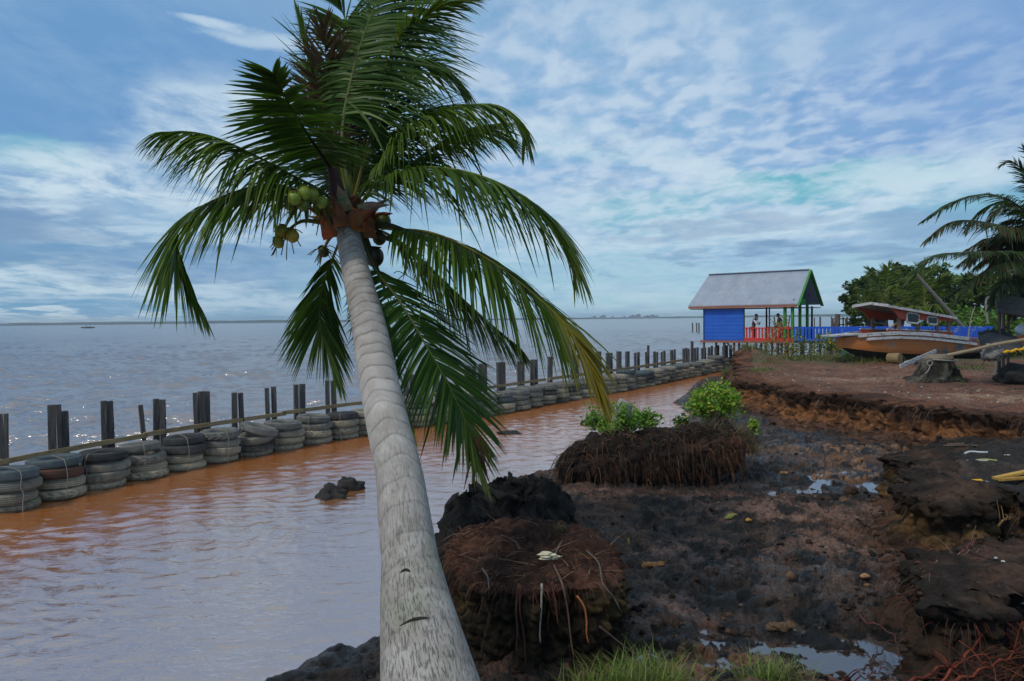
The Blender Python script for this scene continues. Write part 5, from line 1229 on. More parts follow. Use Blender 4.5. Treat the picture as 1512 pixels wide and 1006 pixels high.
loose([(1275, 990, .45), (1310, 955, .5), (1350, 940, .55), (1370, 900, .7)], .010, (.06, .045, .045), 'dark twig leaning against the lower right block from the puddle')
loose([(1440, 800, 1.05), (1420, 815, 1.08), (1440, 826, 1.05), (1470, 820, 1.05)], .008, (.16, .045, .035), 'tangled red root on top of the lower right block')
r = random.Random(8); mb = MB()
def cor():
    g = G(r.uniform(1400, 1540), r.uniform(945, 1020), .62); a = r.uniform(0, 6.28); return g, Vector((math.cos(a), math.sin(a), .4))
strands(mb, 150, cor, r, .2, .7, .005, [(.085, .020, .016), (.055, .02, .017), (.13, .04, .022), (.035, .02, .018)], wig=.3, grav=.25)
o = mb.build('root_tangle', M_root); tag(o, 'tangle of thin red roots filling the lower right corner', 'roots', kind='stuff')

# clods and pebbles strewn over the mud
mb = MB(); r = random.Random(15); n = 0
while n < 1100:
    px, py = r.uniform(640, 1400), 600+420*r.random()**.7; g = G(px, py, .42)
    if sdf(MUD, np.array([g.x]), np.array([g.y]))[0] < .3 or max(sdf(BLK_A, np.array([g.x]), np.array([g.y]))[0], sdf(BLK_B, np.array([g.x]), np.array([g.y]))[0], sdf(BANK, np.array([g.x]), np.array([g.y]))[0]) > -.3: continue
    n += 1; s = (.008+.026*r.random()**3)*(1+g.y*.03); c = r.choice([(.02, .018, .017), (.03, .024, .02), (.05, .032, .024), (.10, .06, .04)]+([(.22, .13, .07)] if r.random() < .3 else []))
    mb.ellipsoid((g.x, g.y, gz(g.x, g.y)+s*.2), (s*r.uniform(.8, 1.5), s*r.uniform(.8, 1.4), s*r.uniform(.6, 1)), 8, 6, c, disp=.7, fr=1.6, seed=n % 50)
for key, cnt, sz, zt in (('a', 420, .022, 1.2), ('b', 420, .016, 1.0), ('far', 620, .035, ZB)):
    lx, ly, ox, oy = LIPS[key]
    for k in range(cnt):
        j = r.randrange(len(lx)); top = r.random() < .55; d_ = r.gauss(-.12, .12) if top else r.uniform(.18, .55); x_, y_ = lx[j]+ox[j]*d_, ly[j]+oy[j]*d_
        s = sz*r.uniform(.4, 1.5)**1.5; z_ = gz(x_, y_) if not top or d_ < -.1 else zt+float(top_noise(np.array([x_]), np.array([y_]))[0])*(1 if key == 'far' else 1.8)
        c = r.choice([(.03, .024, .02), (.05, .033, .026), (.085, .05, .034)] if key != 'far' else [(.06, .03, .02), (.12, .06, .035), (.17, .085, .045), (.04, .025, .02)])
        mb.ellipsoid((x_, y_, z_+s*.25), (s*r.uniform(.8, 1.5), s*r.uniform(.8, 1.4), s*r.uniform(.6, 1)), 8, 6, c, disp=.8, fr=1.6, seed=k % 50)
tag(mb.build('mud_clods', M_peat, None, True), 'small clods and pebbles strewn over the wet mud', 'clods', kind='stuff')
mb = MB(); r = random.Random(19)
def redmat():
    q = r.choice([(1000, 738, 1.6, .25), (1100, 740, 1.4, .4), (940, 735, .8, .2), (1230, 790, 1.4, .7)]); g = G(q[0], q[1], .45)
    x_, y_ = g.x+r.gauss(0, q[2]*.6), g.y+r.gauss(0, q[3]*.8); a = r.uniform(0, 6.28); return Vector((x_, y_, gz(x_, y_))), Vector((math.cos(a), math.sin(a), .5))
strands(mb, 1500, redmat, r, .05, .22, .003, [(.20, .085, .05), (.14, .06, .04), (.26, .15, .10)], wig=.3, grav=.2, seg=3)
def sticks():
    px, py = r.uniform(860, 1340), r.uniform(640, 860); g = G(px, py, .42); return Vector((g.x, g.y, gz(g.x, g.y)-.02)), Vector((0, 0, 3))
strands(mb, 130, sticks, r, .08, .30, .005, [(.02, .016, .014), (.05, .03, .022)], wig=.06, grav=-.1, seg=3)
tag(mb.build('dead_stubble', M_root), 'dead reddish root stubble and short stems sticking out of the mud', 'stubble', kind='stuff')
# ------------------------------------------------------------------ the hut on stilts
HO = P(1178, 450, 49.5); HO = Vector((HO.x, HO.y, 0)); U2 = Vector((.746, -.666, 0)); W2 = Vector((.666, .746, 0))
def HL(a, wv, z): return HO-U2*a+W2*wv+Vector((0, 0, z))     # a metres left of the gable, wv metres deep
def painted(name, c, rough=.55, dirt=(.12, .10, .08), dlo=.62, dhi=.85): return mat_simple(name, c, tuple(x*.82 for x in c), 1.5, rough, dirt=dirt, dscale=2.5, dlo=dlo, dhi=dhi, bump=.25, bscale=12)
M_blue = painted('blue_paint', (.006, .095, .62), dirt=(.02, .07, .33)); M_red = painted('red_paint', (.62, .028, .022)); M_green = painted('green_paint', (.035, .25, .03)); M_brownb = painted('brown_board', (.30, .11, .06)); M_dkwood = mat_simple('dark_wood', (.030, .024, .020), (.07, .055, .045), 3, .9, stretch=(4, 4, .6), bump=.5)
t = new_mat('hut_wall_paint'); o_ = objc(t); sx = t.n('ShaderNodeSeparateXYZ'); t.l(o_, sx.inputs[0])
al = t.math('ADD', t.math('MULTIPLY', sx.outputs[0], .746), t.math('MULTIPLY', sx.outputs[1], -.666)); bd = t.math('FRACT', t.math('MULTIPLY', sx.outputs[2], 4.2))
c = t.mix(t.mapr(t.noise(t.vmul(o_, (1, 1, 3)), 1.1, 7, .65), .3, .7), (.006, .080, .47), (.012, .13, .60)); c = t.mix(t.mapr(bd, 0, .07, .65, 0), c, (.004, .03, .20)); c = t.mix(t.mapr(t.noise(t.vmul(o_, (2, 2, .35)), 2.2, 7, .65), .56, .78, 0, .6), c, (.03, .10, .36)); c = t.mix(t.mapr(t.math('FRACT', t.math('MULTIPLY', al, .82)), 0, .03, .5, 0), c, (.004, .03, .22))
t.l(c, t.b.inputs['Base Color']); t.b.inputs['Roughness'].default_value = .6; t.l(t.bump(t.mapr(bd, 0, .12), .7, .02), t.b.inputs['Normal']); M_wall2 = t.m
HOv = HL(3.5, 2, 2.05)
hut = empty('stilt_hut', tuple(HOv), 'small blue walled hut on stilts over the water with a pale metal gable roof', 'hut')
class HB(MB):
    def bb(s, a0, a1, w0, w1, z0, z1, col=(1, 1, 1), mi=0):   # box in hut axes
        b = len(s.v)
        for z in (z0, z1):
            for a, wv in ((a0, w0), (a1, w0), (a1, w1), (a0, w1)): s.vert(HL(a, wv, z)-HOv, col)
        for q in ((0, 3, 2, 1), (4, 5, 6, 7), (0, 1, 5, 4), (1, 2, 6, 5), (2, 3, 7, 6), (3, 0, 4, 7)): s.face([b+i for i in q], mi)
EZ, RZ, WW, LA = 4.32, 6.52, 3.9, 7.6
t = new_mat('corrugated_metal'); o_ = objc(t)
sx = t.n('ShaderNodeSeparateXYZ'); t.l(o_, sx.inputs[0])
un = t.math('ADD', t.math('MULTIPLY', sx.outputs[0], U2.x), t.math('MULTIPLY', sx.outputs[1], U2.y))
c = t.mix(t.mapr(t.noise(o_, 1.2, 6, .6), .3, .7), (.30, .35, .44), (.38, .43, .52))
sheet = t.math('FRACT', t.math('MULTIPLY', un, 1.25)); c = t.mix(t.mapr(sheet, .0, .04, .35, 0), c, (.22, .25, .31))
zf_ = t.math('FRACT', t.math('MULTIPLY', t.math('SUBTRACT', sx.outputs[2], .1), .62)); c = t.mix(t.math('MULTIPLY', t.mapr(zf_, 0, .03, .5, 0), t.mapr(t.noise(o_, 1.5, 3, .5), .4, .55)), c, (.20, .21, .25))
c = t.mix(t.mapr(t.noise(t.vmul(o_, (1, 1, .3)), 2.5, 7, .65), .52, .75, 0, .6), c, (.26, .22, .20))
t.l(c, t.b.inputs['Base Color']); t.b.inputs['Roughness'].default_value = .5; t.b.inputs['Metallic'].default_value = .15
t.l(t.bump(t.math('SINE', t.math('MULTIPLY', un, 80)), .6, .012), t.b.inputs['Normal']); M_roof = t.m
mb = HB()
for side in (0, 1):
    w0, w1 = (-.02, WW/2) if side == 0 else (WW+.02, WW/2)
    b = len(mb.v)
    for dz_ in (.05, 0):
        for a, wv, z in ((-.0, w0, EZ), (LA, w0, EZ), (LA-.55, w1, RZ), (.0, w1, RZ)): mb.vert(HL(a, wv, z+dz_)-HOv)
    for q in ((0, 1, 2, 3), (4, 7, 6, 5), (0, 4, 5, 1), (1, 5, 6, 2), (0, 3, 7, 4)): mb.face([b+i for i in q])
for k in range(40): mb.bar(HL(.05+k*.175, WW/2, RZ+.05)-HOv, HL(.05+k*.175+.17, WW/2, RZ+.05)-HOv, .34, .03+.02*(k % 3 == 0))
mb.build('roof', M_roof, hut)
mb = HB(); mb.bb(.05, LA-.02, -.05, .02, EZ-.16, EZ-.005); mb.build('fascia', M_brownb, hut)
mb = HB(); mb.bb(.02, LA-.1, .05, WW-.05, EZ-.22, EZ-.17); mb.build('rafters', M_dkwood, hut)
mb = HB()
for w0 in (-.06, WW+.06): mb.bar(HL(-.03, w0, EZ-.08)-HOv, HL(-.03, WW/2, RZ+.0)-HOv, .06, .20, upv=tuple(U2))
mb.build('bargeboard', M_green, hut)
mb = HB(); mb.bb(.3, .36, .15, 2.0, EZ+.02, EZ+.35); mb.build('tie_beam', M_green, hut)
for w0 in (.02, WW-.02):                                   # rafters seen inside the gable
    pass
mb = HB(); mb.bb(3.72, 6.57, .3, .36, 2.02, EZ-.16); mb.bb(6.51, 6.57, .37, 3.3, 2.02, EZ-.16)
mb.build('wall', M_wall2, hut)
for a_ in (6.571, 3.66): mb = HB(); mb.bb(a_, a_+.06, .26, .34, 1.95, EZ-.16); mb.build('corner_post', M_dkwood, hut)
mb = HB(); mb.bb(.3, 6.75, .2, 3.5, 1.93, 2.015); mb.build('floor', M_dkwood, hut)
mb = HB(); mb.bb(.3, 6.8, .14, .198, 1.87, 2.02); mb.build('floor_beam', M_brownb, hut)
mb = HB()
mb.bb(.42, 3.64, .20, .25, 2.80, 2.88); mb.bb(.42, 3.64, .19, .25, 2.02, 2.20)
a = .44
rr = random.Random(6)
while a < 3.6: mb.bb(a, a+.115, .255, .28, 2.06, 2.86+rr.uniform(-.01, .02)); a += .215
mb.build('railing', M_red, hut)
mb = HB(); mb.bb(.42, 3.6, 3.38, 3.42, 2.80, 2.88); a = .44
while a < 3.6: mb.bb(a, a+.09, 3.43, 3.45, 2.06, 2.86); a += .24
mb.build('railing', M_dkwood, hut)['label'] = 'dark back railing'
for a, wv, wd, mt, z1 in ((.95, .32, .16, M_green, EZ-.1), (.47, .32, .16, M_green, EZ-.1), (.47, 1.5, .15, M_green, EZ+.2), (.47, 2.7, .15, M_green, EZ), (1.97, .3, .07, M_dkwood, EZ-.1), (3.5, 3.3, .09, M_dkwood, EZ-.1), (.47, 3.5, .1, M_dkwood, EZ-.1)):
    mb = HB(); mb.bb(a-wd/2, a+wd/2, wv-wd/2, wv+wd/2, 2.01, z1); mb.build('post', mt, hut)
M_stilt = mat_simple('stilt_wood', (.06, .045, .036), (.14, .115, .095), 3, .9, stretch=(4, 4, .5), bump=.5)
for k, (a, wv) in enumerate(((6.6, .3), (5.8, .5), (5.1, .25), (4.4, .3), (3.5, .3), (2.9, .3), (2.2, .3), (1.4, .3), (.9, .3), (.45, .3), (6.6, 3.3), (5.5, 3.3), (4.3, 3.3), (3.1, 3.3), (2.0, 3.3), (1.0, 3.3), (3.2, 1.8), (1.8, 1.8), (.5, 1.8), (.5, 3.3))):
    mb = HB(); g_ = HL(a, wv, 0); zb = -.6; mb.tube([HL(a, wv, zb)-HOv, HL(a+.02, wv+.02, .8)-HOv, HL(a, wv, 1.95)-HOv], [.085, .08, .075], 7); mb.build('stilt', M_stilt, hut)
mb = HB(); mb.bar(HL(4.9, .25, 1.9)-HOv, HL(3.9, .25, .7)-HOv, .10); mb.build('brace', M_stilt, hut)

# two people behind the red railing
M_skin = mat_simple('skin', (.16, .085, .055), (.19, .10, .065), 5, .6)
M_hair = mat_simple('black_hair', (.012, .010, .010), None, 5, .6); M_vest = mat_simple('black_cloth', (.014, .014, .018), (.022, .022, .026), 6, .85); M_shirt = mat_simple('white_cloth', (.62, .62, .70), (.55, .55, .62), 6, .8); M_trs = mat_simple('dark_trousers', (.03, .03, .045), None, 6, .85)
def skin_obj(name, nodes, edges, mat, parent, root=0, sub=2):
    me = bpy.data.meshes.new(name); me.from_pydata([n[0] for n in nodes], edges, []); me.materials.append(mat)
    o = bpy.data.objects.new(name, me); link(o, parent)
    sm = o.modifiers.new('skin', 'SKIN'); sm.use_smooth_shade = True
    for i, n in enumerate(nodes):
        sv = me.skin_vertices[0].data[i]; rr_ = n[1] if hasattr(n[1], '__len__') else (n[1], n[1]); sv.radius = rr_; sv.use_root = (i == root)
    s2 = o.modifiers.new('sub', 'SUBSURF'); s2.levels = sub; s2.render_levels = sub
    return o
def person(loc, face, label, pose, shirt, cap=False):
    # local axes: x right, y forward, z up; the figure faces +y
    o = empty('person', loc, label, 'person'); o.rotation_euler = (0, 0, face)
    lean = pose['lean']; hip = Vector((0, 0, .92)); ch = Vector((0, lean*.45, 1.28)); nk = Vector((0, lean*.62, 1.47)); hd = nk+Vector((0, .05, .15))
    N, E = [], []
    def add(p, rd, par=None):
        N.append((tuple(p), rd)); 
        if par is not None: E.append((par, len(N)-1))
        return len(N)-1
    h = add(hip, (.15, .11)); w_ = add(hip.lerp(ch, .45), (.135, .10), h); c_ = add(ch, (.165, .115), w_); n_ = add(nk, .06, c_); add(nk+Vector((0, .02, .06)), .055, n_)
    for s in (-1, 1):
        l = add(hip+Vector((s*.09, 0, -.08)), .095, h); k = add(Vector((s*.11, pose.get('knee', .03), .48)), .06, l); a = add(Vector((s*.11, 0, .08)), .042, k); add(Vector((s*.12, .15, .035)), .04, a)
        sh = add(ch+Vector((s*.17, 0, .10)), .068, c_); e = add(Vector(pose['elbow'][s]), .045, sh); hnd = Vector(pose['hand'][s]); wr = add(hnd, .032, e)
        d = (hnd-Vector(pose['elbow'][s])).normalized(); pm_ = add(hnd+d*.07, (.042, .02), wr); sidev = d.cross(Vector((0, 0, 1))); sidev = sidev.normalized() if sidev.length > .1 else Vector((1, 0, 0))
        for f in range(4): a1 = add(hnd+d*(.10)+sidev*(f-1.5)*.021, .010, pm_); add(hnd+d*(.135+.012*(1.5-abs(f-1.5)))+sidev*(f-1.5)*.023+Vector((0, 0, -.012)), .009, a1)
        add(hnd+d*.06+sidev*(-.055), .011, pm_)
    b = skin_obj('body', N, E, M_skin, o)
    # clothing over the body
    N, E = [], []
    h = add(hip+Vector((0, 0, -.02)), (.165, .125)); w_ = add(hip.lerp(ch, .45), (.15, .115), h); c_ = add(ch, (.185, .13), w_); add(nk-Vector((0, 0, .05)), .075, c_)
    for s in (-1, 1):
        sh = add(ch+Vector((s*.175, 0, .10)), .082, c_); e = add(Vector(pose['elbow'][s]), .06, sh) if shirt == 'black' else sh
    skin_obj('shirt', N, E, M_vest, o)
    if shirt == 'white_sleeve':
        for s in (-1, 1):
            N, E = [], []
            sh = add(ch+Vector((s*.19, 0, .08)), .075); e = add(Vector(pose['elbow'][s]), .062, sh); add(Vector(pose['elbow'][s]).lerp(Vector(pose['hand'][s]), .82), .046, e); skin_obj('sleeve', N, E, M_shirt, o)
    N, E = [], []
    h = add(hip, (.16, .125))
    for s in (-1, 1): l = add(hip+Vector((s*.09, 0, -.10)), .108, h); k = add(Vector((s*.11, pose.get('knee', .03), .48)), .075, l); add(Vector((s*.11, 0, .10)), .06, k)
    skin_obj('trousers', N, E, M_trs, o)
    mb = MB(); mb.ellipsoid(hd, (.076, .098, .118), 20, 14, rot=Matrix.Rotation(-lean*.5, 3, 'X'))
    mb.ellipsoid(hd+Vector((0, .10, -.015)), (.016, .022, .03), 8, 6); mb.ellipsoid(hd+Vector((0, .085, -.065)), (.03, .012, .012), 8, 6)
    for s in (-1, 1): mb.ellipsoid(hd+Vector((s*.078, -.005, -.01)), (.014, .028, .036), 8, 6)
    mb.build('head', M_skin, o, True)
    mb = MB()
    for s in (-1, 1): mb.ellipsoid(hd+Vector((s*.03, .09, .015)), (.014, .008, .009), 8, 6)
    mb.build('eyes', M_hair, o, True)
    mb = MB(); mb.ellipsoid(hd+Vector((0, -.022, .040)), (.084, .098, .092), 20, 12, disp=.05, seed=3); mb.build('hair', M_hair, o, True)
    if cap:
        mb = MB(); mb.ellipsoid(hd+Vector((0, -.005, .065)), (.09, .105, .075), 20, 12); mb.box(hd+Vector((0, .135, .055)), (.13, .11, .012)); mb.build('cap', M_vest, o, False)
    return o
def faced(v): return math.atan2(-v.x, v.y)
pp1 = HL(3.22, .62, 2.02); person(tuple(pp1), faced(U2), 'person in black vest and white sleeves at the red railing, hand at the face', dict(lean=.30, elbow={-1: (-.22, .30, 1.02), 1: (.20, .34, 1.06)}, hand={-1: (-.08, .42, 1.14), 1: (.08, .34, 1.40)}), 'white_sleeve')
pp2 = HL(1.30, .62, 2.02); person(tuple(pp2), faced(-U2), 'person in black shirt and dark cap behind the red railing near the green posts', dict(lean=.30, elbow={-1: (-.24, .14, 1.0), 1: (.24, .16, 1.0)}, hand={-1: (-.16, .38, .92), 1: (.14, .40, .92)}), 'black', True)

# blue railed walkway from the hut to the land
wk = empty('walkway', tuple(HL(-5, .5, 2.0)), 'long blue railed walkway on stilts running from the hut to the shore', 'walkway'); wko = HOv; HOv = HL(-5, .5, 2.0)
mb = HB(); mb.bb(-10.2, .28, .2, 1.9, 1.90, 2.0); mb.build('deck', M_dkwood, wk)
for w0 in (.15, 1.95):
    mb = HB(); mb.bb(-10.2, .25, w0, w0+.05, 2.80, 2.90); mb.bb(-10.2, .25, w0, w0+.05, 2.02, 2.16); a = -10.15
    while a < .2: mb.bb(a, a+.13, w0-.03, w0-.004, 2.05, 2.88); a += .235
    mb.build('railing', M_blue, wk)
mb = HB(); mb.bb(-10.3, -8.4, .05, .115, 1.9, 2.92); mb.build('end_panel', painted('blue_paint_worn', (.006, .085, .55), dirt=(.20, .26, .42), dlo=.54, dhi=.66), wk)
for a in (-.7, -1.9, -3.2, -4.4, -5.6, -6.9, -8.3, -9.8):
    for w0 in (.3, 1.8):
        mb = HB(); mb.tube([HL(a, w0, -.6)-HOv, HL(a, w0, 1.95)-HOv], .085, 6); mb.build('stilt', M_stilt, wk)
mb = HB(); mb.bar(HL(-3.2, .25, 1.85)-HOv, HL(-4.3, .25, .7)-HOv, .12); mb.build('brace', M_stilt, wk)
HOv = wko
# poles and a wrecked jetty beyond the walkway
for k, (px, yt, yb, wd, lean, lb) in enumerate(((1143, 468, 500, .13, .12, 'thin dark pole in the water just left of the first green hut post'), (1166, 467, 500, .13, -.12, 'thin leaning dark pole between the two green hut posts'), (1198.5, 469, 500, .10, -.05, 'thin dark pole right of the hut beyond the blue walkway, left one of a pair'), (1202.5, 469, 500, .10, .0, 'thin dark pole right of the hut beyond the blue walkway, right one of a pair'), (1211, 468, 500, .16, 0, 'single dark pole between the hut and the thick leaning jetty post'), (1237, 464, 500, .5, -.09, 'thick leaning post of the wrecked jetty beyond the walkway'), (1229, 471, 500, .2, .1, 'short dark jetty post left of the thick leaning post'), (1249, 471, 500, .2, .08, 'slender jetty post right of the thick leaning post'), (1256, 470, 500, .2, -.05, 'second slender jetty post right of the thick leaning post'), (1266, 472, 500, .2, .12, 'jetty post with a small deck on it left of the round tree'))):
    dep = 75; p = P(px, yt, dep); mb = MB(); hh = p.z+.8; mb.tube([(0, 0, 0), (-lean*hh*.5, 0, hh*.5), (-lean*hh, 0, hh)], [wd*.5]*3, 6); o = mb.build('jetty_post', M_stilt); o.location = (p.x+lean*hh, dep, -.8); tag(o, lb, 'post', 'old posts in the water beyond the walkway')
mb = MB(); a, b = P(1228, 471, 75.4), P(1262, 471, 75.4)
mb.bar(a, b, .10); mb.bar(a-Vector((0, 0, .55)), b-Vector((0, 0, .55)), .10)
for k in range(7): q = a.lerp(b, k/6); mb.bar(q-Vector((0, 0, .75)), q+Vector((0, 0, .2)), .10)
tag(mb.build('jetty_rail', M_stilt), 'small broken wooden rail of the old jetty beyond the walkway', 'rail')

# ------------------------------------------------------------------ stranded boat
BO = Vector((15.85, 38.5, 0)); BX = Vector((.94, .34, 0)).normalized(); BY = Vector((-BX.y, BX.x, 0))
BOv = BO+BX*4+Vector((0, 0, 1.4))
def BL_(s, y, z): return BO+BX*s+BY*y+Vector((0, 0, z))-BOv
boat = empty('wooden_boat', tuple(BOv), 'stranded old orange wooden boat with white rub rails and a red roofed cabin', 'boat')
def boat_paint(name, c1, c2, dirt, dlo=.5, dhi=.7): return mat_simple(name, c1, c2, 1.6, .75, stretch=(1, 1, 3), dirt=dirt, dscale=2.2, dlo=dlo, dhi=dhi, bump=.5, bscale=14)
t = new_mat('orange_hull'); o_ = objc(t); n = t.noise(t.vmul(o_, (.6, .6, 2.5)), 1.6, 8, .65)
c = t.mix(t.mapr(n, .3, .7), (.62, .19, .04), (.48, .19, .06)); c = t.mix(t.mapr(t.noise(o_, 1.1, 7, .65), .58, .72), c, (.30, .25, .21)); sx = t.n('ShaderNodeSeparateXYZ'); t.l(o_, sx.inputs[0])
c = t.mix(t.math('MULTIPLY', t.mapr(sx.outputs[0], 1.2, 2.0), t.mapr(t.noise(o_, 1.7, 6, .6), .42, .55)), c, (.08, .15, .19)); c = t.mix(t.mapr(t.noise(o_, 3.2, 8, .7), .60, .72), c, (.08, .05, .035))
plank = t.math('FRACT', t.math('MULTIPLY', sx.outputs[2], 5.5)); c = t.mix(t.mapr(plank, 0, .07, .5, 0), c, (.06, .04, .03))
t.l(c, t.b.inputs['Base Color']); t.b.inputs['Roughness'].default_value = .75; t.l(t.bump(t.noise(o_, 9, 8, .7), .6, .02), t.b.inputs['Normal']); M_hull = t.m
M_hbot = mat_simple('dark_bottom', (.02, .016, .014), (.05, .035, .028), 3, .85, bump=.6)
M_white = mat_simple('chipped_white', (.60, .60, .61), (.42, .41, .41), 2.5, .7, stretch=(1, 1, 3), dirt=(.10, .07, .055), dscale=5, dlo=.56, dhi=.62, bump=.5)
M_redc = mat_simple('orange_red', (.50, .085, .035), (.42, .07, .03), 1.5, .65, dirt=(.22, .09, .05), dscale=3, dlo=.6, dhi=.8, bump=.3)
ST = [(0, 2.50, 2.05, .14), (.5, 2.58, 1.98, .45), (1.3, 2.66, 1.86, .78), (2.5, 2.70, 1.74, 1.02), (4, 2.64, 1.66, 1.12), (5.5, 2.50, 1.62, 1.14), (7, 2.34, 1.62, 1.10), (8.5, 2.16, 1.66, 1.0), (9.6, 2.12, 1.74, .88)]
sI = np.linspace(0, 9.6, 49); zs_ = np.interp(sI, [q[0] for q in ST], [q[1] for q in ST]); zc_ = np.interp(sI, [q[0] for q in ST], [q[2] for q in ST]); hb_ = np.interp(sI, [q[0] for q in ST], [q[3] for q in ST])
mb = MB(); mbb = MB()
for sd in (-1, 1):
    b = len(mb.v)
    for i, s in enumerate(sI):
        for k in range(7): q = k/6; mb.vert(BL_(s-.18*(1-q)*0+(.0), sd*hb_[i]*(.80+.20*q**.7), zc_[i]+(zs_[i]-zc_[i])*q))
    for i in range(48):
        for k in range(6): mb.face((b+i*7+k, b+(i+1)*7+k, b+(i+1)*7+k+1, b+i*7+k+1))
    b = len(mbb.v)
    for i, s in enumerate(sI):
        for k in range(4): q = k/3; mbb.vert(BL_(s, sd*hb_[i]*.80*(1-q), zc_[i]-(.42*math.sin(min(1, s/2.0)*math.pi/2))*q**.8))
    for i in range(48):
        for k in range(3): mbb.face((b+i*4+k, b+i*4+k+1, b+(i+1)*4+k+1, b+(i+1)*4+k))
mb.box(BL_(-.02, 0, 2.28), (.16, .34, .52), Matrix.Rotation(math.atan2(BX.y, BX.x), 3, 'Z'), (1, 1, 1)); mb.box(BL_(9.62, 0, 1.92), (.06, 1.5, .42), Matrix.Rotation(math.atan2(BX.y, BX.x), 3, 'Z'))
mb.build('hull', M_hull, boat); mbb.build('hull_bottom', M_hbot, boat)
mb = MB(); b = 0
for i, s in enumerate(sI): mb.vert(BL_(s, -hb_[i]*.98, zs_[i]-.06)); mb.vert(BL_(s, hb_[i]*.98, zs_[i]-.06))
for i in range(48): mb.face((2*i, 2*i+2, 2*i+3, 2*i+1))
mb.build('deck', M_dkwood, boat)
for sd in (-1, 1):
    for off, w_, s0, s1 in ((.02, .17, .45, 7.1), (-.19, .13, .9, 9.5)):
        mb = MB(); q = [s for s in sI if s0 <= s <= s1]
        for a, c_ in zip(q, q[1:]):
            f = lambda s, arr: float(np.interp(s, sI, arr)); k = 1.0 if off > 0 else .97
            mb.bar(BL_(a, sd*(f(a, hb_)*k+.04), f(a, zs_)+off), BL_(c_, sd*(f(c_, hb_)*k+.04), f(c_, zs_)+off), .075, w_)
        rrn = random.Random(int(off*100)+5)
        mb.build('rub_rail', M_white, boat)
mb = MB()
for i in range(6): mb.bar(BL_(-.72, -.35+.14*i, 2.62), BL_(1.05, -.55+.22*i, 2.70), .15, .06)
mb.build('bow_platform', M_white, boat)
mb = MB()
for sd in (-1, 1): mb.bar(BL_(7.1, sd*1.10, 2.40), BL_(9.55, sd*.9, 2.22), .16, .06)
mb.build('stern_rail', boat_paint('orange_trim', (.55, .20, .06), (.45, .15, .05), (.2, .1, .05)), boat)
for sd in (-1, 1):
    mb = MB(); mb.bar(BL_(2.1, sd*.86, 2.76), BL_(6.3, sd*.86, 2.58), .05, .26); mb.build('coaming', M_redc, boat)
    mb = MB(); mb.bar(BL_(2.05, sd*.87, 2.92), BL_(6.15, sd*.87, 2.74), .09, .05); mb.build('coaming_cap', M_white, boat)
# cabin: arched side panels, windows, pillars and roof
def rz(s): return 4.03-(s-2)*.145
for sd in (-1, 1):
    mb = MB(); y_ = sd*.98; n = 36; b = len(mb.v)
    for i in range(n+1):
        s = 2.05+4.05*i/n; top = rz(s)-.04; q = max(0, 1-(s-2.05)/.6); bot = 3.42-(s-2)*.045+q**.5*(.5 if q > 0 else 0)*(1 if q > .0 else 0); bot = min(bot, top-.06)
        for yy in (y_-.025, y_+.025): mb.vert(BL_(s, yy, bot)); mb.vert(BL_(s, yy, top))
    for i in range(n):
        k = b+4*i
        for q in ((0, 4, 5, 1), (2, 3, 7, 6), (0, 2, 6, 4), (1, 5, 7, 3)): mb.face([k+v for v in q])
    mb.build('cabin_side', M_redc, boat)
    for s0, s1, zt, zb in ((3.12, 3.88, 3.70, 3.22), (4.42, 5.06, 3.50, 3.14)):
        mb = MB(); pts = []
        for qx, qz in ((.12, 0), (.88, 0), (1, .2), (1, .8), (.88, 1), (.12, 1), (0, .8), (0, .2), (.12, 0)): s = s0+(s1-s0)*qx; pts.append(BL_(s, sd*1.035, zb+(zt-zb)*qz-(s-s0)*.10))
        mb.tube(pts, .045, 6, cap=False); wf = mb.build('window', M_white, boat)
        mb = MB(); mb.face([mb.vert(v) for v in pts[:-1]]); mb.build('pane', mat_simple('dark_pane', (.010, .012, .012), None, 1, .2), wf)
    for s in ((2.75, 3.95, 5.2, 5.95) if sd < 0 else (2.9, 4.4, 5.9)):
        mb = MB(); mb.bar(BL_(s, sd*.88, 2.66), BL_(s, sd*.91, 3.48-(s-2)*.045), .15, .10); mb.build('pillar', boat_paint('brown_pillar', (.20, .11, .08), (.26, .15, .11), (.1, .06, .05)), boat)
mb = MB(); mb.bar(BL_(2.0, -.9, 2.85), BL_(2.8, -.9, 3.3), .05); mb.build('prop', M_rail, boat)
mb = MB(); ny = 9
for i in range(2):
    for k in range(ny+1):
        y_ = -1.15+2.3*k/ny; cm = .16*(1-(y_/1.15)**2); mb.vert(BL_(1.9, y_, rz(1.9)+cm)) if i == 0 else mb.vert(BL_(6.15, y_, rz(6.15)+cm))
nb = len(mb.v)
for v in list(mb.v): mb.vert((v[0], v[1], v[2]-.07))
for k in range(ny): mb.face((k, k+ny+1, k+ny+2, k+1)); mb.face((nb+k, nb+k+1, nb+k+ny+2, nb+k+ny+1)); mb.face((k, k+1, nb+k+1, nb+k)); mb.face((ny+1+k, nb+ny+1+k, nb+ny+2+k, ny+2+k))
for k in (0, ny): mb.face((k, nb+k, nb+k+ny+1, k+ny+1))
mb.build('roof', mat_simple('roof_boards', (.40, .39, .38), (.26, .25, .24), 3, .85, dirt=(.07, .06, .055), dscale=6, dlo=.5, dhi=.62, bump=.6), boat)
mb = MB()
for sd in (-1, 1): mb.bar(BL_(1.88, sd*1.17, rz(1.9)-.03), BL_(6.17, sd*1.17, rz(6.15)-.03), .05, .12)
mb.bar(BL_(1.87, -1.17, rz(1.9)+.0), BL_(1.87, 0, rz(1.9)+.13), .05, .13); mb.bar(BL_(1.87, 0, rz(1.9)+.13), BL_(1.87, 1.17, rz(1.9)), .05, .13)
mb.build('roof_edge', M_white, boat)
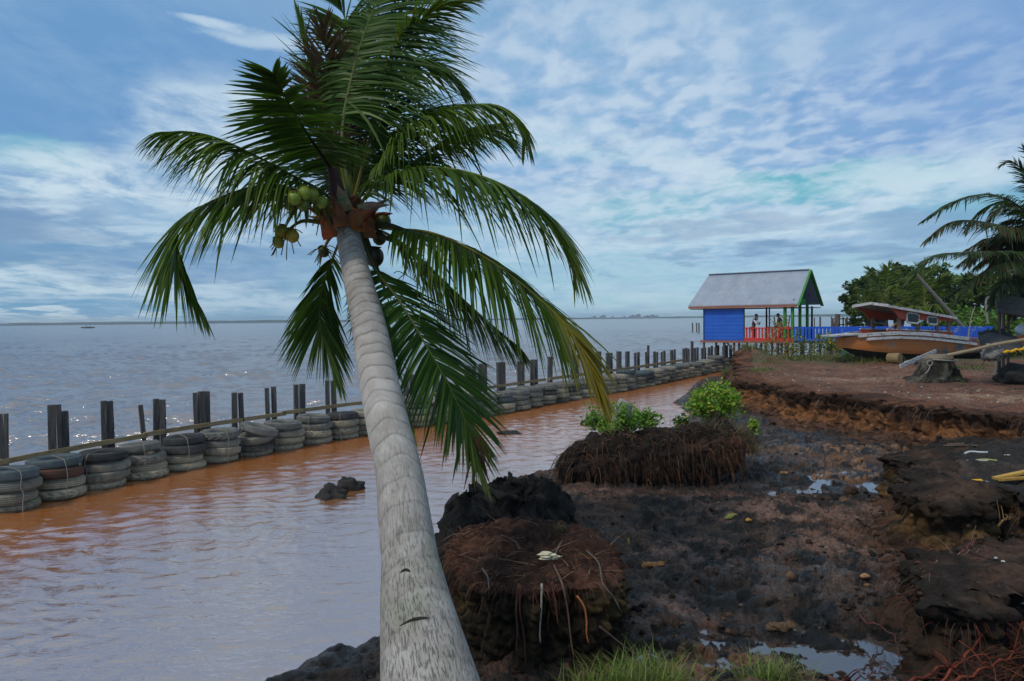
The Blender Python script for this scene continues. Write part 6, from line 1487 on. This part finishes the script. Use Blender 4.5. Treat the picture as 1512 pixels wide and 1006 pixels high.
# a log, a plank and a teal hull under and behind it
p = P(1320, 533, 37.6); mb = MB(); mb.tube([(-.35, .45, 0), (0, 0, 0)], [.24, .26], 14); o = mb.build('log', mat_simple('log_wood', (.30, .21, .11), (.20, .15, .07), 4, .9, bump=.6)); o.location = (p.x+.3, p.y, gz(p.x, p.y)+.26); tag(o, 'thick cut log propping the middle of the stranded boat', 'log')
a, b = G(1329, 541, 1.42), P(1382, 518, 38.6); mb = MB(); mb.bar(Vector(), b-a, .15, .05, upv=(0, 1, 0)); o = mb.build('plank', M_white); o.location = a; tag(o, 'grey plank leaning from the ground against the side of the stranded boat', 'plank')
a, b = G(1336, 537, 1.4), P(1360, 531, 38.9); mb = MB(); mb.bar(Vector(), b-a, .2, .05, upv=(0, 1, 0)); o = mb.build('plank', M_white); o.location = a; tag(o, 'short grey plank lying behind the leaning plank under the boat', 'plank')
M_teal = painted('teal_paint', (.012, .13, .17), dirt=(.03, .06, .06), dlo=.5, dhi=.7)
mb = MB(); p0, p1 = P(1243, 524, 46.2), P(1300, 519, 45.0); d = p1-p0
for i in range(17):
    q = i/16; hw = .6*math.sin(math.pi*min(1, q*.9+.12))**.6; c0 = p0+d*q
    for k in range(7):
        a = math.pi*(k/6); mb.vert(c0-p0+Vector((0, -hw*math.cos(a), -.62*math.sin(a)+.25*abs(q-.5))))
for i in range(16):
    for k in range(6): mb.face((i*7+k, (i+1)*7+k, (i+1)*7+k+1, i*7+k+1))
o = mb.build('small_boat', M_teal); o.location = (p0.x, p0.y, p0.z+.15); s_ = o.modifiers.new('thick', 'SOLIDIFY'); s_.thickness = .05; tag(o, 'small teal hull lying behind the bow of the stranded boat under the walkway', 'boat')
# ------------------------------------------------------------------ palm bole, right edge clutter
p = G(1398, 566, 1.27); bo = empty('palm_stump', (p.x, p.y+.7, gz(p.x, p.y+.7)), 'thick mossy palm stump with roots and a rope round it on the bare bank', 'stump')
nu, nv = 60, 60; T_, A_ = np.meshgrid(np.linspace(0, 1, nu), np.linspace(0, 2*math.pi, nv), indexing='ij')
rad_ = np.interp(T_, [0, .12, .3, .55, .8, .92, 1], [1.05, .84, .70, .60, .47, .42, .0]); hz_ = np.interp(T_, [0, .12, .3, .55, .8, .92, 1], [-.15, .05, .22, .50, .82, .93, .94])
n_ = fbm3(np.cos(A_)*2, np.sin(A_)*2, T_*3, 5, 77)+.6*fbm3(np.cos(A_)*5, np.sin(A_)*5, T_*5, 4, 78); k_ = np.where(T_ > .78, .25, 1)
X = rad_*np.cos(A_)*(1+.22*n_*k_)+.12*T_; Y = rad_*np.sin(A_)*(1+.22*n_*k_); Z = hz_+.07*n_*k_
C = np.zeros(X.shape+(3,))+np.array((.030, .027, .022)); C = lerp3(C, np.array((.12, .11, .09)), sstep(.05, .4, n_)); C = lerp3(C, np.array((.10, .11, .03)), sstep(.2, .5, fbm3(X*2, Y*2, Z*2, 4, 79))); C = lerp3(C, np.array((.26, .215, .17)), sstep(.74, .80, T_))
grid_obj('bole', X, Y, Z, M_peat, C, parent=bo)
mb = MB(); mb.tube([(.14+.55*math.cos(a), .55*math.sin(a)*1.0, .74+.03*math.sin(a*2)) for a in np.linspace(0, 6.283, 40)], .022, 6, cap=False); mb.tube([(-.42+.09*math.cos(a), -.40, .66+.09*math.sin(a)) for a in np.linspace(0, 6.283, 20)], .022, 6, cap=False)
mb.tube(spline([(-.42, -.42, .58), (-.5, -.5, .45), (-.62, -.5, .3)], 10), .02, 6); mb.build('rope', mat_simple('grey_rope', (.34, .33, .31), (.22, .21, .2), 30, .85), bo)
r = random.Random(41); mb = MB()
strands(mb, 70, lambda: ((lambda a: (Vector((.85*math.cos(a), .85*math.sin(a), .12)), Vector((math.cos(a), math.sin(a), -.1))))(r.uniform(0, 6.28))), r, .15, .5, .018, [(.06, .05, .04), (.10, .085, .07)], wig=.2, grav=.5)
o = mb.build('fine_roots', M_root, bo); o['kind'] = 'stuff'
bw = MB(); pr = spline([P(1398, 525, 25.0)-P(1398, 525, 25.0), P(1436, 517, 25.0)-P(1398, 525, 25.0), P(1475, 508, 25.0)-P(1398, 525, 25.0), P(1530, 499, 25.0)-P(1398, 525, 25.0)], 24)
bw.tube(pr, [.055+.004*(i % 4 == 0) for i in range(24)], 8); o = bw.build('bamboo_pole', mat_simple('bamboo', (.26, .20, .12), (.34, .27, .17), 4, .7)); o.location = P(1398, 525, 25.0); tag(o, 'long bent pole resting on the palm stump and running off to the right', 'pole')
a = G(1469, 553, 1.3); b = P(1479, 473, a.y); mb = MB(); mb.tube([Vector((0, 0, -.2)), (b-a)*.5+Vector((.02, 0, 0)), b-a], [.06, .055, .05], 8); o = mb.build('upright_pole', M_bark); o.location = a; tag(o, 'pale upright pole standing in the bank right of the palm stump', 'pole')
def cloth(name, corners, nx, ny, sag, mat, label, cat, seed, thick=.03):
    mb = MB(); o0 = Vector(corners[0])
    for i in range(nx+1):
        for j in range(ny+1):
            u, v = i/nx, j/ny; q = (Vector(corners[0])*(1-u)+Vector(corners[1])*u)*(1-v)+(Vector(corners[3])*(1-u)+Vector(corners[2])*u)*v
            q = q+Vector((0, .12*float(fbm2(u*3+seed, v*3, 3, seed)), sag*math.sin(math.pi*u)*math.sin(math.pi*v)+.16*float(fbm2(u*4, v*4+seed, 3, seed+1)))); mb.vert(q-o0)
    for i in range(nx):
        for j in range(ny): k = i*(ny+1)+j; mb.face((k, k+ny+1, k+ny+2, k+1))
    o = mb.build(name, mat, None, True); o.location = o0; s_ = o.modifiers.new('thick', 'SOLIDIFY'); s_.thickness = thick; tag(o, label, cat); return o
M_tarp = mat_simple('grey_tarp', (.065, .060, .055), (.11, .10, .09), 2, .8, bump=.5, bscale=5, dirt=(.18, .17, .15), dscale=3); M_dtarp = mat_simple('dark_tarp', (.026, .030, .038), (.045, .050, .060), 2, .7, bump=.5, bscale=5)
sh = empty('shelter', (P(1490, 500, 27).x, 27.5, 1.35), 'open shelter with a sagging grey canvas roof at the right edge', 'shelter')
c1 = [P(1471, 438, 26.6), P(1475, 462, 26.2), P(1640, 466, 25.4), P(1640, 438, 26)]
shr = cloth('canvas_roof', c1, 16, 8, -.1, M_tarp, None, None, 3, .12); c2 = [P(1471, 438, 26.6), P(1640, 438, 26), P(1640, 440, 29.5), P(1476, 441, 29.5)]
shr2 = cloth('canvas_top', c2, 16, 8, -.1, M_tarp, None, None, 5, .06)
for o in (shr, shr2): o.parent = sh; o.location = Vector(o.location)-sh.location
for px, dep in ((1476, 26.8), (1482, 28.2), (1489, 29.2), (1600, 26.4), (1600, 29.2)):
    tp = P(px, 459, dep); mb = MB(); b_ = Vector((tp.x, tp.y, 1.2)); mb.tube([b_-sh.location, tp-sh.location], .05, 7); mb.build('post', M_stilt, sh)
cloth('tarpaulin', [P(1444, 493, 26.5), P(1452, 518, 25.7), P(1520, 520, 25.2), P(1496, 496, 26.4)], 14, 10, .22, M_dtarp, 'dark grey tarpaulin draped over a heap right of the stranded boat', 'tarpaulin', 11)
cloth('tarpaulin', [P(1452, 518, 25.75), P(1444, 493, 26.6), P(1480, 488, 27.4), P(1500, 500, 27.4)], 10, 8, .15, M_dtarp, 'back flap of dark sheet behind the draped tarpaulin at the right', 'tarpaulin', 14)
mb = MB(); p = P(1518, 540, 26.2); mb.ellipsoid((0, 0, 0), (.85, .7, .5), 30, 20, (.05, .045, .04), disp=.6, fr=2, seed=5); o = mb.build('rubbish_heap', M_peat, None, True); o.location = (p.x, p.y, gz(p.x, p.y)+.12); tag(o, 'dark heap of rubbish under the tarpaulin at the right edge', 'heap')
mb = MB(); p = P(1467, 521, 25.2); mb.ellipsoid((0, 0, 0), (.32, .2, .26), 20, 14, (.26, .25, .235), disp=.7, fr=2.2, seed=7); o = mb.build('pale_net_bundle', M_peat, None, True); o.location = p; tag(o, 'pale bundle of netting hanging at the upright pole', 'bundle')
mb = MB(); p = P(1497, 520, 24.9)
for i in range(8): mb.ellipsoid((-.28+.09*i, 0, .02*math.sin(i*2)+.015*i), (.08, .06, .04), 8, 6, (.75, .42, .02), disp=.4, seed=i)
o = mb.build('yellow_cloth', M_dry, None, True); o.location = p; tag(o, 'crumpled yellow cloth lying on the dark heap at the right edge', 'cloth')
mb = MB(); p = P(1489, 505, 26.6); mb.bar((-.9, 0, -.1), (.8, .3, .1), .35, .3, (.5, .17, .06)); mb.bar((-1.0, -.1, .1), (.9, .2, .22), .08, .06, (.4, .38, .35)); o = mb.build('orange_dinghy', M_dry); o.location = p; tag(o, 'orange wooden skiff half hidden behind the dark tarpaulin', 'skiff')
mb = MB(); p = P(1513, 489, 27); mb.ellipsoid((0, 0, 0), (.3, .3, .26), 14, 10, (.7, .72, .75), disp=.3, seed=9); mb.tube([(-.1, 0, -.2), (-.35, 0, -.3), (-.6, 0, -.45)], .03, 6, (.5, .5, .45)); o = mb.build('white_sack', M_dry, None, True); o.location = p; tag(o, 'white sack at the right edge beside the shelter post', 'sack')
# leaning grey pole behind the boat and thin sticks
a, b = G(1432, 497, 1.9), P(1352, 404, 47); a = P(1430, 493, 47.5); mb = MB(); mb.tube([Vector((0, 0, 0)), b-a], [.14, .09], 8); o = mb.build('leaning_trunk', mat_simple('bare_wood', (.16, .14, .115), (.24, .215, .18), 4, .9, bump=.5)); o.location = a; tag(o, 'bare pale trunk leaning to the left behind the stranded boat', 'trunk')
mb = MB(); mb.tube(spline([(0, 0, 0), (P(1434, 470, 41)-P(1429, 503, 41)), (P(1440, 452, 41)-P(1429, 503, 41))], 10), [.045-.003*i for i in range(10)], 6); o = mb.build('thin_stick', M_bark); o.location = P(1429, 503, 41); tag(o, 'thin upright stick behind the stern of the stranded boat', 'stick')
mb = MB(); mb.tube(spline([(0, 0, 0), (P(1456, 456, 40)-P(1459, 478, 40)), (P(1458, 440, 40)-P(1459, 478, 40)), (P(1475, 436, 40)-P(1459, 478, 40))], 12), .05, 6); o = mb.build('bent_branch', M_bark); o.location = P(1459, 478, 40); tag(o, 'bent bare branch left of the grey canvas shelter', 'branch')

# small litter on the bank, the blocks and the mud
def bits(name, px, py, z, mk, label, cat, mat=M_dry, group=None):
    g = G(px, py, z); mb = MB(); mk(mb); o = mb.build(name, mat, None, False); zz = gz(g.x, g.y); o.location = (g.x, g.y, max(zz, z-.1)+.015); tag(o, label, cat, group); return o
rb_ = random.Random(4)
bits('yellow_peel', 1443, 720, 1.22, lambda m: [m.ellipsoid((.05*i-.05, .01*i, .02), (.045, .03, .018), 8, 6, (.80, .42, .02), disp=.5, seed=i) for i in range(3)], 'bright yellow peel on the dark right block', 'peel')
bits('grey_stone', 1457, 719, 1.22, lambda m: m.ellipsoid((0, 0, .02), (.045, .04, .03), 10, 7, (.18, .20, .24), disp=.4), 'bluish grey stone beside the yellow peel', 'stone')
bits('plastic_strip', 1444, 674, 1.22, lambda m: m.tube(spline([(-.22, .0, .02), (-.1, .05, .04), (.05, .03, .03), (.2, .08, .02)], 10), .018, 5, (.62, .64, .62)), 'curled pale plastic strip on the right block, farther one', 'plastic strip')
bits('plastic_strip', 1437, 686, 1.22, lambda m: [m.tube(spline([(-.25, .02, .02), (-.05, .0, .03), (.25, .04, .02)], 8), .018, 5, (.50, .50, .46)), m.tube(spline([(.0, .0, .03), (.2, .06, .04), (.4, .04, .02)], 8), .013, 5, (.42, .42, .15))], 'flat pale strip with a green stalk on the right block, nearer one', 'plastic strip')
bits('driftwood', 1425, 664, 1.22, lambda m: [m.tube(spline([(-.35, .05, .02), (0, 0, .03), (.4, -.05, .02)], 8), .02, 5, (.12, .09, .07)), m.tube(spline([(-.2, .2, .02), (.1, .2, .03), (.3, .15, .02)], 8), .014, 5, (.16, .11, .09))], 'dark driftwood sticks at the back of the right block', 'driftwood')
def brd(m):
    m.bar((0, 0, 0), (1.5, .25, .22), .10, .035, (.48, .30, .07)); m.bar((.02, -.05, -.01), (1.5, -.22, .12), .09, .03, (.36, .21, .05))
bits('yellow_board', 1468, 698, 1.28, brd, 'yellowish split boards sticking in from the right edge over the block', 'board', M_rail and M_dry)
bits('shell', 1470, 816, 1.08, lambda m: m.ellipsoid((0, 0, .012), (.022, .016, .012), 8, 6, (.62, .62, .6), disp=.3), 'small white shell on the lower right block, left one', 'shell', group='white shells on the lower block')
bits('shell', 1481, 819, 1.08, lambda m: m.ellipsoid((0, 0, .012), (.022, .016, .012), 8, 6, (.66, .66, .64), disp=.3), 'small white shell on the lower right block, right one', 'shell', group='white shells on the lower block')
bits('white_scrap', 1502, 876, 1.05, lambda m: m.box((0, 0, .01), (.13, .07, .015), Matrix.Rotation(-.3, 3, 'Z'), (.55, .58, .60)), 'white scrap at the right edge of the lower block', 'scrap')
bits('white_scrap', 1487, 671, 1.22, lambda m: m.box((0, 0, .01), (.09, .06, .02), Matrix.Rotation(.3, 3, 'Z'), (.62, .63, .63)), 'small white scrap on the back of the upper right block', 'scrap')
bits('dead_leaf', 1098, 664, .45, lambda m: [m.ellipsoid((.03*i, .0, .06+.05*i), (.09, .03, .05), 8, 6, (.52, .42, .36), disp=.5, seed=i, rot=Matrix.Rotation(.7, 3, 'Y')) for i in range(3)], 'pale pinkish dead leaf standing in the black mud right of the root mass', 'leaf')
bits('dead_leaf', 928, 802, .42, lambda m: m.ellipsoid((0, 0, .05), (.02, .015, .06), 8, 6, (.36, .38, .10), disp=.2), 'small upright greenish leaf behind the peat block', 'leaf')
bits('dead_leaf', 1075, 779, .45, lambda m: [m.ellipsoid((.04*i, .02*i, .02+.02*i), (.07, .02, .012), 8, 6, (.32, .32, .09), disp=.3, seed=i) for i in range(3)], 'curled yellow-green leaf on the pinkish mud ridge', 'leaf')
bits('dead_leaf', 1105, 781, .45, lambda m: m.ellipsoid((0, 0, .02), (.05, .04, .025), 8, 6, (.42, .24, .05), disp=.5), 'small orange leaf right of the curled green leaf on the mud', 'leaf')
bits('dead_leaf', 952, 838, .42, lambda m: [m.ellipsoid((.07*i, .03*(i % 2), .03), (.05, .04, .035), 8, 6, (.32, .16, .06), disp=.7, seed=i) for i in range(4)], 'crumpled brown leaf at the puddle edge right of the peat block', 'leaf')
bits('dead_leaf', 1155, 702, .42, lambda m: [m.ellipsoid((.1*i, .02, .03), (.06, .04, .03), 8, 6, (.40, .20, .08), disp=.6, seed=i) for i in range(3)], 'tan dead leaf in the black mud left of the wet hollow', 'leaf')
bits('mud_stone', 1255, 728, .45, lambda m: m.ellipsoid((0, 0, .06), (.13, .10, .10), 14, 10, (.05, .028, .018), disp=.5), 'brown lump in the wet hollow left of the upper right block', 'stone')
bits('mud_stone', 1298, 845, .42, lambda m: m.ellipsoid((0, 0, .03), (.075, .04, .035), 12, 8, (.42, .27, .18), disp=.3), 'smooth tan stone on the mud left of the lower right block', 'stone')
bits('mud_stone', 1277, 863, .42, lambda m: m.ellipsoid((0, 0, .025), (.06, .035, .03), 12, 8, (.36, .20, .10), disp=.3), 'small orange stone in front of the smooth tan stone', 'stone')
bits('mud_stone', 1167, 872, .42, lambda m: m.ellipsoid((0, 0, .04), (.055, .05, .055), 12, 8, (.14, .085, .055), disp=.4), 'round brown clod beside the large puddle', 'stone')
bits('mud_stone', 1138, 928, .40, lambda m: [m.ellipsoid((.07*i, .03*(i % 2), .03), (.055, .05, .045), 10, 7, (.11, .07, .04), disp=.6, seed=i) for i in range(4)], 'row of brown clods in the middle of the large puddle', 'stone')
bits('bare_rootball', 1108, 812, .45, lambda m: strands(m, 60, lambda: (Vector((0, 0, .1)), Vector((rb_.uniform(-1, 1), rb_.uniform(-1, 1), .5))), rb_, .15, .35, .006, [(.03, .026, .024), (.06, .05, .045)], wig=.3, grav=.9), 'small dark rootball sitting on the pinkish mud ridge', 'root ball', M_root)
r = random.Random(50); mb = MB()
for _ in range(260):
    px, py = r.uniform(1130, 1512), 545+r.random()**1.3*50; g = G(px, py, 1.27); s = r.uniform(.012, .05)
    if sdf(BANK, np.array([g.x]), np.array([g.y]))[0] < .3: continue
    mb.ellipsoid((g.x, g.y, gz(g.x, g.y)+.01), (s, s*.7, s*.4), 6, 4, r.choice([(.55, .52, .48), (.3, .2, .12), (.08, .06, .05), (.2, .13, .09), (.4, .34, .28)]), disp=.5, seed=_ % 9)
tag(mb.build('bank_litter', M_dry), 'scattered pale chips and dry bits on the bare bank', 'litter', kind='stuff')

# ------------------------------------------------------------------ shrubs and grass on the far bank
def on(px, py, dep): q = P(px, py, dep); return (q.x, q.y, gz(q.x, q.y)-.05)
bush('tall_shrub', on(1152, 530, 43), (.9, .6, 2.0), 800, .13, (.10, .15, .02), (.26, .30, .04), 'tall yellow-green shrub before the hut railing with reddish leaf tips', 'shrub', 21, yel=(.42, .13, .05), yelk=.22, nc=34, lift=.15, shape=1.0)
bush('tall_shrub', on(1188, 528, 43.5), (.8, .6, 1.4), 480, .14, (.07, .13, .02), (.20, .27, .04), 'loose green shrub right of the reddish shrub under the walkway', 'shrub', 22, yel=(.36, .30, .05), yelk=.12, nc=22, lift=.15)
bush('tall_shrub', on(1222, 532, 42), (.7, .6, 1.2), 700, .16, (.08, .15, .02), (.22, .28, .04), 'low green shrub just left of the stranded boat bow', 'shrub', 23, yel=(.4, .32, .06), yelk=.2, nc=18, lift=.15)
bush('tall_shrub', on(1262, 538, 40), (.9, .5, .75), 700, .14, (.06, .14, .02), (.16, .26, .04), 'low leafy weeds under the bow of the stranded boat', 'shrub', 24, yel=(.42, .40, .12), yelk=.25, nc=20, lift=.1)
bush('tall_shrub', on(1292, 537, 40), (.6, .4, .45), 350, .12, (.06, .14, .02), (.16, .26, .04), 'small yellowish weeds left of the log under the boat', 'shrub', 25, yel=(.5, .45, .1), yelk=.3, nc=12, lift=.1)
bush('tall_shrub', on(1366, 536, 37.5), (.45, .3, .4), 260, .11, (.05, .14, .02), (.12, .24, .04), 'small green weed behind the leaning plank under the boat', 'shrub', 26, nc=10, lift=.1)
mb = MB(); rr = random.Random(9)
def onb(pts, sp_):
    def f():
        q = rr.choice(pts); w_ = P(q[0]+rr.gauss(0, sp_), q[1], q[2]); return w_.x, w_.y+rr.gauss(0, .7)
    return f
grassy(mb, onb([(1085, 545, 41), (1095, 540, 42), (1110, 532, 42.5), (1120, 533, 43), (1100, 535, 42)], 6), 2600, .3, .8, [(.16, .15, .06), (.09, .11, .03), (.20, .19, .08), (.12, .13, .05)], rr, .03, lambda x, y: gz(x, y)-.02)
grassy(mb, onb([(1130, 556, 34), (1110, 556, 33), (1140, 548, 37)], 12), 1500, .1, .25, [(.10, .15, .03), (.16, .17, .05)], rr, .02, lambda x, y: gz(x, y)-.02)
grassy(mb, onb([(1160, 536, 41), (1200, 536, 41), (1240, 540, 40), (1275, 542, 39), (1300, 538, 40), (1340, 536, 40)], 14), 3200, .15, .55, [(.10, .14, .03), (.20, .19, .06), (.07, .11, .025), (.26, .22, .10)], rr, .025, lambda x, y: gz(x, y)-.02)
grassy(mb, onb([(1430, 541, 34), (1450, 538, 35), (1500, 548, 30), (1520, 552, 29), (1380, 560, 28)], 14), 1800, .08, .28, [(.06, .13, .025), (.10, .16, .03)], rr, .022, lambda x, y: gz(x, y)-.02)
tag(mb.build('grass', M_grass), 'patches of grass along the far bank', 'grass', kind='stuff')

# ------------------------------------------------------------------ trees behind
def tree(name, foot, blobs, trunk_h, nleaf, size, c1, c2, label, seed, yel=None, yelk=0, bare=0, shape=1.3):
    rr = random.Random(seed); o = empty(name, foot, label, 'tree'); f = Vector(foot); mb = MB()
    crown = sum((Vector(b[0]) for b in blobs), Vector())/len(blobs)-f
    mb.tube(spline([Vector((0, 0, -.3)), Vector((crown.x*.2, crown.y*.2, trunk_h*.6)), Vector((crown.x*.6, crown.y*.6, trunk_h))], 8), [.28-.02*i for i in range(8)], 8, col=(.10, .085, .07))
    for b in blobs:
        c_ = Vector(b[0])-f; mb.tube(spline([Vector((crown.x*.5, crown.y*.5, trunk_h*.8)), c_*.6+Vector((0, 0, trunk_h*.3)), c_+Vector((rr.uniform(-.3, .3), 0, b[1]*.7))], 8), [.12-.013*i for i in range(8)], 5, col=(.10, .085, .07))
    mb.build('trunk', M_dry, o)
    mb = MB(); tot = sum(b[1]**2 for b in blobs)
    for b in blobs:
        c_ = Vector(b[0])-f; R_ = b[1]; ncl = max(8, int(R_*R_*7)); per = max(4, int(nleaf*R_*R_/tot/ncl))
        for k in range(ncl):
            d = Vector((rr.gauss(0, 1), rr.gauss(0, 1), rr.gauss(0, .8))).normalized()*R_*rr.uniform(.55, 1.08); q = rr.random(); g = rr.uniform(.6, 1.25)
            leaves(mb, c_+d, per, (R_*.24, R_*.24, R_*.17), size, tuple(x*g for x in c1), tuple(x*g for x in c2), rr, shape=shape, yel=yel, yelk=yelk)
    mb.build('crown', M_grass, o); return o
def B(px, py, dep, r_): p = P(px, py, dep); return (tuple(p), r_)
DG1, DG2 = (.034, .072, .012), (.095, .155, .024)
def tfoot(px, dep): p = P(px, 470, dep); return (p.x, p.y, gz(p.x, p.y))
tree('broadleaf_tree', tfoot(1290, 66), [B(1272, 452, 66, 1.4), B(1268, 442, 66, 1.3), B(1285, 432, 66, 1.7), B(1300, 445, 66, 1.8), B(1278, 462, 66, 1.2), B(1305, 425, 67, 1.4), B(1295, 460, 66, 1.2)], 2.6, 9000, .28, DG1, DG2, 'dense dark round tree at the left end of the trees behind the boat', 31)
tree('broadleaf_tree', tfoot(1330, 70), [B(1322, 420, 70, 1.5), B(1335, 428, 70, 1.8), B(1328, 404, 70, .75), B(1318, 445, 70, 1.6), B(1345, 415, 70, 1.3), B(1340, 445, 70, 1.7), B(1335, 412, 70, 1.0)], 3, 8000, .28, (.032, .07, .014), (.085, .145, .024), 'bushy tree with a small pointed top behind the boat roof', 32, yel=(.12, .10, .03), yelk=.06)
tree('broadleaf_tree', tfoot(1385, 72), [B(1370, 425, 72, 1.7), B(1388, 412, 72, 1.2), B(1395, 430, 72, 1.8), B(1410, 418, 72, 1.3), B(1378, 445, 72, 1.8), B(1405, 445, 72, 1.8), B(1366, 408, 72, .9)], 3.2, 7000, .30, (.04, .085, .016), (.10, .17, .028), 'loose mid green tree behind the young palm and leaning pole', 33)
tree('broadleaf_tree', tfoot(1440, 62), [B(1432, 430, 62, 1.5), B(1450, 420, 62, 1.6), B(1465, 432, 62, 1.7), B(1445, 445, 62, 1.8), B(1480, 420, 62, 1.6), B(1425, 448, 62, 1.4)], 3, 7000, .28, (.042, .10, .014), (.11, .18, .028), 'green tree with olive clumps under the oil palm fronds', 34, yel=(.16, .13, .03), yelk=.15)
tree('broadleaf_tree', tfoot(1510, 60), [B(1500, 425, 60, 1.8), B(1520, 405, 60, 2), B(1540, 425, 60, 2), B(1505, 450, 60, 1.8), B(1530, 450, 60, 2)], 3, 7000, .28, DG1, DG2, 'dark tree at the right edge behind the canvas shelter', 35)
tree('broadleaf_tree', tfoot(1590, 58), [B(1580, 425, 58, 2), B(1600, 405, 58, 2), B(1640, 425, 58, 2), B(1600, 450, 58, 2), B(1640, 450, 58, 2)], 3, 5000, .30, DG1, DG2, 'dark tree beyond the right edge of the picture', 36)
LG1, LG2 = (.05, .14, .015), (.13, .26, .03)
for k, (px, py, dep, rx, rz_, lb) in enumerate(((1398, 492, 52, 2.0, 2.4, 'bright green bush right behind the boat cabin'), (1428, 490, 54, 2.4, 2.9, 'bright green bush behind the stern of the boat'), (1458, 490, 52, 2.2, 2.3, 'bright green bush left of the canvas shelter'), (1490, 490, 48, 2.4, 2.0, 'yellowish green bush seen under the canvas shelter'), (1535, 490, 48, 2.6, 2.4, 'green bush at the right edge behind the shelter posts'), (1352, 480, 58, 2.4, 2.8, 'dark green bush behind the boat windows'), (1312, 480, 60, 2.6, 2.2, 'dark green bush seen through the front of the boat cabin'), (1440, 500, 45, 2.4, 1.0, 'low olive scrub right of the blue end panel'), (1478, 505, 42, 2.2, .9, 'low olive scrub behind the dark tarpaulin'))):
    dk = k in (5, 6); ol = k >= 7
    bush('green_bush', on(px, py, dep), (rx, 1.4, rz_), 2400, .24, (.025, .06, .015) if dk else (.06, .09, .03) if ol else LG1, (.06, .12, .02) if dk else (.14, .15, .06) if ol else LG2, lb, 'bush', 60+k, yel=(.24, .27, .04), yelk=.12, nc=40, lift=.1, shape=1.2)
